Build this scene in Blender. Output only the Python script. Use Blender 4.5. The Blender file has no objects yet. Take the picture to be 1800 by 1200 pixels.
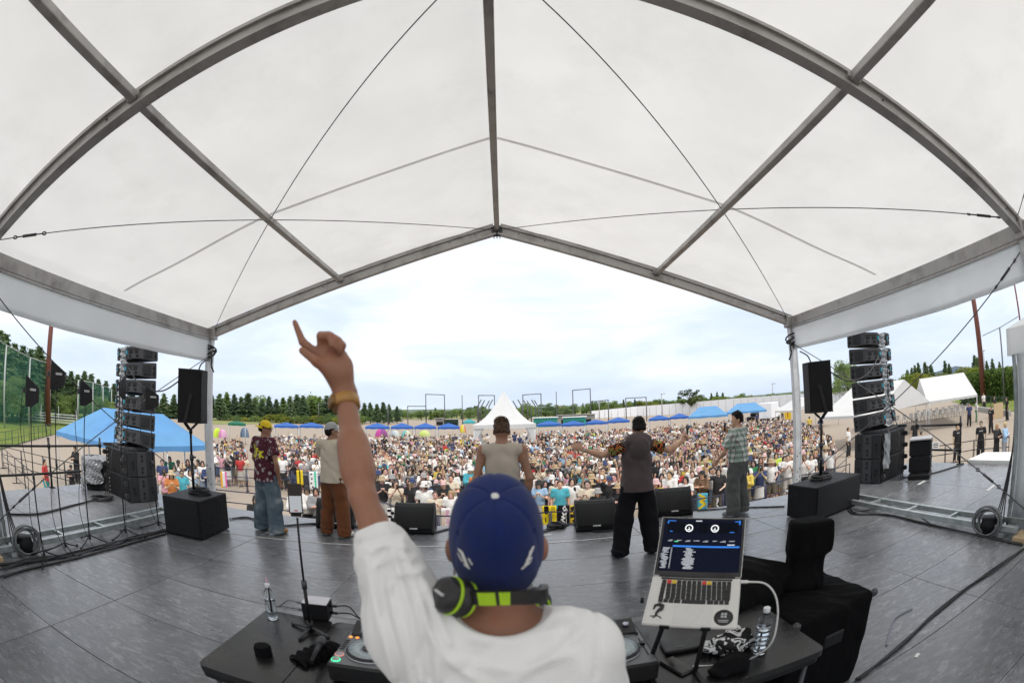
import bpy, math, random
import numpy as np
from mathutils import Vector, Matrix, Euler
rnd = random.Random(7)
sc = bpy.context.scene
COL = sc.collection
# ------------------------------------------------------------------ camera (diagonal fisheye), sky, sun, exposure
CAM_F, CAM_PITCH, CAM_YAW, CAM_ROLL = 821.6, .1469, .0184, .0239
CAM = np.array([.0752, -7.4218, 1.8774])
def _cam_axes():
    cp, sp, cy, sy, cr, sr = math.cos(CAM_PITCH), math.sin(CAM_PITCH), math.cos(CAM_YAW), math.sin(CAM_YAW), math.cos(CAM_ROLL), math.sin(CAM_ROLL)
    w = lambda x, y, z: np.array([cy*x+sy*y, -sy*x+cy*y, z])
    F, U0, R0 = w(0, cp, sp), w(0, -sp, cp), w(1, 0, 0)
    return cr*R0-sr*U0, sr*R0+cr*U0, F
CR, CU, CF = _cam_axes()
cd = bpy.data.cameras.new('camera'); cam = bpy.data.objects.new('camera', cd); COL.objects.link(cam)
cd.type = 'PANO'; cd.panorama_type = 'FISHEYE_EQUISOLID'
cd.sensor_fit = 'HORIZONTAL'; cd.sensor_width = 36; cd.sensor_height = 24
cd.fisheye_lens = CAM_F*36/1800; cd.fisheye_fov = math.radians(200)
cd.lens = 16.4; cd.clip_start = .05; cd.clip_end = 5000
cd.dof.use_dof = True; cd.dof.focus_distance = 9.; cd.dof.aperture_fstop = 3.2
cam.matrix_world = Matrix(((CR[0], CU[0], -CF[0], CAM[0]), (CR[1], CU[1], -CF[1], CAM[1]), (CR[2], CU[2], -CF[2], CAM[2]), (0, 0, 0, 1)))
sc.camera = cam
SUN_EL, SUN_AZ = math.radians(58), math.radians(150)      # azimuth clockwise from +Y
w = bpy.data.worlds.new('World'); sc.world = w; w.use_nodes = True
nt = w.node_tree; nt.nodes.clear()
def N(nt, t, **k):
    n = nt.nodes.new(t)
    for a, b in k.items(): setattr(n, a, b)
    return n
def ramp(nt, fac, stops, interp='LINEAR'):
    r = N(nt, 'ShaderNodeValToRGB'); e = r.color_ramp.elements; r.color_ramp.interpolation = interp
    while len(e) < len(stops): e.new(.5)
    for el, (p, c) in zip(e, stops):
        el.position = p; el.color = (*c, 1) if hasattr(c, '__len__') else (c, c, c, 1)
    nt.links.new(fac, r.inputs[0]); return r.outputs[0]
def mix(nt, fac, a, b, mode='MIX'):
    m = N(nt, 'ShaderNodeMix', data_type='RGBA', blend_type=mode)
    for s, v in ((0, fac), (6, a), (7, b)):
        if isinstance(v, bpy.types.NodeSocket): nt.links.new(v, m.inputs[s])
        elif hasattr(v, '__len__'): m.inputs[s].default_value = (*v[:3], 1)
        else: m.inputs[s].default_value = v
    return m.outputs[2]
def math_n(nt, op, a, b=0., clamp=False):
    m = N(nt, 'ShaderNodeMath', operation=op, use_clamp=clamp)
    for i, v in enumerate((a, b)):
        if isinstance(v, bpy.types.NodeSocket): nt.links.new(v, m.inputs[i])
        else: m.inputs[i].default_value = v
    return m.outputs[0]
sky = N(nt, 'ShaderNodeTexSky', sky_type='NISHITA', sun_disc=False)
sky.sun_elevation = SUN_EL; sky.sun_rotation = SUN_AZ; sky.dust_density = 2.; sky.air_density = 1.
tcw = N(nt, 'ShaderNodeTexCoord'); sepw = N(nt, 'ShaderNodeSeparateXYZ'); nt.links.new(tcw.outputs['Generated'], sepw.inputs[0])
mpw = N(nt, 'ShaderNodeMapping'); mpw.inputs['Scale'].default_value = (1, 1, 4.2); nt.links.new(tcw.outputs['Generated'], mpw.inputs[0])
nz1 = N(nt, 'ShaderNodeTexNoise'); nz1.inputs['Scale'].default_value = 2.1; nz1.inputs['Detail'].default_value = 7; nz1.inputs['Roughness'].default_value = .55
nz1.inputs['Distortion'].default_value = .25; nt.links.new(mpw.outputs[0], nz1.inputs['Vector'])
# overcast deck: bright cloud overhead, thinner bluish grey bands low down
up = math_n(nt, 'MULTIPLY', sepw.outputs[2], 1.0)
cov = math_n(nt, 'ADD', nz1.outputs[0], math_n(nt, 'MULTIPLY', up, .50))
cloud = ramp(nt, cov, [(.36, (.60, .70, .86)), (.52, (.70, .79, .93)), (.64, (.84, .89, .97)), (.74, (1.0, 1.02, 1.04)), (.90, (1.22, 1.22, 1.22))])
bgS = N(nt, 'ShaderNodeBackground'); bgS.inputs[1].default_value = .06; nt.links.new(sky.outputs[0], bgS.inputs[0])
bgC = N(nt, 'ShaderNodeBackground'); bgC.inputs[1].default_value = .86; nt.links.new(cloud, bgC.inputs[0])
mxw = N(nt, 'ShaderNodeMixShader'); mxw.inputs[0].default_value = .88
nt.links.new(bgS.outputs[0], mxw.inputs[1]); nt.links.new(bgC.outputs[0], mxw.inputs[2])
ow = N(nt, 'ShaderNodeOutputWorld'); nt.links.new(mxw.outputs[0], ow.inputs[0])
sl = bpy.data.lights.new('sun', 'SUN'); sl.energy = 1.5; sl.angle = math.radians(14); sl.color = (1, .96, .9)
so = bpy.data.objects.new('sun', sl); COL.objects.link(so)
sdir = Vector((math.sin(SUN_AZ)*math.cos(SUN_EL), math.cos(SUN_AZ)*math.cos(SUN_EL), math.sin(SUN_EL)))
so.rotation_euler = sdir.to_track_quat('Z', 'Y').to_euler()
sc.view_settings.view_transform = 'Standard'; sc.view_settings.look = 'None'; sc.view_settings.gamma = 1; sc.view_settings.use_curve_mapping = False
sc.view_settings.exposure = .60
sc.render.engine = 'CYCLES'
cy = sc.cycles; cy.max_bounces = 7; cy.diffuse_bounces = 4; cy.glossy_bounces = 3; cy.transmission_bounces = 6; cy.transparent_max_bounces = 10
cy.caustics_reflective = False; cy.caustics_refractive = False; cy.use_denoising = True; cy.sample_clamp_indirect = 6
# ------------------------------------------------------------------ real places of what the photograph shows
GZ = -2.0                                        # the sports field lies 2 m below the stage deck (z = 0)
def ray(px, py):
    dx, dy = px-900, 600-py; r = math.hypot(dx, dy)+1e-9; th = 2*math.asin(r/2/CAM_F)
    return math.sin(th)*(dx/r*CR+dy/r*CU)+math.cos(th)*CF
def G(px, py, z=GZ):
    d = ray(px, py); return CAM+d*(z-CAM[2])/d[2]
def AX(px, py, x): d = ray(px, py); return CAM+d*(x-CAM[0])/d[0]
def AY(px, py, y): d = ray(px, py); return CAM+d*(y-CAM[1])/d[1]
def AD(px, py, D): return CAM+ray(px, py)*D
def AH(px, py, D):                               # at horizontal distance D
    d = ray(px, py); return CAM+d*D/math.hypot(d[0], d[1])
# ------------------------------------------------------------------ materials
MATS = {}
def mat(name, col, rough=.6, var=.12, scale=8., bump=0., bscale=60., metal=0., spec=.5, trans=0., alpha=1., coat=0., dirt=None, dscale=2., rv=.1, attr=None, aniso=None, sheen=0.):
    if name in MATS: return MATS[name]
    m = bpy.data.materials.new(name); m.use_nodes = True; t = m.node_tree; t.nodes.clear()
    b = N(t, 'ShaderNodeBsdfPrincipled'); o = N(t, 'ShaderNodeOutputMaterial'); t.links.new(b.outputs[0], o.inputs[0])
    tc = N(t, 'ShaderNodeTexCoord'); v = tc.outputs['Object']
    if aniso:
        mp = N(t, 'ShaderNodeMapping'); mp.inputs['Scale'].default_value = aniso; t.links.new(v, mp.inputs[0]); v = mp.outputs[0]
    n1 = N(t, 'ShaderNodeTexNoise'); n1.inputs['Scale'].default_value = scale; n1.inputs['Detail'].default_value = 6; t.links.new(v, n1.inputs['Vector'])
    if attr:
        at = N(t, 'ShaderNodeAttribute', attribute_type=attr[0], attribute_name=attr[1]); base = at.outputs['Color']
    else:
        rg = N(t, 'ShaderNodeRGB'); rg.outputs[0].default_value = (*col, 1); base = rg.outputs[0]
    f = ramp(t, n1.outputs[0], [(.3, 1-var), (.7, 1+var)])
    c = mix(t, 1., base, f, 'MULTIPLY')
    if dirt:
        n2 = N(t, 'ShaderNodeTexNoise'); n2.inputs['Scale'].default_value = dscale; n2.inputs['Detail'].default_value = 9; n2.inputs['Roughness'].default_value = .65; t.links.new(v, n2.inputs['Vector'])
        c = mix(t, ramp(t, n2.outputs[0], [(.48, 0.), (.75, .75)]), c, dirt)
    t.links.new(c, b.inputs['Base Color'])
    rr = ramp(t, n1.outputs[0], [(.3, max(0, rough-rv)), (.7, min(1, rough+rv))]); t.links.new(rr, b.inputs['Roughness'])
    b.inputs['Metallic'].default_value = metal; b.inputs['Specular IOR Level'].default_value = spec
    b.inputs['Coat Weight'].default_value = coat; b.inputs['Alpha'].default_value = alpha
    if sheen: b.inputs['Sheen Weight'].default_value = sheen
    if trans: b.inputs['Transmission Weight'].default_value = trans
    if bump:
        n3 = N(t, 'ShaderNodeTexNoise'); n3.inputs['Scale'].default_value = bscale; n3.inputs['Detail'].default_value = 4; t.links.new(v, n3.inputs['Vector'])
        bp = N(t, 'ShaderNodeBump'); bp.inputs['Strength'].default_value = bump; bp.inputs['Distance'].default_value = .01; t.links.new(n3.outputs[0], bp.inputs['Height']); t.links.new(bp.outputs[0], b.inputs['Normal'])
    MATS[name] = m; m['bsdf'] = 1
    return m
def cloth_mat(name, col, tl=.35, var=.04, dirt=None, rough=.6, scale=1.2, weave=0.):
    """thin woven or coated fabric: light passes through it"""
    if name in MATS: return MATS[name]
    m = bpy.data.materials.new(name); m.use_nodes = True; t = m.node_tree; t.nodes.clear()
    tc = N(t, 'ShaderNodeTexCoord')
    n1 = N(t, 'ShaderNodeTexNoise'); n1.inputs['Scale'].default_value = scale; n1.inputs['Detail'].default_value = 7; t.links.new(tc.outputs['Object'], n1.inputs['Vector'])
    c = mix(t, 1., col, ramp(t, n1.outputs[0], [(.3, 1-var), (.7, 1+var*.6)]), 'MULTIPLY')
    if dirt:
        n2 = N(t, 'ShaderNodeTexNoise'); n2.inputs['Scale'].default_value = .7; n2.inputs['Detail'].default_value = 10; n2.inputs['Roughness'].default_value = .7; t.links.new(tc.outputs['Object'], n2.inputs['Vector'])
        c = mix(t, ramp(t, n2.outputs[0], [(.52, 0.), (.8, .5)]), c, dirt)
    d = N(t, 'ShaderNodeBsdfPrincipled'); d.inputs['Roughness'].default_value = rough; d.inputs['Specular IOR Level'].default_value = .3
    tr = N(t, 'ShaderNodeBsdfTranslucent'); ms = N(t, 'ShaderNodeMixShader'); ms.inputs[0].default_value = tl
    t.links.new(c, d.inputs['Base Color']); t.links.new(c, tr.inputs[0])
    n3 = N(t, 'ShaderNodeTexNoise'); n3.inputs['Scale'].default_value = 3.; n3.inputs['Detail'].default_value = 5; t.links.new(tc.outputs['Object'], n3.inputs['Vector'])
    bp = N(t, 'ShaderNodeBump'); bp.inputs['Strength'].default_value = .25; bp.inputs['Distance'].default_value = .03; t.links.new(n3.outputs[0], bp.inputs['Height']); t.links.new(bp.outputs[0], d.inputs['Normal'])
    t.links.new(d.outputs[0], ms.inputs[1]); t.links.new(tr.outputs[0], ms.inputs[2])
    o = N(t, 'ShaderNodeOutputMaterial'); t.links.new(ms.outputs[0], o.inputs[0]); MATS[name] = m
    return m
def glow_mat(name, col, strength):
    if name in MATS: return MATS[name]
    m = mat(name, [c*.3 for c in col], .3, 0.); b = [n for n in m.node_tree.nodes if n.type == 'BSDF_PRINCIPLED'][0]
    b.inputs['Specular IOR Level'].default_value = .08; b.inputs['Emission Color'].default_value = (*col, 1); b.inputs['Emission Strength'].default_value = strength
    return m
def glass_mat(name, col, rough=.02, ior=1.33):
    if name in MATS: return MATS[name]
    m = bpy.data.materials.new(name); m.use_nodes = True; t = m.node_tree; b = t.nodes['Principled BSDF']
    b.inputs['Base Color'].default_value = (*col, 1); b.inputs['Transmission Weight'].default_value = 1; b.inputs['Roughness'].default_value = rough; b.inputs['IOR'].default_value = ior
    MATS[name] = m; return m
# ------------------------------------------------------------------ objects
def tag(o, label=None, cat=None, group=None, kind=None):
    if label: o['label'] = label
    if cat: o['category'] = cat
    if group: o['group'] = group
    if kind: o['kind'] = kind
    return o
def thing(name, label, cat, loc=(0, 0, 0), rz=0., group=None, rot=None):
    o = bpy.data.objects.new(name, None); COL.objects.link(o); o.location = Vector(loc); o.rotation_euler = rot if rot else (0, 0, rz)
    o.empty_display_size = .1
    return tag(o, label, cat, group)
def copy_tree(o, parent=None):
    c = o.copy(); COL.objects.link(c)
    if parent is not None: c.parent = parent
    for ch in list(o.children): copy_tree(ch, c)
    return c
def link(name, me, parent=None, mats=None):
    o = bpy.data.objects.new(name, me); COL.objects.link(o)
    if parent is not None: o.parent = parent
    if mats:
        for m in (mats if isinstance(mats, (list, tuple)) else [mats]): me.materials.append(m)
    return o
def rotm(e): return Euler(e).to_matrix()
class MB:
    def __init__(s): s.v, s.f, s.sm, s.mi, s.m = [], [], [], [], 0
    def add(s, vs, fs, smooth=False):
        b = len(s.v); s.v += [tuple(p) for p in vs]; s.f += [tuple(i+b for i in f) for f in fs]
        s.sm += [smooth]*len(fs); s.mi += [s.m]*len(fs); return s
    def box(s, c, d, rot=None, bev=0., M=None):
        c = Vector(c); hx, hy, hz = d[0]/2, d[1]/2, d[2]/2
        R = rotm(rot) if rot else Matrix.Identity(3)
        if M is not None: R = M
        if bev <= 0:
            vs = [R@Vector((x*hx, y*hy, z*hz))+c for x in (-1, 1) for y in (-1, 1) for z in (-1, 1)]
            fs = [(0, 1, 3, 2), (4, 6, 7, 5), (0, 4, 5, 1), (2, 3, 7, 6), (0, 2, 6, 4), (1, 5, 7, 3)]
            return s.add(vs, fs)
        bev = min(bev, hx*.9, hy*.9, hz*.9); vs = []; idx = {}
        for x in (-1, 1):
            for y in (-1, 1):
                for z in (-1, 1):
                    for a in range(3):
                        p = [x*(hx-bev), y*(hy-bev), z*(hz-bev)]; p[a] = (x*hx, y*hy, z*hz)[a]
                        idx[(x, y, z, a)] = len(vs); vs.append(R@Vector(p)+c)
        fs = []
        for a in range(3):
            o1, o2 = [i for i in range(3) if i != a]
            for sg in (-1, 1):
                q = []
                for u, w_ in ((-1, -1), (1, -1), (1, 1), (-1, 1)):
                    k = [0, 0, 0]; k[a] = sg; k[o1] = u; k[o2] = w_; q.append(idx[(*k, a)])
                flip = (sg > 0) == (a == 1)
                fs.append(tuple(q[::-1]) if flip else tuple(q))
            for u in (-1, 1):
                for w_ in (-1, 1):
                    k0 = [0, 0, 0]; k0[o1] = u; k0[o2] = w_; k1 = list(k0); k0[a] = -1; k1[a] = 1
                    q = (idx[(*k0, o1)], idx[(*k1, o1)], idx[(*k1, o2)], idx[(*k0, o2)])
                    fs.append(q if (u*w_ > 0) == (a != 1) else q[::-1])
        for x in (-1, 1):
            for y in (-1, 1):
                for z in (-1, 1):
                    q = (idx[(x, y, z, 0)], idx[(x, y, z, 1)], idx[(x, y, z, 2)]); fs.append(q if x*y*z > 0 else q[::-1])
        return s.add(vs, fs)
    def beam(s, p0, p1, wd, ht, up=(0, 0, 1), bev=0., off=(0, 0)):
        p0, p1 = Vector(p0), Vector(p1); d = (p1-p0); L = d.length; d.normalize(); u = Vector(up); sd = d.cross(u).normalized(); u = sd.cross(d)
        M = Matrix((sd, d, u)).transposed()
        return s.box((p0+p1)/2+sd*off[0]+u*off[1], (wd, L, ht), M=M, bev=bev)
    def cyl(s, p0, p1, r0, r1=None, n=12, caps=True, smooth=True):
        r1 = r0 if r1 is None else r1; p0, p1 = Vector(p0), Vector(p1); d = (p1-p0).normalized()
        a = d.orthogonal().normalized(); b = d.cross(a); vs = []
        for p, r in ((p0, r0), (p1, r1)):
            for i in range(n): t = 2*math.pi*i/n; vs.append(p+(a*math.cos(t)+b*math.sin(t))*r)
        s.add(vs, [(i, (i+1) % n, n+(i+1) % n, n+i) for i in range(n)], smooth)
        if caps:
            b0 = len(s.v)-2*n; s.f += [tuple(b0+i for i in reversed(range(n))), tuple(b0+n+i for i in range(n))]; s.sm += [False]*2; s.mi += [s.m]*2
        return s
    def tube(s, pts, r, n=6, closed=False, smooth=True):
        P = [Vector(p) for p in pts]; k = len(P); vs = []; a = None
        rs = r if hasattr(r, '__len__') else [r]*k
        for i, p in enumerate(P):
            t = (P[(i+1) % k]-P[i-1]) if closed else (P[min(i+1, k-1)]-P[max(i-1, 0)])
            t.normalize()
            if a is None: a = t.orthogonal().normalized()
            else:
                a = a-t*a.dot(t)
                a = a.normalized() if a.length > 1e-6 else t.orthogonal().normalized()
            b = t.cross(a)
            for j in range(n): q = 2*math.pi*j/n; vs.append(p+(a*math.cos(q)+b*math.sin(q))*rs[i])
        fs = [(i*n+j, i*n+(j+1) % n, ((i+1) % k)*n+(j+1) % n, ((i+1) % k)*n+j) for i in range(k if closed else k-1) for j in range(n)]
        if not closed: fs += [tuple(reversed(range(n))), tuple((k-1)*n+j for j in range(n))]
        return s.add(vs, fs, smooth)
    def lathe(s, prof, n=20, c=(0, 0, 0), M=None, smooth=True, ring=False):
        if ring: prof = list(prof)+[prof[0]]
        c = Vector(c); vs = []
        for r, z in prof:
            for i in range(n):
                t = 2*math.pi*i/n; p = Vector((r*math.cos(t), r*math.sin(t), z)); vs.append((M@p if M is not None else p)+c)
        k = len(prof); fs = [(i*n+j, i*n+(j+1) % n, (i+1)*n+(j+1) % n, (i+1)*n+j) for i in range(k-1) for j in range(n)]
        if not ring: fs += [tuple(reversed(range(n))), tuple((k-1)*n+j for j in range(n))]
        return s.add(vs, fs, smooth)
    def prism(s, poly, z0, z1, M=None, c=(0, 0, 0)):
        c = Vector(c); n = len(poly); f = lambda p: (M@Vector(p) if M is not None else Vector(p))+c
        area = sum(poly[i][0]*poly[(i+1) % n][1]-poly[(i+1) % n][0]*poly[i][1] for i in range(n))
        if area < 0: poly = poly[::-1]
        vs = [f((x, y, z0)) for x, y in poly]+[f((x, y, z1)) for x, y in poly]
        return s.add(vs, [tuple(reversed(range(n))), tuple(range(n, 2*n))]+[(i, (i+1) % n, n+(i+1) % n, n+i) for i in range(n)])
    def quad(s, a, b, c, d, smooth=False): return s.add([a, b, c, d], [(0, 1, 2, 3)], smooth)
    def sheet(s, fn, nu, nv, th=0., smooth=True):
        """grid surface fn(u,v)->point, u,v in 0..1; th: thickness along -normal"""
        P = [[Vector(fn(i/nu, j/nv)) for j in range(nv+1)] for i in range(nu+1)]; vs = [p for r in P for p in r]; W = nv+1
        fs = [(i*W+j, (i+1)*W+j, (i+1)*W+j+1, i*W+j+1) for i in range(nu) for j in range(nv)]
        if th:
            nrm = []
            for i in range(nu+1):
                for j in range(nv+1):
                    du = P[min(i+1, nu)][j]-P[max(i-1, 0)][j]; dv = P[i][min(j+1, nv)]-P[i][max(j-1, 0)]
                    q = du.cross(dv); nrm.append(q.normalized() if q.length > 1e-9 else Vector((0, 0, 1)))
            k = len(vs); vs = vs+[p-q*th for p, q in zip(vs, nrm)]
            fs += [tuple(k+x for x in reversed(f)) for f in fs]
            rim = [i*W for i in range(nu+1)]+[nu*W+j for j in range(1, W)]+[i*W+nv for i in range(nu-1, -1, -1)]+[j for j in range(nv-1, 0, -1)]
            fs += [(rim[(a+1) % len(rim)], rim[a], k+rim[a], k+rim[(a+1) % len(rim)]) for a in range(len(rim))]
        return s.add(vs, fs, smooth)
    def mesh(s, name):
        me = bpy.data.meshes.new(name); me.from_pydata([tuple(v) for v in s.v], [], s.f)
        me.polygons.foreach_set('use_smooth', s.sm); me.polygons.foreach_set('material_index', s.mi); me.update(); return me
    def build(s, name, mats, parent=None, loc=None, rot=None, **tags):
        o = link(name, s.mesh(name), parent, mats)
        if loc is not None: o.location = Vector(loc)
        if rot is not None: o.rotation_euler = rot
        return tag(o, **tags) if tags else o
def one(mb, name, label, cat, mats, group=None, loc=None, rot=None, kind=None):
    return mb.build(name, mats, None, loc, rot, label=label, cat=cat, group=group, kind=kind)
def curve_pts(pts, n=8, closed=False):
    """Catmull-Rom through pts"""
    P = [Vector(p) for p in pts]; k = len(P); out = []
    for i in range(k if closed else k-1):
        if closed: a, b, c, d = P[i-1], P[i], P[(i+1) % k], P[(i+2) % k]
        else: a, b, c, d = P[max(i-1, 0)], P[i], P[i+1], P[min(i+2, k-1)]
        for j in range(n):
            t = j/n; out.append(.5*((2*b)+(c-a)*t+(2*a-5*b+4*c-d)*t*t+(3*b-a-3*c+d)*t**3))
    if not closed: out.append(P[-1])
    return out
# ================================================================== THE STAGE TENT
W, HE, HR, B = 5.5, 3.26, 4.90, 5.45
M_ALU = mat('aluminium beam', (.42, .41, .40), .42, .08, 5, .04, 90, metal=.3, dirt=(.12, .112, .105), dscale=3.)
M_STEEL = mat('galvanised steel', (.42, .46, .46), .42, .14, 9, .05, 60, metal=.6, dirt=(.2, .21, .2), dscale=4)
M_COL = mat('pale aluminium column', (.62, .63, .64), .4, .06, 4, .03, 90, metal=.15, dirt=(.36, .36, .35), dscale=3.)
M_DKSTEEL = mat('dark bracket steel', (.07, .07, .075), .5, .2, 12, metal=.4)
M_FAB = cloth_mat('white tent fabric', (.87, .865, .845), .43, .05, dirt=(.66, .66, .62))
M_VAL = cloth_mat('white valance sheet', (.86, .88, .89), .55, .04, dirt=(.70, .74, .74))
M_SEAM = cloth_mat('welded fabric seam', (.80, .795, .78), .46, .04)
M_BLK = mat('black steel', (.007, .007, .008), .45, .2, 10, .05, 80, spec=.35)
M_RUB = mat('black cable rubber', (.014, .014, .016), .5, .25, 14)
M_WIRE = mat('steel wire rope', (.10, .10, .105), .4, .15, 30, metal=.4)
tent = thing('stage_tent', 'white gabled tent with aluminium frame roofing the black stage', 'tent', (0, 0, 0))
slope = lambda x: HR-(HR-HE)*abs(x)/W
YB = [0, -B, -2*B]
for k, y in enumerate(YB):
    for s in (-1, 1):
        m = MB()                                            # keder rail beam: web, two flanges, groove lip
        a, b = (s*.04, y, HR), (s*W, y, HE)
        m.beam(a, b, .066, .17, bev=.006)
        m.beam(a, b, .105, .028, off=(0, .087)); m.beam(a, b, .105, .028, off=(0, -.087))
        m.beam(a, b, .014, .03, off=(.058, .05)); m.beam(a, b, .014, .03, off=(-.058, .05))
        ro = m.build('rafter_beam', M_ALU, tent)
        bo = MB()
        for q in (.06, .14, .5, .55, .92, .97):
            p = Vector(a).lerp(Vector(b), q)
            for sd in (-1, 1): bo.cyl(p+Vector((0, sd*.033, 0)), p+Vector((0, sd*.042, 0)), .011, n=6)
        bo.build('bolt_row', M_DKSTEEL, ro)
    g = MB(); g.box((0, y, HR+.0), (.20, .075, .15), bev=.01); g.box((0, y, HR-.09), (.12, .085, .05), bev=.008)
    for q in (-.05, 0, .05): g.cyl((q, y, HR-.1), (q, y, HR-.16), .009, n=6)
    g.build('apex_bracket', M_DKSTEEL, tent)
NX = -2*B
m = MB(); m.beam((0, -.06, HR+.03), (0, NX, HR+.03), .085, .10, bev=.006); m.beam((0, -.06, HR-.02), (0, NX, HR-.02), .05, .03); m.build('ridge_purlin', M_ALU, tent)
for s in (-1, 1):
    x = s*W*.495; z = slope(x)+.015; sl_ = math.atan((HR-HE)/W)*s
    for k in range(2):
        m = MB(); y0, y1 = YB[k]-.05, YB[k+1]+.05
        m.beam((x, y0, z), (x, y1, z), .075, .09, up=(math.sin(sl_), 0, math.cos(sl_)), bev=.006)
        for yy in (y0, y1): m.box((x, yy, z), (.13, .05, .06), rot=(0, sl_, 0), bev=.005)
        m.build('purlin', M_ALU, tent)
        m = MB(); m.beam((s*(W+.01), y0, HE-.02), (s*(W+.01), y1, HE-.02), .07, .17, bev=.006); m.beam((s*(W-.02), y0, HE-.13), (s*(W-.02), y1, HE-.13), .05, .03); m.build('eave_beam', M_ALU, tent)
        def fab(u, v, k=k, s=s):
            yy = YB[k]+(YB[k+1]-YB[k])*u; xx = s*W*v*1.012
            sag = .05*math.sin(math.pi*u)*math.sin(math.pi*((v*2) % 1 if v < 1 else 1))
            wr = .012*math.sin(40*v+u*7)*math.exp(-((u-.03)/.07)**2)+.012*math.sin(47*v+u*5)*math.exp(-((u-.97)/.07)**2)+.010*math.sin(33*(u+.6*v))*math.exp(-((v-.97)/.10)**2)+.006*math.sin(19*(u-v))*math.sin(3*v+5*u)
            return (xx, yy, slope(s*W*v)+.115-sag+wr-(.06*max(0, v-.97)/.03 if v > .97 else 0))
        MB().sheet(fab, 64, 72).build('roof_membrane', M_FAB, tent)
        yc = (YB[k]+YB[k+1])/2
        m = MB(); m.sheet(lambda u, v: (s*W*v*.972, yc+.028*(u-.5)*2, fab(.5, v*.96)[2]-.006), 1, 30); m.build('membrane_seam', M_SEAM, tent)
        def val(u, v, s=s, k=k, y0=y0, y1=y1):
            q = .02*math.sin(u*11+k)*v+.012*math.sin(u*29)*v
            return (s*(W-.02+q), y0+(y1-y0)*u, HE-.13-.41*v-.03*math.sin(math.pi*u)*v)
        vo = MB().sheet(val, 40, 6, .003*s).build('valance', M_VAL, tent)
        m = MB(); m.tube([val(i/30, 1) for i in range(31)], .012, 6); m.build('hem_rope', M_VAL, vo)
    for k, y in enumerate(YB):
        m = MB(); m.box((s*W, y, HE/2-.03), (.15, .10, HE-.10), bev=.012)
        for dx in (-1, 1): m.box((s*W+dx*.06, y-.052, HE/2-.03), (.025, .012, HE-.14))
        m.box((s*W, y, .02), (.34, .34, .025), bev=.004)
        m.box((s*W, y, .10), (.19, .14, .15), bev=.01)
        po = m.build('column', M_COL, tent)
        bo = MB()
        for zz in (.25, .4, .7, 2.75, 2.95): bo.cyl((s*W-s*.035, y-.05, zz), (s*W-s*.035, y-.062, zz), .014, n=6); bo.cyl((s*W+s*.035, y-.05, zz+.06), (s*W+s*.035, y-.062, zz+.06), .010, n=6)
        bo.build('bolt_row', M_DKSTEEL, po)
        m = MB(); m.box((s*(W-.03), y, HE-.02), (.2, .15, .22), bev=.012); m.build('eave_bracket', M_ALU if k else M_ALU, tent)
    for k in range(2):                                      # ladder base rail lying on the deck between the columns
        m = MB(); y0, y1 = YB[k]-.2, YB[k+1]+.2
        for dx in (-.17, .17): m.beam((s*W+dx, y0, .105), (s*W+dx, y1, .105), .06, .07, bev=.004)
        for q in range(6): yy = y0+(y1-y0)*(q+.5)/6; m.box((s*W, yy, .105), (.28, .05, .05))
        for q in (0, 2.5, 5.5): yy = y0+(y1-y0)*(q+.2)/6; m.box((s*W, yy, .035), (.44, .09, .06))
        m.build('base_rail', M_STEEL, tent)
def wire(p0, p1, r=.006, tb=None, sag=.0):
    p0, p1 = Vector(p0), Vector(p1); m = MB()
    m.tube([p0.lerp(p1, i/12)-Vector((0, 0, sag*math.sin(math.pi*i/12))) for i in range(13)], r, 5)
    wo = m.build('bracing_wire', M_WIRE, tent)
    if tb is not None:                                      # turnbuckle with its end loops
        d = (p1-p0).normalized(); c = p0+d*tb; t = MB()
        t.cyl(c-d*.10, c+d*.10, .017, n=8)
        for e in (-1, 1):
            t.cyl(c+d*e*.10, c+d*e*.19, .008, n=6)
            sd = d.orthogonal().normalized()
            t.tube([c+d*e*(.215+.028*math.cos(a))+sd*.022*math.sin(a) for a in [2*math.pi*i/10 for i in range(10)]], .007, 5, closed=True)
        t.build('turnbuckle', M_DKSTEEL, wo)
for s in (-1, 1):
    wire((s*(W-.12), -B+.05, HE+.10), (s*.1, -.06, HR-.02), .006, .42 if s > 0 else .62)
    wire((s*(W-.12), -.06, HE+.05), (s*.1, -B+.05, HR-.02), .006)
    wire((s*(W-.05), -.08, HE-.45), (s*(W-.03), -B+.1, .25), .008, 5.0)
    wire((s*(W-.05), -B+.08, HE-.25), (s*(W-.03), -.1, .22), .008, .35 if s > 0 else None)
    wire((s*(W-.12), -B-.05, HE+.10), (s*.1, -2*B+.06, HR-.02), .006, .6)
    wire((s*(W-.12), -2*B+.06, HE+.05), (s*.1, -B-.05, HR-.02), .006)
    m = MB()                                                # black strap and cable bunch round the column head
    for i in range(4):
        zz = HE-.42+.035*i; m.tube([(s*W+(.11+.01*i)*math.cos(a), (.095+.008*i)*math.sin(a), zz+.06*math.sin(a+i)) for a in [2*math.pi*j/14 for j in range(14)]], .016, 5, closed=True)
    m.tube(curve_pts([(s*(W-.1), -.08, HE-.4), (s*(W-.13), -.1, HE-.55), (s*(W-.12), -.1, HE-.62), (s*(W-.2), -.12, HE-.75)]), .018, 6)
    m.build('cable_strap', M_RUB, tent)
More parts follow.
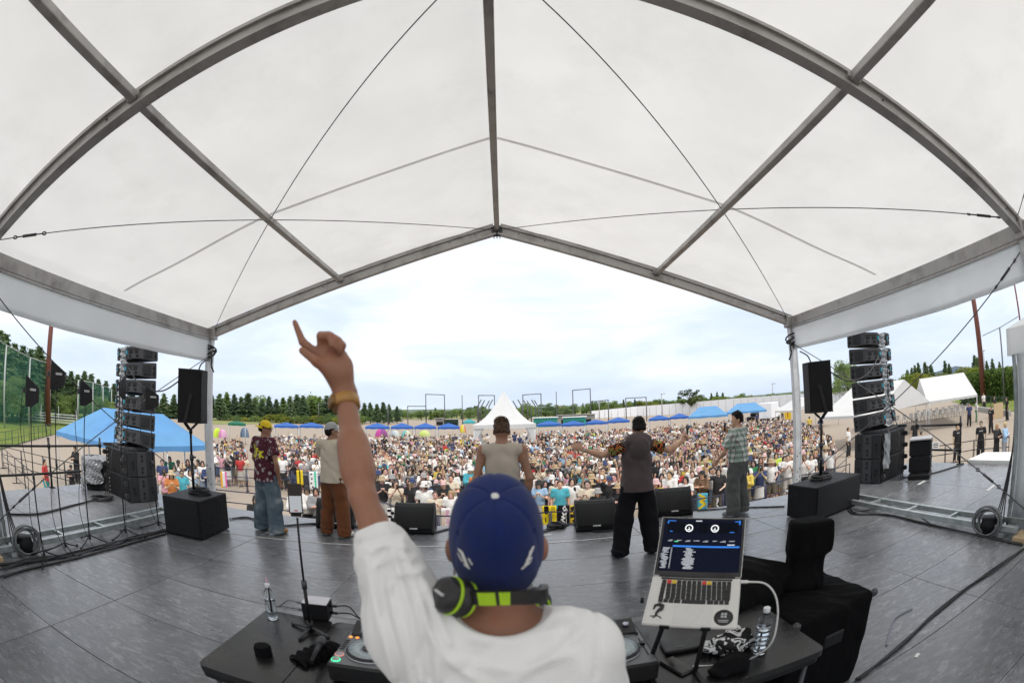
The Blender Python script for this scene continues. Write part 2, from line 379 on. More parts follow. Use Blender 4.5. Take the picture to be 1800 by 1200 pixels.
# ================================================================== STAGE DECK
def deck_material():
    m = bpy.data.materials.new('black painted stage plywood'); m.use_nodes = True; t = m.node_tree; b = t.nodes['Principled BSDF']
    geo = N(t, 'ShaderNodeNewGeometry'); at = N(t, 'ShaderNodeAttribute', attribute_type='OBJECT', attribute_name='tone'); va = N(t, 'ShaderNodeVectorMath', operation='MULTIPLY_ADD'); t.links.new(at.outputs['Vector'], va.inputs[0]); va.inputs[1].default_value = (37, 53, 71); t.links.new(geo.outputs['Position'], va.inputs[2]); v = va.outputs[0]
    n1 = N(t, 'ShaderNodeTexNoise'); n1.inputs['Scale'].default_value = 1.1; n1.inputs['Detail'].default_value = 10; n1.inputs['Roughness'].default_value = .68; t.links.new(v, n1.inputs['Vector'])
    n2 = N(t, 'ShaderNodeTexNoise'); n2.inputs['Scale'].default_value = 26; n2.inputs['Detail'].default_value = 6; t.links.new(v, n2.inputs['Vector'])
    mp = N(t, 'ShaderNodeMapping'); mp.inputs['Scale'].default_value = (2.6, 7, 1); mp.inputs['Rotation'].default_value = (0, 0, .15); t.links.new(v, mp.inputs[0])
    n3 = N(t, 'ShaderNodeTexNoise'); n3.inputs['Scale'].default_value = 2.6; n3.inputs['Detail'].default_value = 8; n3.inputs['Roughness'].default_value = .75; n3.inputs['Distortion'].default_value = .8; t.links.new(mp.outputs[0], n3.inputs['Vector'])
    c = mix(t, n1.outputs[0], (.045, .047, .052), (.165, .17, .18))
    c = mix(t, ramp(t, n3.outputs[0], [(.50, 0.), (.68, .8)]), c, (.31, .315, .325))       # scuffs of dust
    c = mix(t, ramp(t, n3.outputs[0], [(.30, .9), (.42, 0.)]), c, (.026, .026, .029))
    mp4 = N(t, 'ShaderNodeMapping'); mp4.inputs['Scale'].default_value = (1.3, 4, 1); mp4.inputs['Rotation'].default_value = (0, 0, -1.1); t.links.new(v, mp4.inputs[0])
    n4 = N(t, 'ShaderNodeTexVoronoi'); n4.inputs['Scale'].default_value = 3.2; t.links.new(mp4.outputs[0], n4.inputs['Vector'])
    c = mix(t, ramp(t, n4.outputs[0], [(.0, .8), (.06, .4), (.10, 0.)]), c, (.36, .365, .375))   # pale nicks
    c = mix(t, 1., c, at.outputs['Fac'], 'MULTIPLY'); t.links.new(c, b.inputs['Base Color'])
    t.links.new(ramp(t, n1.outputs[0], [(.3, .22), (.7, .40)]), b.inputs['Roughness']); b.inputs['Specular IOR Level'].default_value = .85; b.inputs['Coat Weight'].default_value = .25; b.inputs['Coat Roughness'].default_value = .42
    bp = N(t, 'ShaderNodeBump'); bp.inputs['Strength'].default_value = .22; bp.inputs['Distance'].default_value = .006; t.links.new(n2.outputs[0], bp.inputs['Height']); t.links.new(bp.outputs[0], b.inputs['Normal'])
    return m
M_DECK = deck_material()
M_TRUSS = mat('scaffold steel', (.12, .12, .13), .5, .2, 8, metal=.5)
XL, XR, YF, YK = -8.95, 9.37, -.05, -9.6
m = MB(); m.box(((XL+XR)/2, (YF+YK)/2, -.11), (XR-XL-.02, YF-YK-.02, .15))
for i in range(13):
    for yy in (YF-.15, YF-3, YF-6, YF-9.3): x = XL+.2+(XR-XL-.4)*i/12; m.cyl((x, yy, GZ), (x, yy, -.18), .03, n=8)
for zz in (-1.0, -1.8): m.cyl((XL+.2, YF-.15, zz), (XR-.2, YF-.15, zz), .025, n=8)
stage = m.build('stage_floor', M_TRUSS, kind='structure')
PW, PD = 1.83, .925
pm = {}
row = 0; y1 = YF
while y1 > YK+.05:
    y0 = max(YK, y1-PD); x0 = XL; first = True; off = (XL+ (0.0 if row % 2 else .92))
    xs = [XL]; x = 3.80-PW*12+(0 if row % 2 else 0.0)
    while x < XR:
        if x > XL+.2: xs.append(x)
        x += PW
    if XR-xs[-1] < .25: xs.pop()
    xs.append(XR)
    for a, b_ in zip(xs, xs[1:]):
        key = (round(b_-a, 3), round(y1-y0, 3))
        if key not in pm:
            q = MB(); q.box((0, 0, 0), (b_-a-.006, y1-y0-.006, .03), bev=.003); me = q.mesh('deck_panel'); me.materials.append(M_DECK); pm[key] = me
        o = bpy.data.objects.new('deck_panel', pm[key]); COL.objects.link(o); o.parent = stage
        o.location = ((a+b_)/2, (y0+y1)/2, -.015+rnd.uniform(-.0012, .0008)); o.rotation_euler = (rnd.uniform(-.0008, .0008), rnd.uniform(-.0006, .0006), rnd.uniform(-.0012, .0012)); o['tone'] = rnd.uniform(.84, 1.14)
    y1 = y0; row += 1
M_TAPE = mat('white floor tape', (.55, .55, .54), .6, .25, 20, dirt=(.2, .2, .2), dscale=9)
def tape(p, q, wd=.03, name='floor_tape', label='white tape line across the front of the black deck'):
    p, q = Vector((*p, .0025)), Vector((*q, .0025)); m = MB(); m.beam(p, q, wd, .002); return one(m, name, label, 'tape', M_TAPE)
tape((-4.6, -1.72), (-.62, -1.20)); tape((-.6, -1.2), (3.2, -.98)); bpy.data.objects['floor_tape'] ; bpy.data.objects['floor_tape.001']['label'] = 'white tape line behind the middle monitor wedges'
tape((3.3, -.98), (4.35, -1.3)); bpy.data.objects['floor_tape.002']['label'] = 'white tape line running to the tall speaker on the house right sub'
for (px, py, L, r, lb) in ((960, 940, .16, .1, 'short white tape mark beside the coiled cable at the deck front'), (1178, 936, .14, .0, 'white tape mark near the maroon hoodie singer'), (1620, 848, .34, .2, 'worn white tape patch on the deck near the line array'), (1742, 857, .4, .1, 'worn white tape patch by the white side tent')):
    g = G(px, py, 0); one(MB().box((0, 0, 0), (L, .07, .002)), 'floor_tape', lb, 'tape', M_TAPE, loc=(g[0], g[1], .003), rot=(0, 0, r))
# ================================================================== FIELD
def ground_material():
    m = bpy.data.materials.new('sandy field'); m.use_nodes = True; t = m.node_tree; b = t.nodes['Principled BSDF']
    v = N(t, 'ShaderNodeNewGeometry').outputs['Position']
    n1 = N(t, 'ShaderNodeTexNoise'); n1.inputs['Scale'].default_value = .06; n1.inputs['Detail'].default_value = 9; t.links.new(v, n1.inputs['Vector'])
    n2 = N(t, 'ShaderNodeTexNoise'); n2.inputs['Scale'].default_value = 3; n2.inputs['Detail'].default_value = 9; n2.inputs['Roughness'].default_value = .7; t.links.new(v, n2.inputs['Vector'])
    c = mix(t, n1.outputs[0], (.275, .228, .182), (.35, .298, .245)); c = mix(t, .35, c, ramp(t, n2.outputs[0], [(.3, (.22, .18, .145)), (.7, (.40, .345, .29))]))
    t.links.new(c, b.inputs['Base Color']); b.inputs['Roughness'].default_value = .95; b.inputs['Specular IOR Level'].default_value = .15
    bp = N(t, 'ShaderNodeBump'); bp.inputs['Strength'].default_value = .3; t.links.new(n2.outputs[0], bp.inputs['Height']); t.links.new(bp.outputs[0], b.inputs['Normal'])
    return m
m = MB(); R_ = 1600; m.add([(-R_, -R_, GZ), (R_, -R_, GZ), (R_, R_, GZ), (-R_, R_, GZ)], [(0, 1, 2, 3)])
m.build('ground', ground_material(), kind='structure')
# ================================================================== FIGURES: smooth distance fields turned into one continuous skin
class Field:
    def __init__(s, lo, hi, h):
        s.h = h; s.lo = np.array(lo, np.float32); n = np.ceil((np.array(hi)-np.array(lo))/h).astype(int)+1
        s.ax = [(s.lo[i]+h*np.arange(n[i])).astype(np.float32) for i in range(3)]; s.F = np.full(tuple(n), .3, np.float32)
    def sub(s, lo, hi):
        sl = []
        for i in range(3):
            a = int(np.clip(math.floor((lo[i]-s.lo[i])/s.h), 0, len(s.ax[i]))); b = int(np.clip(math.ceil((hi[i]-s.lo[i])/s.h)+1, 0, len(s.ax[i])))
            if b <= a: return None, None
            sl.append(slice(a, b))
        return tuple(sl), (s.ax[0][sl[0]][:, None, None], s.ax[1][sl[1]][None, :, None], s.ax[2][sl[2]][None, None, :])
    def put(s, sl, d, k, op):
        f = s.F[sl]
        if op == 'u':
            if k > 0:
                hh = np.maximum(k-np.abs(f-d), 0)/k; s.F[sl] = np.minimum(f, d)-hh*hh*k*.25
            else: s.F[sl] = np.minimum(f, d)
        elif op == 's':
            if k > 0:
                hh = np.maximum(k-np.abs(f+d), 0)/k; s.F[sl] = np.maximum(f, -d)+hh*hh*k*.25
            else: s.F[sl] = np.maximum(f, -d)
    def cone(s, a, b, r1, r2=None, k=.03, sc=(1, 1, 1), op='u'):
        """round cone a->b; sc squeezes its section along the world axes"""
        r2 = r1 if r2 is None else r2; a = np.array(a, np.float32); b = np.array(b, np.float32); m = max(r1, r2)*max(max(sc), 1)+k+3*s.h
        sl, g = s.sub(np.minimum(a, b)-m, np.maximum(a, b)+m)
        if sl is None: return s
        c = (a+b)/2; A = (a-c)/sc; Bv = (b-c)/sc; ba = Bv-A; l2 = float(ba@ba)+1e-9
        p = [(g[i]-c[i])/sc[i]-A[i] for i in range(3)]
        t = np.clip((p[0]*ba[0]+p[1]*ba[1]+p[2]*ba[2])/l2, 0, 1)
        d = np.sqrt((p[0]-ba[0]*t)**2+(p[1]-ba[1]*t)**2+(p[2]-ba[2]*t)**2)-(r1+(r2-r1)*t)
        s.put(sl, (d*min(sc)).astype(np.float32), k, op); return s
    def ell(s, c, r, k=.02, rot=None, op='u'):
        c = np.array(c, np.float32); m = max(r)+k+3*s.h; sl, g = s.sub(c-m, c+m)
        if sl is None: return s
        p = [g[i]-c[i] for i in range(3)]
        if rot is not None:
            Rm = np.array(rotm(rot).transposed(), np.float32); p = [Rm[i, 0]*p[0]+Rm[i, 1]*p[1]+Rm[i, 2]*p[2] for i in range(3)]
        q = np.sqrt((p[0]/r[0])**2+(p[1]/r[1])**2+(p[2]/r[2])**2); q2 = np.sqrt((p[0]/r[0]**2)**2+(p[1]/r[1]**2)**2+(p[2]/r[2]**2)**2)
        s.put(sl, (q*(q-1)/np.maximum(q2, 1e-6)).astype(np.float32), k, op); return s
    def rbox(s, c, hd, r, k=.02):
        c = np.array(c, float); hd = np.array(hd, float); sl, g = s.sub(c-hd-k-3*s.h-r, c+hd+k+3*s.h+r); q = [np.abs(g[i]-c[i])-hd[i]+r for i in range(3)]
        d = np.sqrt(np.maximum(q[0], 0)**2+np.maximum(q[1], 0)**2+np.maximum(q[2], 0)**2)+np.minimum(np.maximum(np.maximum(q[0], q[1]), q[2]), 0)-r; s.put(sl, d.astype(np.float32), k, 'u'); return s
    def cut(s, n, p):                                        # keep the side where n.(x-p) < 0
        n = np.array(n, float); n /= np.linalg.norm(n)
        d = (s.ax[0][:, None, None]-p[0])*n[0]+(s.ax[1][None, :, None]-p[1])*n[1]+(s.ax[2][None, None, :]-p[2])*n[2]
        s.F = np.maximum(s.F, d.astype(np.float32)); return s
    def cutc(s, n, p, c, R):                                 # the same, only within R of c
        n = np.array(n, float); n /= np.linalg.norm(n); c = np.array(c, float); sl, g = s.sub(c-R, c+R)
        if sl is None: return s
        d = (g[0]-p[0])*n[0]+(g[1]-p[1])*n[1]+(g[2]-p[2])*n[2]; rr = np.sqrt((g[0]-c[0])**2+(g[1]-c[1])**2+(g[2]-c[2])**2)
        s.F[sl] = np.where(rr < R, np.maximum(s.F[sl], d), s.F[sl]).astype(np.float32); return s
    def ripple(s, amp, fx, fy, fz, ph=0., zlo=None, zhi=None):
        x, y, z = s.ax[0][:, None, None], s.ax[1][None, :, None], s.ax[2][None, None, :]
        wv = np.sin(fx*x+fy*y+fz*z+ph+1.7*np.sin(.45*fz*z+.5*fx*x+ph))*np.sin(.37*fx*x-.6*fz*z+.8*fy*y+2*ph)
        if zlo is not None: wv = wv*np.clip((z-zlo)/.06, 0, 1)*np.clip((zhi-z)/.06, 0, 1)
        s.F = (s.F+amp*wv).astype(np.float32); return s
    def pixgrid(s):
        x, y, z = (s.ax[0]-0)[:, None, None], s.ax[1][None, :, None], s.ax[2][None, None, :]
        return x, y, z
    def fold(s, P, amp, wd, o):
        """a ridge of cloth along a line of sight-line points P (given as ray directions from the eye o)"""
        x, y, z = s.pixgrid(); v = [x-o[0], y-o[1], z-o[2]]; n = np.sqrt(v[0]**2+v[1]**2+v[2]**2); v = [a/n for a in v]; best = None
        for a, b in zip(P, P[1:]):
            a = np.array(a); b = np.array(b); ab = b-a; l2 = ab@ab; t = np.clip(((v[0]-a[0])*ab[0]+(v[1]-a[1])*ab[1]+(v[2]-a[2])*ab[2])/l2, 0, 1)
            d = (v[0]-a[0]-t*ab[0])**2+(v[1]-a[1]-t*ab[1])**2+(v[2]-a[2]-t*ab[2])**2; best = d if best is None else np.minimum(best, d)
        s.F = (s.F-amp*np.exp(-best/wd**2)).astype(np.float32); return s
    def net(s):
        F = s.F; S = F < 0; n = np.array(F.shape)-1
        off = [(i, j, k) for i in (0, 1) for j in (0, 1) for k in (0, 1)]
        cnt = np.zeros(tuple(n), np.int8)
        for o in off: cnt += S[o[0]:o[0]+n[0], o[1]:o[1]+n[1], o[2]:o[2]+n[2]]
        act = np.argwhere((cnt > 0) & (cnt < 8)); idx = np.full(tuple(n), -1, np.int32); idx[tuple(act.T)] = np.arange(len(act))
        if len(act) == 0: return np.zeros((0, 3)), np.zeros((0, 4), int)
        val = np.stack([F[act[:, 0]+o[0], act[:, 1]+o[1], act[:, 2]+o[2]] for o in off], 1)
        acc = np.zeros((len(act), 3)); c = np.zeros(len(act))
        for a in range(8):
            for b in range(a+1, 8):
                if sum(abs(off[a][i]-off[b][i]) for i in range(3)) != 1: continue
                va, vb = val[:, a], val[:, b]; x = (va < 0) != (vb < 0); t = np.where(x, va/np.where(x, va-vb, 1), 0)
                p = np.array(off[a])+t[:, None]*(np.array(off[b])-np.array(off[a])); acc += p*x[:, None]; c += x
        V = s.lo+(act+acc/c[:, None])*s.h; Q = []
        for ax in range(3):
            u, v = (ax+1) % 3, (ax+2) % 3
            sa = [slice(None)]*3; sb = [slice(None)]*3; sa[ax] = slice(0, -1); sb[ax] = slice(1, None)
            A, Bm = S[tuple(sa)], S[tuple(sb)]; e = np.argwhere(A != Bm); e = e[(e[:, u] > 0) & (e[:, v] > 0) & (e[:, u] < n[u]) & (e[:, v] < n[v])]
            if len(e) == 0: continue
            ins = A[tuple(e.T)]; q = []
            for du, dv in ((-1, -1), (0, -1), (0, 0), (-1, 0)):
                f = e.copy(); f[:, u] += du; f[:, v] += dv; q.append(idx[tuple(f.T)])
            q = np.stack(q, 1); q[~ins] = q[~ins][:, ::-1]; Q.append(q)
        return V, np.concatenate(Q)
    def mesh(s, name, smooth=2):
        V, Q = s.net()
        if smooth and len(V):
            for _ in range(smooth):
                acc = np.zeros_like(V); c = np.zeros(len(V))
                for i in range(4):
                    np.add.at(acc, Q[:, i], V[Q[:, (i+1) % 4]]+V[Q[:, i-1]]); np.add.at(c, Q[:, i], 2)
                V = V*.5+.5*acc/np.maximum(c, 1)[:, None]
        return quads_mesh(name, V, Q)
def quads_mesh(name, V, Q, mi=None, smooth=True):
    me = bpy.data.meshes.new(name); me.vertices.add(len(V)); me.vertices.foreach_set('co', np.asarray(V, np.float32).ravel())
    me.loops.add(Q.size); me.loops.foreach_set('vertex_index', Q.astype(np.int32).ravel()); k = Q.shape[1]
    me.polygons.add(len(Q)); me.polygons.foreach_set('loop_start', np.arange(0, Q.size, k, dtype=np.int32))
    me.polygons.foreach_set('use_smooth', np.full(len(Q), smooth))
    if mi is not None: me.polygons.foreach_set('material_index', np.asarray(mi, np.int32))
    me.update(calc_edges=True); me.validate(); return me
V3 = lambda *a: np.array(a, float)
def joints(H, female=False, stance=.10, **mv):
    """standing skeleton facing +y; mv overrides joints"""
    hw, sw = (.052, .098) if female else (.052, .112)
    J = dict(pel=V3(0, 0, .53*H), che=V3(0, .005, .72*H), neck=V3(0, -.01, .845*H), head=V3(0, .012, .925*H))
    for s, n in ((-1, 'L'), (1, 'R')):
        J['hip'+n] = V3(s*hw*H, 0, .51*H); J['kn'+n] = V3(s*(hw*H+stance*.35), .025, .285*H); J['an'+n] = V3(s*(hw*H+stance*.6), -.02, .05*H)
        J['toe'+n] = J['an'+n]+V3(s*.035, .15, -.025*H); J['sh'+n] = V3(s*sw*H, -.01, .815*H)
        J['el'+n] = V3(s*(sw*H+.055), -.01, .635*H); J['wr'+n] = V3(s*(sw*H+.06), .06, .485*H); J['fi'+n] = V3(s*(sw*H+.045), .10, .385*H)
    for k, v in mv.items(): J[k] = np.array(v, float)
    for n in 'LR':
        if 'fi'+n not in mv and 'wr'+n in mv: d = J['wr'+n]-J['el'+n]; J['fi'+n] = J['wr'+n]+d/np.linalg.norm(d)*.17
    J['H'] = H; return J
def head_parts(f, J, hy=0., tilt=0., k=.018, face=True):
    """skull, jaw, nose, ears; hy: heading of the face about z (0 looks along +y)"""
    c = J['head']; s = J['H']/1.72; R = np.array(Matrix.Rotation(hy, 3, 'Z')@Matrix.Rotation(tilt, 3, 'X')); P = lambda x, y, z: c+R@(np.array((x, y, z))*s); ro = Euler((tilt, 0, hy), 'XYZ')
    e = (tilt, 0, hy)
    f.ell(P(0, -.008, .025), (.076*s, .095*s, .088*s), k, e); f.ell(P(0, .022, -.045), (.060*s, .068*s, .070*s), .03, e)
    if face:
        f.cone(P(0, .086, .005), P(0, .104, -.028), .010*s, .014*s, .012)
        f.ell(P(0, .07, -.098), (.025*s, .022*s, .018*s), .02, e)
        for q in (-1, 1):
            f.ell(P(q*.077, -.004, -.012), (.011*s, .022*s, .033*s), .006, (tilt, 0, hy+q*.25))
            f.ell(P(q*.031, .083, .012), (.020*s, .012*s, .011*s), .012, e, op='s')
        f.cone(P(-.02, .088, -.066), P(.02, .088, -.066), .0075*s, None, .008)
    return P
def hand(f, J, n, pose='relax', thumb=None, r=.0095):
    w_, t_ = J['wr'+n], J['fi'+n]; d = t_-w_; L = np.linalg.norm(d); d = d/L; sgn = -1 if n == 'L' else 1
    side = np.array(thumb if thumb is not None else (-sgn*.25, .95, .1), float); side -= d*(side@d); side /= np.linalg.norm(side); pn = np.cross(d, side)*sgn
    palm = w_+d*.085
    for q in (-.024, 0, .024): f.cone(w_+side*q*.7+d*.01, palm+side*q, .015, .014, .014)
    if pose == 'fist':
        for i, q in enumerate((.030, .010, -.010, -.030)):
            a = palm+side*q; b = a+d*.022+pn*.024; f.cone(a, b, r*1.2, r*1.15, .006); f.cone(b, b-d*.030+pn*.012, r*1.15, r, .004)
        a = w_+d*.03+side*.03; b = a+side*.015+d*.035+pn*.02; f.cone(a, b, .013, .011, .01); f.cone(b, b-side*.03+pn*.012+d*.01, .011, .009, .004); return
    fl = {'relax': .35, 'open': .06}[pose]
    for i, (q, l, sp) in enumerate(((.031, .070, .10), (.011, .078, .03), (-.010, .073, -.04), (-.030, .058, -.12))):
        a = palm+side*q; dd = d+side*sp*(1.6 if pose == 'open' else .6); dd /= np.linalg.norm(dd); b = a+(dd*math.cos(fl)+pn*math.sin(fl))*l*.52
        c_ = b+(dd*math.cos(fl*2.1)+pn*math.sin(fl*2.1))*l*.48; f.cone(a, b, r, r*.92, .008); f.cone(b, c_, r*.92, r*.78, .004)
    a = w_+d*.025+side*.025; b = a+side*.036+d*.032+pn*.008; f.cone(a, b, .0135, .0115, .012); f.cone(b, b+d*.033+side*.008+pn*.004, .0115, .009, .004)
def skin(f, J, female=False, hands=('relax', 'relax'), hy=0., tilt=0., thumbs=(None, None), legs=True, face=True, ar=1.):
    H = J['H']; s = H/1.72; P = head_parts(f, J, hy, tilt, face=face)
    f.cone(J['neck']-V3(0, 0, .02), J['head']+V3(0, -.012, -.035), .052*s, .050*s, .03)
    for n in 'LR':
        f.cone(J['neck']-V3(0, 0, .035), J['sh'+n]+V3(0, 0, .005), .045*s, .05*s, .05)
        f.cone(J['sh'+n], J['el'+n], .047*s, .037*s*ar, .03); f.cone(J['el'+n], J['wr'+n], .038*s*ar, .024*s, .012)
        e = J['el'+n]*.72+J['wr'+n]*.28; f.cone(e, e*.8+J['wr'+n]*.2, .041*s*ar, .036*s*ar, .03)
    f.cone(J['che'], J['neck']-V3(0, 0, .10), .128*s, .11*s, .06, (1, .72, 1)); f.cone(J['pel'], J['che'], .098*s, .122*s, .08, (1, .74, 1))
    if legs:
        for n in 'LR':
            f.cone(J['hip'+n], J['kn'+n], .072*s, .052*s, .05); f.cone(J['kn'+n], J['an'+n], .052*s, .036*s, .02)
            f.cone(J['kn'+n]*.7+J['an'+n]*.3-V3(0, .015, 0), J['kn'+n]*.5+J['an'+n]*.5-V3(0, .01, 0), .055*s, .047*s, .03)
            f.cone(J['an'+n]-V3(0, .02, .02), J['toe'+n], .035, .028, .02)
    for n, p, t in zip('LR', hands, thumbs):
        if p: hand(f, J, n, p, t)
    return P
def f_shirt(f, J, infl=.03, sleeve=.75, hem=None, flare=.02, sl_w=.03, neck_r=.075, wr=.006, sleeveless=False, seed=0., nz=.0):
    H = J['H']; s = H/1.72; hem = .47*H if hem is None else hem; pz = J['pel']; bot = pz*1.; bot[2] = hem-.05
    f.cone(J['che'], J['neck']-V3(0, 0, .095), .135*s+infl, .115*s+infl*.7, .05, (1, .72, 1)); f.cone(bot, J['che'], .145*s+infl+flare, .138*s+infl, .06, (1, .84, 1))
    for n in 'LR':
        f.cone(J['neck']-V3(0, 0, .05), J['sh'+n]+V3(0, 0, .004), .058*s+infl*.15, .052*s+infl*.35, .05)
        if not sleeveless:
            e = J['sh'+n]+(J['el'+n]-J['sh'+n])*min(sleeve+.12, 1)
            f.cone(J['sh'+n], e, .058*s+infl*.4, .052*s+sl_w, .04)
            if sleeve > 1: f.cone(J['el'+n], J['el'+n]+(J['wr'+n]-J['el'+n])*(sleeve-1), .048*s+sl_w*.8, .040*s+sl_w*.6, .03)
    f.ripple(wr, 21, 13, 17, seed, hem-.1, J['neck'][2]-.04); f.ripple(wr*.55, 44, 31, 25, seed+2, hem-.1, J['neck'][2]-.03)
    f.cut((0, 0, -1), (0, 0, hem))
    for n in 'LR':
        if sleeveless: d = V3(1 if n == 'R' else -1, 0, .12); p = J['sh'+n]+d*.012; f.cutc(d, p, J['sh'+n]+d*.06, .13)
        elif sleeve <= 1: d = J['el'+n]-J['sh'+n]; p = J['sh'+n]+d*sleeve; f.cutc(d, p, J['sh'+n]+d*(sleeve+.1), .115)
        else: d = J['wr'+n]-J['el'+n]; p = J['el'+n]+d*(sleeve-1); f.cutc(d, p, p+d*.1, .1)
    nb = J['neck']; f.cone(nb+V3(0, .015, .03+nz), nb+V3(0, .05, .14), neck_r, neck_r*1.25, .0, op='s')
def f_pants(f, J, infl=.028, flare=.02, top=None, wr=.006, seed=0., bag=.0, short=None, sag=.0):
    H = J['H']; s = H/1.72; top = .585*H if top is None else top
    f.cone(J['pel']+V3(0, 0, -.01), J['pel']+V3(0, 0, .14), .125*s+infl*.6, .118*s+infl*.4, .04, (1, .78, 1))
    f.cone(J['pel']+V3(-.05, -.035, -.04), J['pel']+V3(.05, -.035, -.04), .10*s+infl*.5, None, .05)
    for n in 'LR':
        f.cone(J['hip'+n], J['kn'+n], .084*s+infl, .056*s+infl+bag, .05)
        an = J['an'+n]+V3(0, 0, -.025); f.cone(J['kn'+n], an, .056*s+infl+bag, .042*s+infl+flare, .03)
    f.ripple(wr*1.1, 19, 15, 12, seed, .02, top-.12); f.ripple(wr*.9, 17, 20, 44, seed+1, .02, .13*H); f.ripple(wr*.6, 40, 26, 19, seed+3, .02, top-.1)
    f.cut((0, 0, 1), (0, 0, top)); f.cut((0, 0, -1), (0, 0, short if short else .028))
def f_shoes(f, J, w_=.044):
    for n in 'LR':
        a, t = J['an'+n].copy(), J['toe'+n].copy(); d = t-a; d[2] = 0; d /= np.linalg.norm(d); z = .04
        h0 = V3(a[0], a[1], 0)-d*.045; f.cone(h0+V3(0, 0, z), h0+d*.20+V3(0, 0, z-.002), w_*.86, w_, .02, (1, 1, .82)); f.cone(h0+d*.02+V3(0, 0, .07), h0+d*.08+V3(0, 0, .06), .040, .036, .03)
    f.cut((0, 0, -1), (0, 0, .004))
def f_hair(f, J, hy, tilt=0., grow=.012, back=-.07, front=.075, long=0., puff=0., seed=1., fringe=.045):
    c = J['head']; s = J['H']/1.72; R = np.array(Matrix.Rotation(hy, 3, 'Z')@Matrix.Rotation(tilt, 3, 'X')); P = lambda x, y, z: c+R@(np.array((x, y, z))*s); e = (tilt, 0, hy); g = grow
    f.ell(P(0, -.010, .030), (.077*s+g, .096*s+g, .089*s+g+puff), .02, e); f.ell(P(0, -.045, -.02), (.068*s+g*.8, .058*s+g*.7, .08*s), .03, e)
    if long:
        f.cone(P(-.035, -.055, -.03), P(-.04, -.06, -.05-long), .05, .035, .03); f.cone(P(.035, -.055, -.03), P(.04, -.06, -.05-long), .05, .035, .03)
        for q in (-1, 1): f.cone(P(q*.078, .0, .0), P(q*.085, .02, -.03-long*.8), .022, .018, .03)
    f.ripple(.006, 60, 55, 40, seed); f.ripple(.004, 110, 90, 70, seed)
    n = R@V3(0, .86, -.5); f.cut(n, P(0, front-.03, fringe)) if not long else f.cutc(R@V3(0, 1, -.15), P(0, .068, .03), P(0, .10, -.03), .105)
    if not long: f.cut(R@V3(0, -.15, -1), P(0, 0, back))
    for q in (-1, 1): f.ell(P(q*.088, .002, -.022), (.022*s, .03*s, .04*s), .01, e, op='s') if not long else None
def cap_mesh(s, name, style='cap', grow=0.):
    """a head covering in the head's own frame (face along +y, origin at the head centre)"""
    m = MB(); a, b_, h = .086*s+grow, .106*s+grow, .108*s+grow
    if style == 'cap':
        n, k = 36, 9; vs = []
        for i in range(k):
            t = i/(k-1)*math.pi/2*.985
            for j in range(n):
                q = 2*math.pi*j/n; seam = 1-.012*max(0, math.cos(6*q))**10
                z0 = .012-.018*(math.sin(q) < 0)*abs(math.sin(q))
                vs.append((a*math.cos(t)**.82*math.cos(q)*seam, -.01+b_*math.cos(t)**.82*math.sin(q)*seam, z0*(1-math.sin(t))+h*math.sin(t)))
        fs = [(i*n+j, i*n+(j+1) % n, (i+1)*n+(j+1) % n, (i+1)*n+j) for i in range(k-1) for j in range(n)]+[tuple((k-1)*n+j for j in range(n))]
        m.add(vs, fs, True)
    else:
        m.lathe([(.150*s, -.035), (.152*s, -.03), (.105*s, .018), (.098*s, .03), (.094*s, .085), (.07*s, .112), (.0, .116)], 20)
    return m
def brim(m, s, grow=0., L=.075, drop=.018):
    a, b_ = .084*s+grow, .104*s+grow
    def fn(u, v):
        q = math.pi*(.5+(u-.5)*.86); ex = L*(1-(2*u-1)**2)**.6*v
        return (a*math.cos(q)*(1+.03*v), -.01+b_*math.sin(q)+ex, .016-drop*v-.022*(2*u-1)**2)
    m.sheet(fn, 16, 5, .004); return m
def place_mesh(o, J, hy, tilt=0., roll=0., dz=0.):
    o.location = J['head']+V3(0, 0, dz); o.rotation_euler = (tilt, roll, hy); return o
# ------------------------------------------------------------------ flat print laid on a surface
from mathutils.bvhtree import BVHTree
def in_poly(x, y, P):
    r = False; n = len(P)
    for i in range(n):
        x1, y1 = P[i]; x2, y2 = P[i-1]
        if (y1 > y) != (y2 > y) and x < (x2-x1)*(y-y1)/(y2-y1)+x1: r = not r
    return r
def seg_d(x, y, a, b):
    dx, dy = b[0]-a[0], b[1]-a[1]; t = max(0, min(1, ((x-a[0])*dx+(y-a[1])*dy)/(dx*dx+dy*dy+1e-12))); return math.hypot(x-a[0]-dx*t, y-a[1]-dy*t)
def shape_test(shapes):
    def f(x, y):
        for s in shapes:
            if s[0] == 'p':
                if in_poly(x, y, s[1]): return True
            elif s[0] == 's':
                P = s[1]
                if any(seg_d(x, y, P[i], P[i+1]) < s[2]/2 for i in range(len(P)-1)): return True
            elif s[0] == 'o':
                if math.hypot((x-s[1][0])/s[2][0], (y-s[1][1])/s[2][1]) < 1: return True
        return False
    return f
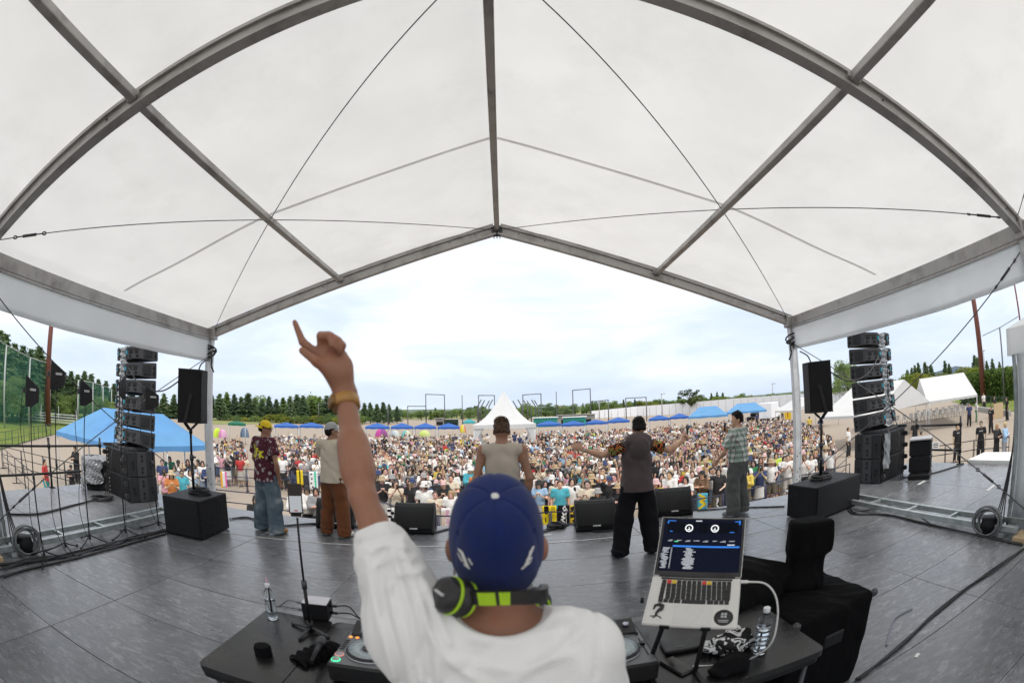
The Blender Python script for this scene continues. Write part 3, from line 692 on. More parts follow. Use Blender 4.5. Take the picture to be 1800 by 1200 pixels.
def decal(target, name, shapes, box, res, frame, m, parent=None, lift=.002):
    """cells of the shapes, drawn in the plane frame (origin, u, v, n), laid onto target by casting along n"""
    me = target.data; bvh = BVHTree.FromPolygons([v.co for v in me.vertices], [p.vertices for p in me.polygons])
    o, u, v, n = [Vector(a) for a in frame]; tst = shape_test(shapes); x0, y0, x1, y1 = box
    nx, ny = int((x1-x0)/res), int((y1-y0)/res); hit = {}; mb = MB()
    def P(i, j):
        if (i, j) not in hit:
            h = bvh.ray_cast(o+u*(x0+i*res)+v*(y0+j*res), n); hit[(i, j)] = None
            if h[0] is not None:
                nn = h[1] if h[1].dot(n) < 0 else -h[1]
                hit[(i, j)] = len(mb.v); mb.v.append(tuple(h[0]+nn*lift-n*lift*.4))
        return hit[(i, j)]
    for i in range(nx):
        for j in range(ny):
            if tst(x0+(i+.5)*res, y0+(j+.5)*res):
                q = [P(i, j), P(i+1, j), P(i+1, j+1), P(i, j+1)]
                if None not in q: mb.f.append(tuple(q)); mb.sm.append(True); mb.mi.append(0)
    return mb.build(name, m, parent if parent is not None else target)
def text_mesh(txt, size, name='lettering'):
    c = bpy.data.curves.new(name, 'FONT'); c.body = txt; c.size = size; c.align_x = 'CENTER'; c.align_y = 'CENTER'; c.resolution_u = 2
    o = bpy.data.objects.new(name, c); me = bpy.data.meshes.new_from_object(o); bpy.data.objects.remove(o); bpy.data.curves.remove(c); me.name = name; return me
def text(name, txt, size, m, parent, loc, rot, sx=1.):
    me = text_mesh(txt, size, name); o = link(name, me, parent, m); o.location = loc; o.rotation_euler = rot; o.scale = (sx, 1, 1); return o
# ------------------------------------------------------------------ cloth and skin
def skin_mat(name, col):
    m = mat(name, col, .46, .16, 9, .22, 260, spec=.42, dirt=[col[0]*1.05, col[1]*.78, col[2]*.72], dscale=26); b = [n for n in m.node_tree.nodes if n.type == 'BSDF_PRINCIPLED'][0]
    b.inputs['Subsurface Weight'].default_value = .12; b.inputs['Subsurface Radius'].default_value = (.012, .005, .003); return m
M_SKIN = skin_mat('skin', (.50, .30, .20)); M_SKINT = skin_mat('tanned skin', (.33, .175, .11))
fab = lambda n, c, v=.08, **k: mat(n, c, k.pop('rough', .85), v, k.pop('scale', 9), k.pop('bump', .35), k.pop('bscale', 130), spec=.25 if max(c) > .05 else .08, sheen=.12 if max(c) > .05 else 0, **k)
M_HAIR = mat('black hair', (.010, .008, .0075), .6, .35, 40, .4, 160, aniso=(1, 1, .3), spec=.18)
M_HAIRB = mat('brown dyed hair', (.075, .043, .026), .6, .4, 40, .5, 160, aniso=(1, 1, .3), spec=.2)
def pattern_mat(name, build, rough=.85):
    m = bpy.data.materials.new(name); m.use_nodes = True; t = m.node_tree; b = t.nodes['Principled BSDF']; tc = N(t, 'ShaderNodeTexCoord')
    t.links.new(build(t, tc.outputs['Object']), b.inputs['Base Color']); b.inputs['Roughness'].default_value = rough; b.inputs['Specular IOR Level'].default_value = .2; return m
def _aloha(t, v):
    nz = N(t, 'ShaderNodeTexNoise'); nz.inputs['Scale'].default_value = 16; nz.inputs['Detail'].default_value = 3; t.links.new(v, nz.inputs['Vector'])
    va = N(t, 'ShaderNodeVectorMath', operation='MULTIPLY_ADD'); t.links.new(nz.outputs['Color'], va.inputs[0]); va.inputs[1].default_value = (.07, .07, .07); t.links.new(v, va.inputs[2])
    v1 = N(t, 'ShaderNodeTexVoronoi'); v1.inputs['Scale'].default_value = 13; t.links.new(va.outputs[0], v1.inputs['Vector'])
    v2 = N(t, 'ShaderNodeTexVoronoi'); v2.inputs['Scale'].default_value = 31; t.links.new(va.outputs[0], v2.inputs['Vector'])
    c = mix(t, ramp(t, v2.outputs[0], [(.18, 1.), (.26, 0.)]), (.075, .018, .030), (.20, .09, .11))
    return mix(t, ramp(t, v1.outputs[0], [(.29, .85), (.37, 0.)]), c, (.40, .36, .37))
def _plaid(t, v):
    sp = N(t, 'ShaderNodeSeparateXYZ'); t.links.new(v, sp.inputs[0]); c = (.58, .61, .57)
    xy = math_n(t, 'ADD', sp.outputs[0], math_n(t, 'MULTIPLY', sp.outputs[1], .9))
    def band(s, per, ph, wd): return math_n(t, 'LESS_THAN', math_n(t, 'FRACT', math_n(t, 'ADD', math_n(t, 'DIVIDE', s, per), ph+40)), wd)
    for per, ph, wd, col, a in ((.085, 0, .45, (.06, .17, .125), .55), (.085, .62, .10, (.14, .05, .05), .6), (.085, .2, .06, (.6, .62, .58), .5)):
        for s in (xy, sp.outputs[2]): c = mix(t, math_n(t, 'MULTIPLY', band(s, per, ph, wd), a), c, col)
    return c
def _camo(t, v):
    n = N(t, 'ShaderNodeTexNoise'); n.inputs['Scale'].default_value = 13; n.inputs['Detail'].default_value = 1; n.inputs['Distortion'].default_value = 1.2; t.links.new(v, n.inputs['Vector'])
    return ramp(t, n.outputs[0], [(0, (.015, .015, .012)), (.47, (.50, .12, .03)), (.535, (.02, .02, .016)), (.57, (.30, .42, .10)), (.61, (.02, .02, .015)), (.68, (.55, .28, .12))], 'CONSTANT')
def _denim(t, v):
    n = N(t, 'ShaderNodeTexNoise'); n.inputs['Scale'].default_value = 5; n.inputs['Detail'].default_value = 6; t.links.new(v, n.inputs['Vector'])
    n2 = N(t, 'ShaderNodeTexNoise'); n2.inputs['Scale'].default_value = 120; t.links.new(v, n2.inputs['Vector'])
    return mix(t, .25, ramp(t, n.outputs[0], [(.3, (.065, .095, .125)), (.55, (.115, .155, .185)), (.68, (.25, .29, .30))]), n2.outputs[0], 'OVERLAY')
M_ALOHA = pattern_mat('maroon floral shirt cloth', _aloha); M_PLAID = pattern_mat('green plaid cloth', _plaid); M_CAMO = pattern_mat('orange camouflage cloth', _camo); M_DENIM = pattern_mat('faded denim', _denim)
def bounds(J, pad=.2):
    P = np.array([v for k, v in J.items() if k != 'H']); lo = P.min(0)-pad; hi = P.max(0)+pad; lo[2] = -.03; return lo, hi
def field_obj(name, J, fn, m, root, h=.0105, sm=2, pad=.2, lo=None, hi=None):
    a, b = bounds(J, pad); f = Field(a if lo is None else lo, b if hi is None else hi, h); fn(f); return link(name, f.mesh(name, sm), root, m)
def person(label, loc, rz, J, parts, group=None):
    root = thing('person', label, 'person', loc, rz, group)
    for nm, fn, m, *k in parts: field_obj(nm, J, fn, m, root, **(k[0] if k else {}))
    return root
GP = 'singers on the stage facing the crowd'
kid = lambda r, n: [c for c in r.children if c.name.startswith(n)][0]
def cap_on(root, J, hy, m, tilt=0., back=False, mb=None, style='cap', grow=0.):
    s = J['H']/1.72; c = cap_mesh(s, 'cap', style, grow)
    if mb is not None: c.m = mb
    if style == 'cap': brim(c, s, grow)
    o = c.build('cap', m, root); a = hy+(math.pi if back else 0); o.location = Vector(J['head'])+Vector((0, -.004, .028*s)); o.rotation_euler = Euler((tilt, 0, a)); 
    b = MB(); b.lathe([(.0, .004), (.007, .003), (.009, 0), (.007, -.003)], 8, (0, -.01, .109*s+grow)); b.build('cap_button', m, o); return o
def mic_thing(p0, p1, label, group=None):
    p0, p1 = Vector(p0), Vector(p1); d = (p1-p0).normalized(); t = thing('microphone', label, 'microphone', p0, group=group)
    MB().cyl((0, 0, 0), d*.17, .011, .017, 10).build('handle', M_BLK, t)
    q = d.to_track_quat('Z', 'Y').to_matrix(); m = MB(); m.lathe([(.012, .155), (.021, .17), (.0255, .19), (.0245, .205), (.016, .22), (.0, .225)], 12, M=q); m.build('grille', mat('microphone grille', (.10, .10, .105), .45, .3, 220, .8, 400, metal=.6), t); return t
# 1 ---- yellow cap, floral shirt
H = 1.70; J = joints(H, stance=.16, elL=(-.30, .02, 1.11), wrL=(-.26, .16, .93), elR=(.30, -.03, 1.09), wrR=(.26, .05, .85), head=(.01, .02, 1.575))
hy = -1.0
r1 = person('man in yellow backward cap and maroon floral shirt on the stage', (-3.50, -1.2, 0), -.35, J, [
    ('body', lambda f: skin(f, J, hands=('fist', 'relax'), hy=hy), M_SKINT), ('floral_shirt', lambda f: f_shirt(f, J, .035, .62, .80, .045, .05, seed=1), M_ALOHA),
    ('jeans', lambda f: f_pants(f, J, .035, .05, .9, .010, 2, .03), M_DENIM), ('shoes', lambda f: f_shoes(f, J, .048), fab('tan suede', (.42, .20, .07))),
    ('hair', lambda f: f_hair(f, J, hy, .0, .006, -.05, .02, fringe=.0), M_HAIR)], GP)
cap_on(r1, J, hy, fab('yellow cap cloth', (.72, .52, .02)), .12, True)
sg = MB(); Rg = Matrix.Rotation(hy, 3, 'Z'); hc = Vector(J['head'])
for q in (-1, 1): sg.cyl(hc+Rg@Vector((q*.033, .098, .012)), hc+Rg@Vector((q*.033, .104, .012)), .025, n=12); sg.tube([hc+Rg@Vector((q*.055, .098, .016)), hc+Rg@Vector((q*.082, .05, .018)), hc+Rg@Vector((q*.083, -.01, .012))], .004, 5)
sg.build('sunglasses', M_BLK, r1)
shp = [('s', [(-.115, -.055), (-.105, .0), (-.11, .07)], .026), ('s', [(-.13, -.06), (-.075, -.06)], .024), ('s', [(-.11, .075), (-.155, .06)], .018), ('s', [(-.11, .075), (-.15, .10)], .018), ('s', [(-.11, .075), (-.075, .105)], .018), ('s', [(-.11, .075), (-.07, .065)], .018), ('s', [(-.11, .078), (-.115, .115)], .016),
       ('s', [(-.035, -.065), (-.02, .0), (-.03, .05)], .036), ('s', [(-.045, .045), (.01, .06), (.02, .02)], .022), ('s', [(.06, -.07), (.05, -.01), (.06, .015)], .03), ('s', [(.055, -.03), (.10, .02)], .024), ('s', [(.055, -.02), (.105, -.065)], .026)]
decal(kid(r1, 'floral_shirt'), 'shirt_print', shp, (-.18, -.1, .13, .13), .006, ((-.005, -1, 1.23), (1, 0, 0), (0, 0, 1), (0, 1, 0)), fab('yellow print', (.72, .66, .05)), lift=.004)
Mw = r1.matrix_basis
mic_thing(Mw@Vector((-.235, .20, .86)), Mw@Vector((-.33, .27, .92)), 'black microphone in the hand of the man in the yellow cap')
# 2 ---- grey cap, cream shirt, brown trousers
H = 1.70; J = joints(H, stance=.12, elL=(-.29, .14, 1.20), wrL=(-.12, .30, 1.34), elR=(.30, .02, 1.10), wrR=(.22, .20, 1.0), head=(.01, .015, 1.58))
hy = -.75
r2 = person('man in grey cap, cream shirt and brown trousers seen from behind', (-2.45, -1.0, 0), -.25, J, [
    ('body', lambda f: skin(f, J, hands=('fist', 'relax'), hy=hy), M_SKINT), ('cream_shirt', lambda f: f_shirt(f, J, .035, .75, .83, .03, .05, seed=4), fab('cream shirt cloth', (.56, .49, .385), .06)),
    ('trousers', lambda f: f_pants(f, J, .03, .03, .93, .009, 5, .02), fab('brown velvet', (.15, .052, .018), .2, scale=5)), ('shoes', lambda f: f_shoes(f, J, .047), fab('white leather', (.66, .64, .6), rough=.5)),
    ('hair', lambda f: f_hair(f, J, hy, .0, .010, -.085, .03, fringe=.0), M_HAIR)], GP)
cap_on(r2, J, hy, fab('grey cap cloth', (.33, .335, .34)), .1)
# 3 ---- sleeveless shirt
H = 1.80; J = joints(H, stance=.16, elL=(-.275, -.03, 1.17), wrL=(-.24, .10, .94), elR=(.275, -.03, 1.17), wrR=(.25, .08, .92))
hy = .05
r3 = person('man with short brown hair in a sand coloured sleeveless top, centre of the stage', (.035, -2.6, 0), 0, J, [
    ('body', lambda f: skin(f, J, hands=('fist', 'relax'), hy=hy), M_SKINT), ('sleeveless_top', lambda f: f_shirt(f, J, .022, hem=.86, flare=.02, sleeveless=True, seed=7, wr=.004), fab('sand jersey', (.46, .40, .33), .05)),
    ('trousers', lambda f: f_pants(f, J, .03, .03, None, .008, 3, .02), fab('charcoal trousers', (.03, .03, .034))), ('shoes', lambda f: f_shoes(f, J), fab('black leather', (.02, .02, .02), rough=.4)),
    ('hair', lambda f: f_hair(f, J, hy, .0, .005, -.028, .06, 0, .024, 3, .05), M_HAIRB, dict(h=.008))], GP)
def tufts(h, n, L, seed, zmin):
    r = random.Random(seed); vs = [v for v in h.data.vertices if v.co.z > zmin]; q = MB()
    for _ in range(n):
        v = r.choice(vs); d = (v.normal+Vector((r.gauss(0, .35), r.gauss(0, .35), r.gauss(.35, .3)))).normalized(); q.cyl(v.co-d*.004, v.co+d*L*r.uniform(.5, 1.2), .0045, .0006, 4, False)
    q.build('hair_tuft', list(h.data.materials), h, kind='stuff')
tufts(kid(r3, 'hair'), 220, .017, 1, 1.755)
# 4 ---- hooded vest, arms spread
H = 1.73; J = joints(H, stance=.20, head=(.035, .015, 1.60), elL=(-.42, .06, 1.30), wrL=(-.645, .12, 1.375), fiL=(-.80, .16, 1.46), elR=(.42, -.02, 1.30), wrR=(.60, -.02, 1.40), fiR=(.72, .04, 1.47), shL=(-.20, -.01, 1.385), shR=(.21, -.01, 1.39))
hy = .0
def hoodie(f):
    f_shirt(f, J, .035, hem=.84, flare=.035, sleeveless=True, seed=9, wr=.006, neck_r=.058)
    c = J['neck']; f.ell(c+V3(0, -.075, .005), (.165, .10, .085), .012, (.6, 0, 0)); f.ell(c+V3(0, -.125, -.10), (.125, .075, .15), .015, (.2, 0, 0)); f.cone(c+V3(-.10, -.01, .022), c+V3(.10, -.01, .022), .046, None, .02)
    f.cone(c+V3(0, .01, .02), c+V3(0, .05, .15), .062, .075, .01, op='s'); f.ripple(.004, 35, 20, 30, 4, 1.3, 1.5)
def tee4(f):
    for n in 'LR':
        d = J['el'+n]-J['sh'+n]; f.cone(J['sh'+n], J['sh'+n]+d*.75, .068, .078, .02, (1, 1, 1)); f.cutc(d, J['sh'+n]+d*.62, J['sh'+n]+d*.8, .12)
    f.ripple(.006, 40, 30, 30, 1)
r4 = person('man in maroon grey hooded vest with both arms spread wide', (1.64, -1.97, 0), .05, J, [
    ('body', lambda f: skin(f, J, hands=('open', 'fist'), hy=hy, thumbs=((.2, .1, 1), (.0, .4, 1))), M_SKIN, dict(h=.0095)), ('hooded_vest', hoodie, fab('maroon grey fleece', (.080, .060, .060), .1)), ('camouflage_tee', tee4, M_CAMO),
    ('cargo_trousers', lambda f: f_pants(f, J, .03, .035, .92, .008, 6, .03), fab('black cargo cloth', (.011, .011, .013))), ('shoes', lambda f: f_shoes(f, J, .05), fab('black sneaker', (.03, .03, .032), rough=.4)),
    ('hair', lambda f: f_hair(f, J, hy, .0, .005, -.034, .05, 0, .022, 5, .04), M_HAIR, dict(h=.008))], GP)
m = MB(); d = Vector(J['fiL'])-Vector(J['wrL']); d.normalize(); c = Vector(J['wrL'])-d*.02; a = d.orthogonal().normalized(); b = d.cross(a)
m.tube([c+(a*math.cos(q)+b*math.sin(q))*.031 for q in [2*math.pi*i/12 for i in range(12)]], .006, 5, closed=True); m.build('bracelet', mat('silver', (.5, .5, .5), .3, metal=.8), r4)
Mw = Matrix.Rotation(.05, 4, 'Z'); Mw.translation = Vector((1.64, -1.97, 0)); mic_thing(Mw@Vector((.685, .01, 1.40)), Mw@Vector((.74, .10, 1.56)), 'black microphone in the right hand of the man in the hooded vest')
# 5 ---- plaid shirt
H = 1.66; J = joints(H, stance=.10, elL=(-.29, .09, 1.06), wrL=(-.21, .27, .92), elR=(.25, .16, 1.10), wrR=(.07, .25, 1.36), head=(-.0, .02, 1.55))
hy = .95
r5 = person('man in green plaid shirt and wide grey trousers looking left', (3.72, -.75, 0), .55, J, [
    ('body', lambda f: skin(f, J, hands=('relax', 'fist'), hy=hy), M_SKIN), ('plaid_shirt', lambda f: f_shirt(f, J, .035, .80, .88, .035, .05, seed=12), M_PLAID),
    ('wide_trousers', lambda f: f_pants(f, J, .034, .045, .93, .010, 8, .03), fab('washed grey denim', (.085, .088, .085), .3, scale=5)), ('shoes', lambda f: f_shoes(f, J, .046), fab('grey sneaker', (.2, .2, .2))),
    ('hair', lambda f: f_hair(f, J, hy, .0, .012, -.06, .075, 0, .016, 6, .03), M_HAIR, dict(h=.008))], GP)
Mw = Matrix.Rotation(.55, 4, 'Z'); Mw.translation = Vector((3.72, -.75, 0)); mic_thing(Mw@Vector((.05, .29, 1.36)), Mw@Vector((-.08, .20, 1.50)), 'black microphone held to the mouth of the man in plaid')
tufts(kid(r4, 'hair'), 200, .016, 2, 1.56); tufts(kid(r5, 'hair'), 220, .020, 3, 1.53)
# ------------------------------------------------------------------ the DJ in front of the camera
O = V3(.06, -6.64, 0); L_ = lambda p: np.asarray(p, float)-O; AP = lambda px, py, D: L_(AD(px, py, D))
J = dict(H=1.74, head=L_((.052, -6.525, 1.618)), neck=L_((.06, -6.605, 1.47)), che=L_((.07, -6.66, 1.24)), pel=L_((.06, -6.68, .93)))
J.update(shL=L_((-.105, -6.615, 1.475)), elL=AP(638, 872, .96), wrL=AP(607, 695, 1.09), fiL=AP(570, 600, 1.12), shR=L_((.200, -6.665, 1.435)), elR=L_((.262, -6.56, 1.15)), wrR=L_((.24, -6.33, 1.00)), fiR=L_((.22, -6.2, .93)))
for s, n in ((-1, 'L'), (1, 'R')): J['hip'+n] = V3(s*.09, -.04, .88); J['kn'+n] = V3(s*.12, -.01, .49); J['an'+n] = V3(s*.14, -.05, .08); J['toe'+n] = V3(s*.17, .1, .04)
DT = .26
def dj_skin(f):
    skin(f, J, hands=(None, 'relax'), hy=0, tilt=DT, face=True, ar=.74)
    c = lambda *a, **k: f.cone(*a, **k); P = AP
    for q_ in (-1, 1): f.ell(J['head']+V3(q_*.091, .010, -.022), (.010, .018, .029), .008, (.1, 0, q_*.35))
    c = f.cone; f.cone(J['elL']*.8+J['wrL']*.2, J['elL']*.5+J['wrL']*.5, .0305, .030, .02)
    c(P(607, 690, 1.09), P(590, 648, 1.095), .026, .030, k=.02); c(P(598, 655, 1.09), P(575, 625, 1.11), .030, .025, k=.02); c(P(604, 640, 1.095), P(596, 622, 1.105), .020, .017, k=.015)
    c(P(586, 652, 1.08), P(557, 635, 1.08), .017, .014, k=.015); c(P(557, 635, 1.08), P(531, 616, 1.095), .0125, .009, k=.004)
    c(P(556, 622, 1.115), P(532, 601, 1.12), .0125, .0105, k=.012); c(P(532, 601, 1.12), P(518, 566, 1.13), .0100, .0072, k=.003)
    for q in (((566, 616, 1.115), (564, 590, 1.10), (580, 590, 1.075), (584, 606, 1.065)), ((579, 614, 1.11), (579, 591, 1.09), (592, 597, 1.068), (593, 611, 1.065)), ((592, 617, 1.105), (594, 600, 1.085), (602, 607, 1.068), (599, 618, 1.068))):
        c(P(*q[0]), P(*q[1]), .0115, .0110, k=.008); c(P(*q[1]), P(*q[2]), .0110, .0095, k=.003); c(P(*q[2]), P(*q[3]), .0092, .008, k=.003)
def dj_tee(f):
    sh, el = J['shL'], J['elL']; d = el-sh
    f.cone(J['che'], J['neck']-V3(0, .005, .115), .170, .145, .05, (1, .70, 1)); f.cone(V3(0, -.04, .80), J['che'], .19, .172, .06, (1, .74, 1))
    f.cone(J['neck']-V3(0, .015, .052), J['shR']+V3(-.01, 0, -.010), .072, .072, .05); f.cone(J['neck']-V3(.03, .03, .055), J['neck']-V3(-.03, .03, .055), .085, None, .05); f.cone(J['neck']-V3(0, .015, .07), sh+V3(0, -.005, -.02), .078, .09, .06)
    f.cone(J['shR'], J['shR']+(J['elR']-J['shR'])*.85, .068, .082, .05); f.cone(sh, sh+d*.45, .080, .058, .05); f.cone(sh+d*.45, sh+d*1.05, .056, .028, .035)
    f.cone(sh+V3(.01, -.01, -.07), J['che']+V3(-.07, 0, .05), .068, .09, .07); f.cone(J['shR']+V3(-.04, -.01, -.08), J['che']+V3(.06, -.02, .06), .075, .10, .07)
    x, y, z = f.ax[0][:, None, None], f.ax[1][None, :, None], f.ax[2][None, None, :]
    a = sh-V3(.02, 0, .16)                                  # drape folds fan out below the raised arm and across the back
    ang = np.arctan2(x-a[0], z-a[2]); rr = np.sqrt((x-a[0])**2+(z-a[2])**2)
    wv = (1-2*np.abs(np.sin(.5*(ang*14+rr*9+1.2*np.sin(rr*17))))**.7)*np.exp(-((rr-.20)/.15)**2)
    f.F += (.0045*wv).astype(np.float32)
    wv = np.sin(30*(z+.75*x+.10*np.sin(9*x))+1.)*np.clip((1.44-z)/.1, 0, 1)*np.clip(1-np.abs(x-.12)/.26, 0, 1); f.F += (.0015*wv).astype(np.float32)
    u = ((x-sh[0])*d[0]+(y-sh[1])*d[1]+(z-sh[2])*d[2])/float(d@d); wv = np.sin(u*21+4*np.sin(5*(x-y)*6))*np.clip((u-.02)/.2, 0, 1)*np.clip((1.1-u)/.2, 0, 1)*(x < -.08); f.F += (.0022*wv).astype(np.float32)
    f.ripple(.0015, 60, 42, 37, 3); o_ = CAM-O
    for amp, wd, pl in ((.0065, 8, ((707, 948), (721, 1007), (745, 1077), (763, 1135), (770, 1195))), (.0065, 8, ((690, 968), (708, 1025), (726, 1088), (734, 1165), (740, 1198))), (.006, 8, ((738, 1004), (759, 1046), (775, 1095), (790, 1130))), (.005, 7, ((650, 969), (683, 953), (712, 964))), (.0055, 7, ((662, 994), (691, 975), (726, 982))), (.0055, 8, ((680, 1035), (700, 1009), (742, 1003))),
        (.007, 8, ((644, 983), (655, 1039), (669, 1108), (691, 1190))), (.0065, 8, ((683, 1033), (695, 1094), (716, 1164), (722, 1198))), (.006, 9, ((740, 1061), (752, 1108), (790, 1164), (830, 1190))), (.004, 9, ((941, 1090), (970, 1074), (1000, 1072))), (.004, 12, ((830, 1120), (900, 1128), (980, 1105))), (.0045, 12, ((800, 1160), (900, 1178), (1000, 1150))), (-.004, 5, ((1042, 1078), (1052, 1120), (1046, 1190))), (.004, 10, ((900, 1198), (960, 1160), (1020, 1110))),
        (-.005, 7, ((714, 985), (733, 1050), (752, 1120), (756, 1190))), (-.005, 7, ((668, 1000), (680, 1070), (704, 1150), (708, 1198))), (-.004, 7, ((655, 985), (690, 966), (716, 974))), (-.003, 4, ((628, 955), (664, 946), (702, 938)))):
        f.fold([ray(*p_) for p_ in pl], amp*1.55, wd*.9/CAM_F, o_)
    f.cutc(d, sh+d*.74, sh+d*.90, .115); e = J['elR']-J['shR']; f.cutc(e, J['shR']+e*.72, J['shR']+e*.95, .14); f.cut((0, 0, -1), (0, 0, .84))
    nb = J['neck']; f.cone(nb+V3(0, .006, .028), nb+V3(0, .075, .12), .076, .10, .0, op='s'); f.ell(nb+V3(.0, -.035, .062), (.090, .085, .060), .006, op='s')
dj = thing('person', 'person with arm raised in a white T-shirt and blue cap behind the decks', 'person', O)
field_obj('body', J, dj_skin, skin_mat('shade darkened skin', (.30, .142, .085)), dj, .0042, 2, .14)  # skin base colour lowered so it carries the shade on the DJ
tee = field_obj('t_shirt', J, dj_tee, fab('white cotton jersey', (.80, .795, .78), .03, bump=.25, bscale=260), dj, .0046, 1, .2, lo=L_((-.45, -6.95, .78)), hi=L_((.55, -6.3, 1.85)))
m = MB(); nb = J['neck']; ax_ = Vector((0, .087, .125)).normalized(); cc = Vector(nb)+Vector((0, .0, .012)); a = ax_.orthogonal().normalized(); b = ax_.cross(a)
field_obj('trousers', J, lambda f: f_pants(f, J, .035, .03, .98, .008, 3, .02), fab('black cargo cloth', (0, 0, 0)), dj, .014, 1, .2, hi=V3(.5, .4, 1.1))
field_obj('shoes', J, lambda f: f_shoes(f, J), fab('white leather', (0, 0, 0)), dj, .014, 1, .2, hi=V3(.5, .4, .3))
field_obj('hair', J, lambda f: f_hair(f, J, 0, DT, -.004, -.080, .02, 0, -.012, 3, .0), M_HAIR, dj, .005, 1, .1, lo=J['head']-.16, hi=J['head']+.16)
# cap: six panels with stitched seams, eyelets, button, pale marks at the back
M_CAPB = fab('royal blue cap wool', (.0055, .017, .10), .16, bscale=420, bump=.3, scale=30); M_WHT = fab('white embroidery', (.72, .72, .70))
def cap_pt(q, t, a=.0925, b_=.116, h=.118):
    seam = 1-.016*max(0, math.cos(3*(q-math.pi/2)))**40-.016*max(0, math.cos(3*(q+math.pi/2)))**40
    z0 = -.016-.034*max(0, -math.sin(q))
    return Vector((a*math.cos(t)**.52*math.cos(q)*seam, -.012+b_*math.cos(t)**.52*math.sin(q)*seam, z0*(1-math.sin(t))+h*math.sin(t)**1.08*seam))
m = MB(); n, k = 144, 26; vs = [cap_pt(2*math.pi*j/n, (i/(k-1))**1.0*math.pi/2*.992) for i in range(k) for j in range(n)]
m.add(vs, [(i*n+j, i*n+(j+1) % n, (i+1)*n+(j+1) % n, (i+1)*n+j) for i in range(k-1) for j in range(n)]+[tuple((k-1)*n+j for j in range(n))], True)
ins = [cap_pt(2*math.pi*j/n, 0)*1.0-Vector((0, 0, .004)) for j in range(n)]; m.add(ins+[Vector((p.x*.95, p.y*.95, p.z+.012)) for p in ins], [((j+1) % n, j, n+j, n+(j+1) % n) for j in range(n)], True)
cap = m.build('cap', M_CAPB, dj); cap.location = Vector(J['head'])+Vector((0, -.002, .018)); cap.rotation_euler = (.60, 0, .02)
bm_ = MB(); brim(bm_, 1.0, .008, .072, .030); bm_.build('brim', M_CAPB, cap)
MB().lathe([(0, .0085), (.006, .0075), (.0095, .004), (.0105, 0), (.008, -.003)], 16, (0, -.012, .111)).build('cap_button', M_WHT, cap)
for i in range(6):
    q = math.pi/6*(2*i+1)+math.pi/2*0; p = cap_pt(q, .80); nn = (p-Vector((0, -.012, 0))).normalized()
    a = nn.orthogonal().normalized(); b = nn.cross(a); MB().tube([p+nn*.0005+(a*math.cos(x)+b*math.sin(x))*.0045 for x in [2*math.pi*j/10 for j in range(10)]], .0014, 5, closed=True).build('eyelet', M_CAPB, cap)
FR = ((0, -.6, 0), (1, 0, 0), (0, 0, 1), (0, 1, 0))
decal(cap, 'embroidered_mark', [('s', [(-.060, .046), (-.051, .024)], .0075), ('s', [(-.060, .046), (-.064, .045)], .006), ('s', [(-.047, .043), (-.043, .036)], .004), ('s', [(-.067, .034), (-.061, .027)], .004), ('s', [(-.056, .023), (-.048, .022)], .004)], (-.075, .01, -.035, .055), .0013, FR, M_WHT, lift=.0012)
decal(cap, 'embroidered_mark', [('s', [(.062, .048), (.050, .026)], .0065), ('s', [(.064, .048), (.058, .047)], .004), ('s', [(.053, .036), (.060, .030)], .0045), ('s', [(.044, .023), (.058, .025)], .005)], (.035, .01, .075, .055), .0013, FR, M_WHT, lift=.0012)
decal(cap, 'back_label', [('s', [(-.017, -0.029), (.018, -0.029)], .0022), ('s', [(-.017, -0.038), (.018, -0.038)], .0022), ('s', [(-.017, -0.029), (-.017, -0.038)], .0022), ('s', [(.018, -0.029), (.018, -0.038)], .0022), ('p', [(-.012, -0.030), (-.004, -0.030), (.0, -0.037), (-.012, -0.037)]), ('p', [(.003, -0.030), (.014, -0.030), (.014, -0.037), (.006, -0.037)])], (-.022, -.050, .024, -.022), .0011, FR, M_WHT, lift=.0012)
m = MB(); d = Vector(J['wrL']-J['elL']).normalized(); c = Vector(AP(608, 709, 1.08)); a = d.orthogonal().normalized(); b = d.cross(a)
P1 = [(.0275, -.0125), (.0335, -.0115), (.0335, .0115), (.0275, .0125)]; m.lathe(P1, 28, c, Matrix((a, b, d)).transposed(), ring=True)
wb = m.build('wristwatch', mat('amber brown strap', (.42, .22, .06), .45, .2, 30, spec=.5), dj)
e = (Vector(AP(586, 706, 1.07))-c); e = (e-d*e.dot(d)).normalized(); m = MB(); m.box(c+e*.034, (.014, .03, .026), M=Matrix((e, d.cross(e), d)).transposed(), bev=.003); m.build('watch_case', mat('dark gold', (.22, .12, .04), .35, metal=.5), wb)
m = MB(); ep = Vector(J['head'])+Vector((-.083, -.02, -.055)); m.tube([ep+Vector((0, .011*math.cos(x), .011*math.sin(x))) for x in [2*math.pi*i/14 for i in range(14)]], .0016, 5, closed=True); m.build('earring', mat('silver', (.5, .5, .5), .3, metal=.8), dj)
m = MB(); m.tube(curve_pts([Vector(nb)+Vector(p) for p in ((-.068, .015, .02), (-.05, -.045, .002), (0, -.066, -.008), (.05, -.045, .002), (.068, .015, .02))], 8), .0016, 5); m.build('necklace', mat('gold', (.6, .38, .12), .3, metal=.9), dj)
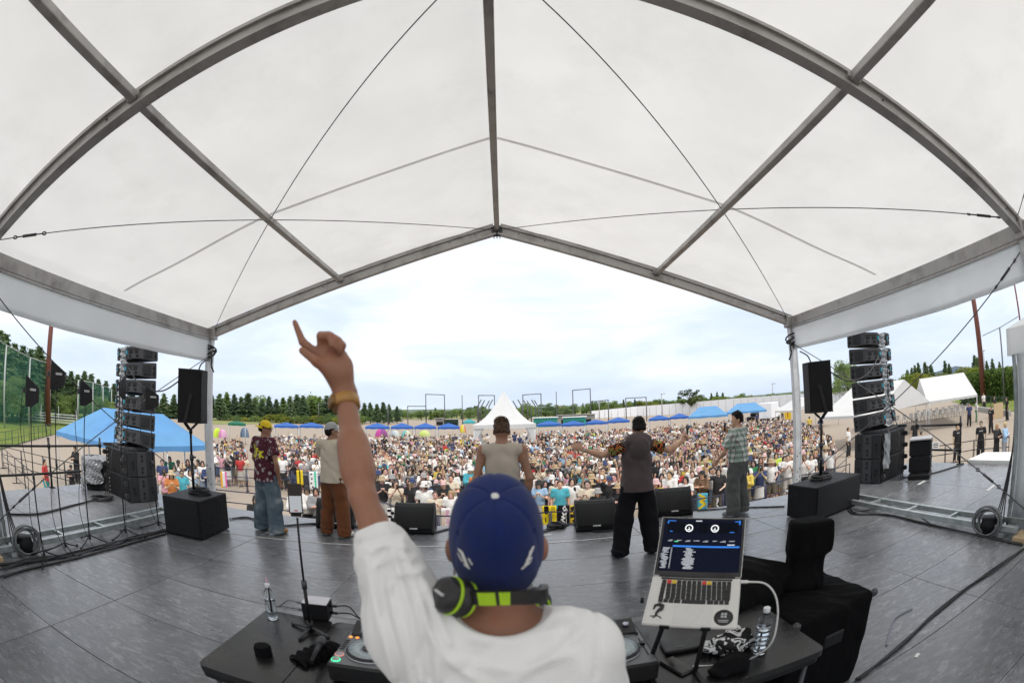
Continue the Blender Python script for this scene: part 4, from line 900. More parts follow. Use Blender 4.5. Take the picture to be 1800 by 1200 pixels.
# headphones hung round the neck
hp = thing('headphones', 'black headphones with lime green trim around the neck of the person at the decks', 'headphones', Vector(O)+Vector(nb))
M_HP = mat('black headphone plastic', (.012, .012, .013), .35, .1, 20, spec=.5); M_LIME = mat('lime green plastic', (.38, .62, .015), .4, .05)
hb = [(-.062, -.050, .082), (-.035, -.070, .086), (.01, -.078, .090), (.05, -.070, .086), (.074, -.045, .078), (.080, .02, .060), (.074, .09, .02)]
pts = curve_pts(hb, 8); m = MB()
for i in range(len(pts)-1): m.beam(pts[i], pts[i+1]+(pts[i+1]-pts[i])*.1, .012, .026)
m.build('headband', M_HP, hp)
for a_, b_ in ((8, 13), (14, 17)):
    m = MB()
    for i in range(a_, b_): m.beam(pts[i], pts[i+1], .017, .030 if a_ == 9 else .024)
    m.build('lime_band', M_LIME, hp)
for c, ax_, nm in ((Vector((-.082, -.052, .080)), Vector((-.74, -.50, .45)), 0), (Vector((.066, .135, -.02)), Vector((.5, .75, .3)), 1)):
    q = ax_.to_track_quat('Z', 'Y').to_matrix()
    cu = MB().lathe([(.024, -.030), (.034, -.026), (.0375, -.015), (.036, -.004), (.032, .0), (.0345, .004), (.0345, .018), (.029, .027), (.0, .030)], 26, c, q).build('ear_cup', M_HP, hp)
    for rr, zz in ((.0367, .006), (.0355, -.024)): MB().lathe([(rr-.002, zz-.003), (rr, zz-.0028), (rr, zz+.0028), (rr-.002, zz+.003)], 26, c, q, ring=True).build('lime_ring', M_LIME, cu)
    MB().box(c+q@Vector((0, 0, .029)), (.030, .005, .005), M=q).build('cup_mark', mat('pale print', (.5, .5, .5)), cu)
# ================================================================== STAGE EQUIPMENT
M_CAB = mat('black textured cabinet paint', (.0095, .0095, .0105), .55, .15, 25, .35, 240, spec=.2)
M_CABD = mat('charcoal cabinet plastic', (.026, .027, .030), .55, .12, 18, .3, 200, spec=.25)
M_GRL = mat('black perforated grille', (.009, .009, .010), .5, .2, 260, .9, 520, metal=.2, spec=.35)
M_HOLE = mat('dark recess', (.004, .004, .004), .8, 0)
M_PLASTIC = cloth_mat('clear white plastic sheet', (.46, .48, .50), .45, .12, rough=.22)
M_CYAN = mat('cyan rigging tag', (.02, .30, .42), .5, .1)
def crumple(mb, c, u, v, n, w_, h_, seed, amp=.03, nu=7, nv=12, bulge=.05):
    r = random.Random(seed); c, u, v, n = Vector(c), Vector(u), Vector(v), Vector(n); ph = [r.uniform(0, 6) for _ in range(6)]
    def fn(a, b):
        x, y = a-.5, b-.5; k = amp*(math.sin(9*x+ph[0]+3*y)*.5+math.sin(17*y+ph[1]+5*x)*.3+math.sin(23*(x+y)+ph[2])*.3)
        w2 = w_*(1-.25*math.sin(5*b+ph[3])**2); return c+u*(x*w2+.2*k)+v*(y*h_)+n*(bulge*(1-4*x*x)+k)
    mb.sheet(fn, nu, nv, .002, False); return mb
def handle_recess(mb, c, u, v, n, w_=.06, h_=.11):
    """pair of dark hand slots in a cabinet wall"""
    c, u, v, n = Vector(c), Vector(u), Vector(v), Vector(n); M = Matrix((u, n, v)).transposed()
    for q in (-1, 1): mb.box(c+v*q*h_*.30-n*.004, (w_, .02, h_*.42), M=M, bev=.004)
M_ARR = mat('grey array paint', (.050, .051, .055), .55, .12, 18, .3, 200, spec=.3)
# ---- one line-array cabinet (local: +y towards the crowd)
def array_cabinet(label, group, loc, rz, tilt, seed):
    t = thing('line_array_speaker', label, 'loudspeaker', loc, group=group); t.rotation_euler = Euler((tilt, 0, rz), 'XYZ')
    def shell(poly_top, poly_bot, z1, z0, nm, m):
        q = MB(); n = len(poly_top); q.add([(x, y, z0(y)) for x, y in poly_bot]+[(x, y, z1(y)) for x, y in poly_top], [tuple(reversed(range(n))), tuple(range(n, 2*n))]+[(i, (i+1) % n, n+(i+1) % n, n+i) for i in range(n)]); return q.build(nm, m, t)
    zt = lambda y: .15-.02*(.30-y)/.55; zb = lambda y: -.15+.065*(.30-y)/.55
    P = [(-.64, .30), (-.61, -.05), (-.57, -.11), (-.25, -.24), (-.20, -.24), (-.17, -.06), (.17, -.06), (.20, -.24), (.25, -.24), (.57, -.11), (.61, -.05), (.64, .30)]
    b = shell(P, P, zt, zb, 'body', M_ARR)
    g = MB(); g.box((0, .306, 0), (1.22, .014, .28), bev=.004); g.build('grille', M_GRL, t)
    for s in (-1, 1):
        q = MB(); q.prism([(s*.616, -.03), (s*.632, .0), (s*.646, .14), (s*.641, .17), (s*.61, .17), (s*.59, -.03)], -.07, .095); q.build('side_plate', M_CABD, t)
        q = MB()
        for zz in (-.05, .05): q.box((s*.638, .245, zz), (.02, .045, .06), bev=.004)
        nv = Vector((s*.13, -.32, 0)).normalized(); uv = Vector((-s*.32, -.13, 0)).normalized(); c = Vector((s*.41, -.175, -.0))
        q.build('side_handle', M_HOLE, t)
        q = MB(); M = Matrix((uv, nv, Vector((0, 0, 1)))).transposed()
        for k in (-1, 1):
            cc = c+uv*k*.085; q.box(cc+Vector((0, 0, .035)), (.11, .02, .065), M=M, bev=.008); q.box(cc+uv*.015*k-Vector((0, 0, .045)), (.08, .02, .05), M=M, bev=.008)
        q.build('rear_handle', M_HOLE, t)
        q = MB(); q.box(c+Vector((0, 0, .095)), (.34, .03, .012), M=M); q.box(c-Vector((0, 0, .09)), (.34, .03, .012), M=M); q.build('rear_rib', M_ARR, t)
        q = MB(); q.box((s*.19, -.245, .0), (.02, .03, .20)); q.box((s*.648, .285, 0), (.012, .03, .25)); q.build('rigging_bar', M_DKSTEEL, t)
        q = MB(); q.box((s*.21, -.25, .02), (.05, .02, .08), bev=.004); q.build('rigging_tag', M_CYAN, t)
    q = MB(); crumple(q, (rnd.uniform(-.02, .02), -.21, -.02), (1, 0, .1), (.12, .05, 1), (0, -1, 0), .36, .30, seed, .05); q.build('rain_cover', M_PLASTIC, t)
    return t
# ---- subwoofer cabinet
def subwoofer(label, group, loc, rz, dims, seed=0, wall=False, cat='subwoofer'):
    t = thing('subwoofer_speaker', label, cat, loc, rz, group); X, Y, Z = dims
    b = MB(); b.box((0, 0, Z/2), (X, Y, Z), bev=.012); b.build('body', M_CAB if not wall else M_CABD, t)
    g = MB(); g.box((0, Y/2+.006, Z/2), (X-.05, .016, Z-.05), bev=.004); g.build('grille', M_GRL, t)
    for s in (-1, 1):
        if wall:
            q = MB()
            for yy in (-.115, .115): q.box((s*(X/2+.004), yy, Z/2), (.016, .012, Z-.02))
            q.box((s*(X/2+.003), 0, Z/2), (.012, .215, Z-.02), bev=.003); q.build('side_panel', M_ARR, t)
            q = MB()
            for yy, zz in ((0, .74), (0, .26), (.225, .48), (-.225, .48)): handle_recess(q, (s*(X/2+.008), yy, Z*zz), (0, 1, 0), (0, 0, 1), (s, 0, 0), .055, .13)
            q.build('side_handle', M_HOLE, t)
        else:
            q = MB()
            for yy, zz in ((-.16, .70), (.10, .28)): 
                for e in (-1, 1): q.box((s*(X/2-.006), yy+e*.035, Z*zz), (.02, .045, .085), bev=.004)
            q.build('side_handle', M_HOLE, t)
    if wall:
        q = MB(); q.box((0, -Y/2-.005, Z/2), (X-.08, .014, Z-.06), bev=.003); p = q.build('rear_panel', M_CAB, t)
        q = MB()
        for i in range(5): q.cyl((-.45+.02*(i % 2), -Y/2-.012, Z*(.15+.17*i)), (-.45+.02*(i % 2), -Y/2-.03, Z*(.15+.17*i)), .018, n=8)
        q.build('connector', mat('connector metal', (.35, .33, .28), .35, metal=.8), p)
        q = MB()
        for zz in (.25, .75):
            for xx in (-.53, .53): q.cyl((xx-.02, -Y/2-.06, Z*zz), (xx+.02, -Y/2-.06, Z*zz), .05, n=14); q.box((xx, -Y/2-.02, Z*zz), (.06, .05, .08))
        q.build('caster', mat('rubber wheel', (.03, .03, .03), .6), t)
    return t
def tower(side, c, yaw, glab, wlab):
    c = Vector((*c, 0)); R = Matrix.Rotation(yaw, 3, 'Z'); nm = ['bottom', 'second from the bottom', 'third from the bottom', 'fourth from the bottom', 'second from the top', 'top']
    for k in range(2):
        subwoofer(f'black subwoofer, {"upper" if k else "lower"} of the stack under the {wlab} hanging speaker tower', f'subwoofers under the {wlab} tower', c+Vector((0, 0, .475*k+.005)), yaw, (1.2, .67, .47), wall=True)
    m = MB(); m.box((0, 0, .985), (1.0, .5, .05), bev=.005); m.box((.45, -.1, .99), (.06, .7, .06)); m.box((-.45, -.1, .99), (.06, .7, .06))
    one(m, 'array_frame', f'black steel frame between subwoofers and {wlab} speaker tower', 'frame', M_DKSTEEL, loc=c, rot=(0, 0, yaw))
    for k in range(6):
        p = c+R@Vector((0, .02+.012*k*(1 if k < 4 else .8), 1.185+.318*k)); array_cabinet(f'grey black line array speaker, {nm[k]} in the {wlab} tower of six', f'line array speakers of the {wlab} tower', p, yaw, math.radians(-7+2.4*k), 10*k+(side > 0))
    q = MB()                                                # rear cable run
    for k in range(3): q.tube(curve_pts([c+R@Vector((.02*k-.03, -.10-.03*k, 2.55)), c+R@Vector((.03, -.22, 2.2)), c+R@Vector((-.03+.02*k, -.24, 1.5)), c+R@Vector((.05, -.42, 1.0)), c+R@Vector((.1*k-.1, -.55, .5)), c+R@Vector((.1*k-.2, -.62, .02)), c+R@Vector((.3*k-.3, -.9, .015))], 6), .009, 5)
    one(q, 'speaker_cable', f'black cables hanging down the back of the {wlab} speaker tower', 'cable', M_RUB)
tower(-1, (-7.19, -.77), math.radians(-16), 'left', 'house left'.replace('house left', 'left side'))
tower(1, (7.45, -.57), math.radians(13), 'right', 'right side')
m = MB(); R = Matrix.Rotation(math.radians(13), 3, 'Z'); crumple(m, Vector((7.45, -.57, .62))+R@Vector((-.46, -.42, 0)), R@Vector((1, 0, 0)), (.0, .0, 1), R@Vector((0, -1, 0)), .26, .66, 5, .03, 9, 16, .04)
one(m, 'plastic_sheet', 'crumpled clear plastic sheet hanging over the right side subwoofer stack', 'plastic sheet', M_PLASTIC)
# amplifier racks beside the towers
def rack(label, loc, rz, dims, seed, covers):
    t = thing('amplifier_rack', label, 'amplifier rack', loc, rz); X, Y, Z = dims
    MB().box((0, 0, Z/2), dims, bev=.02).build('case', M_CAB, t)
    q = MB()
    for k in range(4): q.box((0, -Y/2-.006, Z*(.2+.2*k)), (X-.1, .02, Z*.15), bev=.004)
    q.build('amplifier', M_CABD, t)
    for k, (c, u, v, n, w_, h_) in enumerate(covers): MB_ = MB(); crumple(MB_, c, u, v, n, w_, h_, seed+k, .04, 9, 12, .06); MB_.build('rain_cover', M_PLASTIC, t)
    return t
rack('amplifier rack wrapped in white plastic bags beside the left speaker tower', G(172, 858, 0), -.6, (.55, .55, .55), 30, [((0, -.30, .42), (1, 0, 0), (0, 0, 1), (0, -1, 0), .6, .45), ((-.30, 0, .42), (0, -1, 0), (0, 0, 1), (-1, 0, 0), .6, .5), ((.0, .0, .60), (1, 0, 0), (0, 1, 0), (0, 0, 1), .65, .6), ((.25, -.36, .12), (1, 0, 0), (0, 0, 1), (0, -1, 0), .2, .22), ((.30, -.1, .40), (0, 1, 0), (0, 0, 1), (1, 0, 0), .5, .5)])
g = G(1617, 838, 0)
t = thing('stage_monitor_stack', 'two small black boxes with pale square panels stacked right of the right tower', 'equipment boxes', g, .55)
for z0, h in ((.0, .10), (.14, .28), (.45, .28)):
    MB().box((0, 0, z0+h/2), (.46 if h > .2 else .6, .5, h), bev=.015).build('box', M_CAB, t)
    if h > .2: MB().box((.05, -.258, z0+h/2), (.12, .012, .12), bev=.003).build('panel', mat('pale panel', (.55, .56, .58), .5), t)
MB().box((0, 0, .755), (.5, .5, .03), bev=.004).build('top_board', mat('grey board', (.35, .35, .36), .6), t)
# ---- sidefill speakers on poles over subwoofers
def pole_speaker(wlab, sub_c, sub_yaw, dims, pole, yaw, s):
    subwoofer(f'black subwoofer with a pole and coiled cable on top, {wlab} of the stage', 'subwoofers under the pole speakers', (*sub_c, .012), sub_yaw, dims)
    zt = dims[2]+.012; p = Vector((*pole, 0))
    st = thing('speaker_pole', f'black pole holding the {wlab} sidefill speaker', 'pole', p+Vector((0, 0, zt)))
    MB().cyl((0, 0, 0), (0, 0, .55), .024, n=12).cyl((0, 0, .5), (0, 0, .93), .019, n=12).build('tube', M_BLK, st)
    m = MB(); m.cyl((0, 0, .50), (0, 0, .58), .034, n=12); m.box((.045, 0, .55), (.07, .02, .03)); m.cyl((0, 0, .30), (0, 0, .34), .03, n=12); m.build('clamp', M_DKSTEEL, st)
    sp = thing('loudspeaker', f'black cabinet loudspeaker on a pole, {wlab} of the stage', 'loudspeaker', p+Vector((0, 0, zt+.93)), yaw)
    P = [(-.20, -.20), (.16, -.20), (.27, .03), (.10, .22), (-.20, .20)]; P = [(x*s, y) for x, y in P]
    ly = .0; MB().prism(P, .13, .87).build('cabinet', M_CAB, sp)
    d = Vector((.11*s, .23, 0)).normalized(); nn = Vector((d.y*s, -d.x*s, 0))*1.; c = Vector((.215*s, -.085, .50))
    M = Matrix((d, nn, Vector((0, 0, 1)))).transposed(); MB().box(c+nn*.004, (.235, .014, .70), M=M, bev=.003).build('grille', M_GRL, sp)
    for zz in (.125, .875): MB().prism([(x*1.02, y*1.02) for x, y in P], zz-.008, zz+.008).build('trim_panel', M_CABD, sp)
    y = MB(); y.beam((0, -.215, .50), (-.09*s, -.235, .13), .05, .012, up=(0, -1, 0)); y.beam((-.09*s, -.235, .13), (-.02*s, -.12, .035), .05, .012, up=(0, -1, .3)); y.beam((-.02*s, -.14, .03), (-.02*s, .14, .03), .06, .014); y.beam((.12*s, .22, .12), (.02*s, .1, .03), .05, .012)
    y.cyl((0, -.20, .50), (0, -.235, .50), .035, n=12); y.cyl((0, 0, -.04), (0, 0, .04), .03, n=12); y.build('yoke_bracket', M_BLK, sp)
    c = MB(); c.tube(curve_pts([(.1*s, .2, .80), (.16*s, .3, 1.0), (.3*s, .55, 1.12)], 6), .012, 5); c.tube(curve_pts([(-.15*s, .1, .75), (-.5*s, .2, .55), (-.9*s, .5, .62), (-1.2*s, .9, .9)], 8), .011, 5); c.build('cable', M_RUB, sp)
    co = thing('cable_coil', f'coiled black cable lying on the {wlab} subwoofer', 'cable', Vector((*sub_c, zt)))
    m = MB(); r = random.Random(3 if s > 0 else 8)
    for k in range(9): a0 = r.uniform(0, 6); rx, ry = r.uniform(.13, .22), r.uniform(.10, .17); m.tube([(rx*math.cos(a0+a)+.03*s+r.uniform(-.004, .004), ry*math.sin(a0+a)+.1, .012+.009*k*.8) for a in [2*math.pi*i/22 for i in range(22)]], .0085, 5, closed=True)
    m.build('loops', M_RUB, co)
def yaw_of(a, b): return math.atan2(b[1]-a[1], b[0]-a[0])
A, F_, Bc = G(298, 935, 0), G(357, 951, 0), G(404, 929, 0)
def box_from(A, F_, Bc):                                     # plan box through three seen floor corners (F_ nearest)
    u = (Bc-F_)[:2]; L = np.linalg.norm(u); u = u/L; v = np.array([-u[1], u[0]]); D = abs((A-F_)[:2]@v); sg = 1 if (A-F_)[:2]@v > 0 else -1
    return F_[:2]+u*L/2+v*sg*D/2, math.atan2(u[1], u[0]), L, D
c, yw, L, D = box_from(A, F_, Bc); SUBL = (c, yw, L, D)
pole_speaker('left side', c, yw+math.pi/2, (D, L, .56), AH(351, 868, 5.6+1.47)[:2] if 0 else c+np.array([-.02, .02]), math.radians(38), 1)
A, F_, Bc = G(1382, 908, 0), G(1432, 918, 0), G(1490, 884, 0)
c, yw, L, D = box_from(Bc, F_, A); SUBR = (c, yw, L, D)
pole_speaker('right side', c, yw+math.pi/2, (D, L, .50), c+np.array([-.08, .05]), math.radians(-38), -1)
# ---- stage monitor wedges
def wedge(label, c, rz):
    t = thing('stage_monitor', label, 'stage monitor', (c[0], c[1], .004), rz, 'monitor wedges along the front of the stage'); P = [(-.24, 0), (-.27, .03), (-.27, .07), (-.02, .39), (.03, .42), (.09, .43), (.17, .40), (.24, .29), (.25, 0)]
    M = Matrix(((0, 0, 1), (1, 0, 0), (0, 1, 0)))            # profile (y,z) swept along x
    MB().prism(P, -.28, .28, M=M).build('body', M_CAB, t)
    for s in (-1, 1): MB().prism([(y*1.03, z*1.02) for y, z in P], s*.295-.016, s*.295+.016, M=M).build('side_cheek', M_CABD, t)
    q = MB(); ny = Vector((0, -.79, .615)); uy = Vector((0, .615, .79))
    def gr(u, v): p = Vector((-.278+.556*u, 0, 0)); y = -.272+.262*v; z = .075+.335*v; return p+Vector((0, y, z))+ny*(.004+.030*math.sin(math.pi*v)**.8)
    q.sheet(gr, 2, 12, .004); q.build('grille', M_GRL, t)
    for s in (-1, 1):
        q = MB()
        for k in range(3): q.box((s*.316, -.05+.06*k, .10+.05*k), (.01, .10, .02), rot=(.7, 0, 0))
        q.build('side_handle', M_HOLE, t)
    q = MB()
    for x, w_ in ((-.045, .022), (-.012, .03), (.018, .02), (.046, .028)): q.box(Vector((x, -.262, .082))+ny*.018, (w_, .004, .022), rot=(-.66, 0, 0))
    q.build('maker_badge', mat('pale print', (.5, .5, .5)), t)
wedge('black stage monitor wedge half hidden behind the brown trousers', G(592, 922, 0), .25)
wedge('black stage monitor wedge left of the blue cap', (G(692, 935, 0)+G(762, 940, 0))/2+V3(0, .22, 0), .06)
wedge('black stage monitor wedge right of the yellow banner', (G(1017, 933, 0)+G(1085, 932, 0))/2+V3(0, .24, 0), -.08)
wedge('black stage monitor wedge right of the hooded vest man, above the laptop screen', (G(1160, 908, 0)+G(1220, 903, 0))/2+V3(0, .22, 0), -.22)
# ---- wireless antenna paddles on mic stands
def antenna_stand(label, base, top, yaw, hgt=1.0, lean=0.):
    b = Vector(base); t = thing('antenna_stand', label, 'antenna stand', b, group='antenna paddles on stands at the left of the stage'); z = top[2]
    tx = Vector((top[0]-b.x, top[1]-b.y, z))
    m = MB(); k = tx*.52; m.tube([(0, 0, .08), k], .010, 8); m.build('lower_tube', M_BLK, t); m = MB(); m.tube([k*.98, tx-Vector((0, 0, .12))], .0075, 8); m.build('upper_tube', M_BLK, t)
    MB().cyl(k-Vector((0, 0, .05)), k+Vector((0, 0, .03)), .017, n=10).cyl((0, 0, .06), (0, 0, .20), .018, n=10).build('clutch', M_DKSTEEL, t)
    for i in range(3):
        a = yaw*3+2.1*i; MB().tube([(0, 0, .12), (.16*math.cos(a), .16*math.sin(a), .055), (.30*math.cos(a), .30*math.sin(a), .012)], .0085, 6).cyl((.30*math.cos(a), .30*math.sin(a), .0), (.33*math.cos(a), .33*math.sin(a), .018), .014, n=8).build('leg', M_BLK, t)
    u = Vector((math.cos(yaw), math.sin(yaw), 0)); P = [(-.10, -.165), (.0, -.165), (.13, -.10), (.13, .05), (-.085, .17), (-.10, .165)]; n = Vector((-u.y, u.x, 0))
    M = Matrix((u, Vector((0, 0, 1)), n)).transposed(); pd = MB().prism(P, -.006, .006, M=M, c=tx).build('antenna_paddle', M_BLK, t)
    m = MB(); m.box(tx+u*-.135+Vector((0, 0, .01)), (.04, .03, .07), bev=.005); m.tube([tx+u*-.1, tx+u*.14], .005, 5); m.build('connector', M_DKSTEEL, pd)
    m = MB(); m.box(tx+u*.035+Vector((0, 0, .022))-n*.008, (.10, .004, .026), M=Matrix((u, n, Vector((0, 0, 1)))).transposed()); m.build('maker_badge', mat('pale print', (.5, .5, .5)), pd)
    c = MB(); c.tube(curve_pts([tx+u*-.15, tx+u*-.2+Vector((0, 0, -.4)), k+u*-.1, Vector((u.x*-.12, u.y*-.12, .4)), Vector((.1, -.05, .015)), Vector((.25, .1, .012))], 7), .0055, 5); c.build('cable', M_RUB, t)
AB = [((80, 985), (55, 688), .45, 'black antenna paddle nearest the left tent column coil, before the green net'), ((117, 970), (100, 660), .65, 'tallest black antenna paddle, its head before the brown pole'), ((160, 955), (150, 690), .3, 'grey antenna paddle between the brown pole and the speaker tower'), ((222, 943), (216, 680), -1.2, 'black antenna paddle seen edge on before the left speaker tower'), ((280, 930), (266, 700), .55, 'black antenna paddle overlapping the left speaker tower, nearest the subwoofer')]
for (b, tp, yw, lb) in AB:
    g = G(*b, 0); D = math.hypot(g[0]-CAM[0], g[1]-CAM[1]); antenna_stand(lb, g, AH(*tp, D), yw)
# ---- guard rails and white step at the outer deck edges
def guard(label, x, ys, posts):
    t = thing('guard_rail', label, 'railing', (x, 0, 0))
    for y in posts: MB().cyl((0, y, .0), (0, y, 1.0), .026, n=10).cyl((0, y, .78), (0, y, .88), .037, n=10).cyl((0, y, .24), (0, y, .34), .037, n=10).box((0, y, .01), (.12, .12, .016)).build('post', M_BLK, t)
    for z in (.83, .29): MB().cyl((0, ys[0], z), (0, ys[1], z), .025, n=10).build('rail', M_BLK, t)
guard('black tube guard rail along the left edge of the deck', -8.86, (-5.5, -.25), (-5.4, -3.75, -1.95, -.3)); guard('black tube guard rail along the right edge of the deck', 9.28, (-1.62, -.1), (-1.66, -.2))
one(MB().box((0, 0, -.0), (.9, 1.3, .12), bev=.01), 'step', 'white step board at the right edge of the deck', 'step', mat('white board', (.72, .72, .70), .6, .05, 5), loc=(9.84, -2.5, .02))
# ---- white pop-up shelters at the stage sides
def shelter(label, s):
    x0, y0, w_ = 5.70, -4.9, 3.0; t = thing('pop_up_tent', label, 'tent', (0, 0, 0))
    for dx in (0, w_):
        for dy in (0, -w_): MB().box((s*(x0+dx), y0+dy, 1.0), (.05, .05, 2.0), bev=.006).box((s*(x0+dx), y0+dy, .32), (.06, .06, .05)).build('leg', M_STEEL, t)
    cx, cy_, z = s*(x0+w_/2), y0-w_/2, 2.0
    def roof(u, v):
        a = (u*4) % 4; k = int(a) % 4; f = a-int(a); cs = [(-1, -1), (1, -1), (1, 1), (-1, 1), (-1, -1)]; q = (cs[k][0]+(cs[k+1][0]-cs[k][0])*f, cs[k][1]+(cs[k+1][1]-cs[k][1])*f)
        return (cx+q[0]*(w_/2+.06)*(1-v), cy_+q[1]*(w_/2+.06)*(1-v), z+.28+1.0*v-.12*math.sin(math.pi*v))
    MB().sheet(roof, 24, 6).build('roof', M_VAL, t)
    def vl(u, v):
        p = roof(u, 0); k = .012*math.sin(60*u)*v; return (p[0]+(p[0]-cx)*k, p[1]+(p[1]-cy_)*k, p[2]-.30*v+.012*math.sin(50*u)*v)
    MB().sheet(vl, 80, 3).build('valance', M_VAL, t)
    MB().sheet(lambda u, v: (s*(x0+.06+.02*math.sin(14*u)+.01*math.sin(31*u+3*v)), y0-.03-(w_-.06)*u, .05+1.98*v), 30, 4, .003).build('side_wall', M_VAL, t)
    MB().sheet(lambda u, v: (s*(x0+.04+(w_-.06)*u), y0-.03+.02*math.sin(14*u)+.012*math.sin(37*u+3*v), .05+1.98*v), 30, 4, .003).build('front_wall', M_VAL, t)
    MB().sheet(lambda u, v: (s*(x0+.12+.30*u*1.), y0-.02-.10*math.sin(u*3+v*2), 1.98-.26*math.sin(math.pi*u)*(1-v)-.0*v), 8, 4).build('rolled_wall', M_VAL, t)
    q = MB()
    for k in range(4): q.tube(curve_pts([(s*(x0+.03), y0+.04, 1.3-.1*k), (s*(x0+.02-.02*k), y0+.06, .8), (s*(x0-.10-.06*k), y0+.05, .35), (s*(x0-.16-.05*k), y0+.05*k, .03)], 6), .010, 5)
    q.build('power_cable', M_RUB, t)
shelter('white pop-up tent with closed side wall, right of the stage', 1); shelter('white pop-up tent at the left edge of the stage', -1)
for s, lb in ((-1, 'coil of grey and black cable hanging on the left base rail'), (1, 'coil of grey cable hanging on the right base rail')):
    t = thing('cable_coil', lb, 'cable', (s*5.36, -4.75, .18)); r = random.Random(4); m = MB()
    for k in range(12): rx = r.uniform(.17, .26); cx = r.uniform(-.03, .03); m.tube([(-s*(.02+.008*k)+r.uniform(-.01, .01), cx+rx*math.cos(a), -.04+rx*.72*math.sin(a)+.03) for a in [2*math.pi*i/20 for i in range(20)]], .011, 5, closed=True)
    m.build('loops', mat('grey cable', (.16, .17, .17), .5, .2, 10), t)
    q = MB(); q.lathe([(.0, -.16), (.13, -.15), (.15, -.06), (.13, .02), (.0, .03)], 14, (s*.02, 0, 0)); q.build('cable_drum', M_CAB, t)
    one(MB().box((0, 0, .0), (.3, .24, .06), bev=.004), 'wood_block', 'pale wood block under the '+('left' if s < 0 else 'right')+' tent column foot', 'wood block', mat('raw pine', (.46, .34, .2), .7, .15, 12, aniso=(1, 8, 8)), loc=(s*5.36, -5.35, .03))
# ---- cables over the deck
def floor_cable(name, pts, label, r=.010, z=.011, n=8, m=None, jit=.02, cnt=1, seed=0):
    rr = random.Random(seed); mb = MB()
    for c in range(cnt): mb.tube([Vector((p.x, p.y, r+.001+.004*c)) for p in curve_pts([G(px, py, 0)+V3(rr.uniform(-jit, jit), rr.uniform(-jit, jit), 0) for px, py in pts], n)], r, 5)
    return one(mb, name, label, 'cable', m or M_RUB)
floor_cable('stage_cable', [(0, 1000), (70, 985), (130, 975), (200, 957), (250, 945), (300, 930)], 'bundle of black cables running past the antenna stands', .009, cnt=7, jit=.09, seed=1)
floor_cable('stage_cable', [(2, 1015), (60, 1000), (140, 980), (230, 955), (290, 940)], 'single thick black cable on the near side of the bundle by the antenna stands', .012, cnt=2, jit=.03, seed=2)
floor_cable('stage_cable', [(20, 905), (70, 903), (130, 888), (165, 880)], 'black cables from the left cable coil across the left wing', .010, cnt=4, jit=.05, seed=3)
floor_cable('stage_cable', [(405, 912), (440, 912), (480, 925), (560, 922), (640, 928), (690, 932)], 'black cables running along the deck front behind the left singers', .009, cnt=3, jit=.07, seed=5)
floor_cable('stage_cable', [(762, 938), (800, 930), (860, 940)], 'short black cable beside the middle left wedge', .009, cnt=2, jit=.05, seed=6)
floor_cable('stage_cable', [(930, 938), (980, 928), (1010, 920), (1050, 935), (1100, 930)], 'loose black cable at the wedge right of the yellow banner', .009, cnt=3, jit=.06, seed=7)
floor_cable('stage_cable', [(1220, 898), (1290, 893), (1380, 890)], 'thin black cable from the right wedge to the right subwoofer', .008, cnt=2, jit=.05, seed=8)
floor_cable('stage_cable', [(1490, 880), (1500, 903), (1560, 905), (1620, 920), (1700, 938), (1798, 958)], 'black cables from the right subwoofer to the right tent column', .011, cnt=2, jit=.03, seed=9)
floor_cable('stage_cable', [(1500, 900), (1575, 892), (1610, 905), (1640, 925)], 'thin black cable curving over the deck right of the right subwoofer', .007, seed=10)
floor_cable('stage_cable', [(1510, 1196), (1580, 1135), (1640, 1085), (1700, 1035), (1750, 1000), (1798, 965)], 'long black cable along a deck joint at the lower right', .012, cnt=2, jit=.025, seed=11)
floor_cable('stage_cable', [(1590, 840), (1640, 832), (1695, 815)], 'black cable on the right wing to the guard rail post', .010, cnt=2, jit=.05, seed=12)
for (px, py, R_, lb) in ((180, 878, .26, 'coil of black cable on the left wing before the tower'), (978, 926, .16, 'tangle of black cable at the deck front right of the blue cap')):
    g = G(px, py, 0); m = MB(); r = random.Random(px)
    for k in range(9): rx, ry, a0 = R_*r.uniform(.6, 1.1), R_*r.uniform(.5, .9), r.uniform(0, 6); m.tube([(rx*math.cos(a)*math.cos(a0)-ry*math.sin(a)*math.sin(a0)+r.uniform(-.03, .03)*0, rx*math.cos(a)*math.sin(a0)+ry*math.sin(a)*math.cos(a0), .012+.006*k) for a in [2*math.pi*i/24 for i in range(24)]], .009, 5, closed=True)
    one(m, 'cable_coil', lb, 'cable', M_RUB, loc=(g[0], g[1], 0))
m = MB(); g = G(1590, 1078, 0)
one(MB().tube([Vector((p[0], p[1], .003)) for p in curve_pts([G(1603, 1070, 0), G(1575, 1085, 0), G(1565, 1105, 0), G(1558, 1135, 0)], 6)], .012, 4), 'floor_tape', 'worn bluish tape streak on the deck at the lower right', 'tape', mat('blue grey tape', (.20, .22, .26), .6), kind=None)
one(MB().box((0, 0, .002), (.06, .03, .002)), 'paper_scrap', 'small white paper scrap beside the long cable at the lower right', 'paper', mat('white board', (.72, .72, .70)), loc=G(1612, 1151, 0), rot=(0, 0, .3))
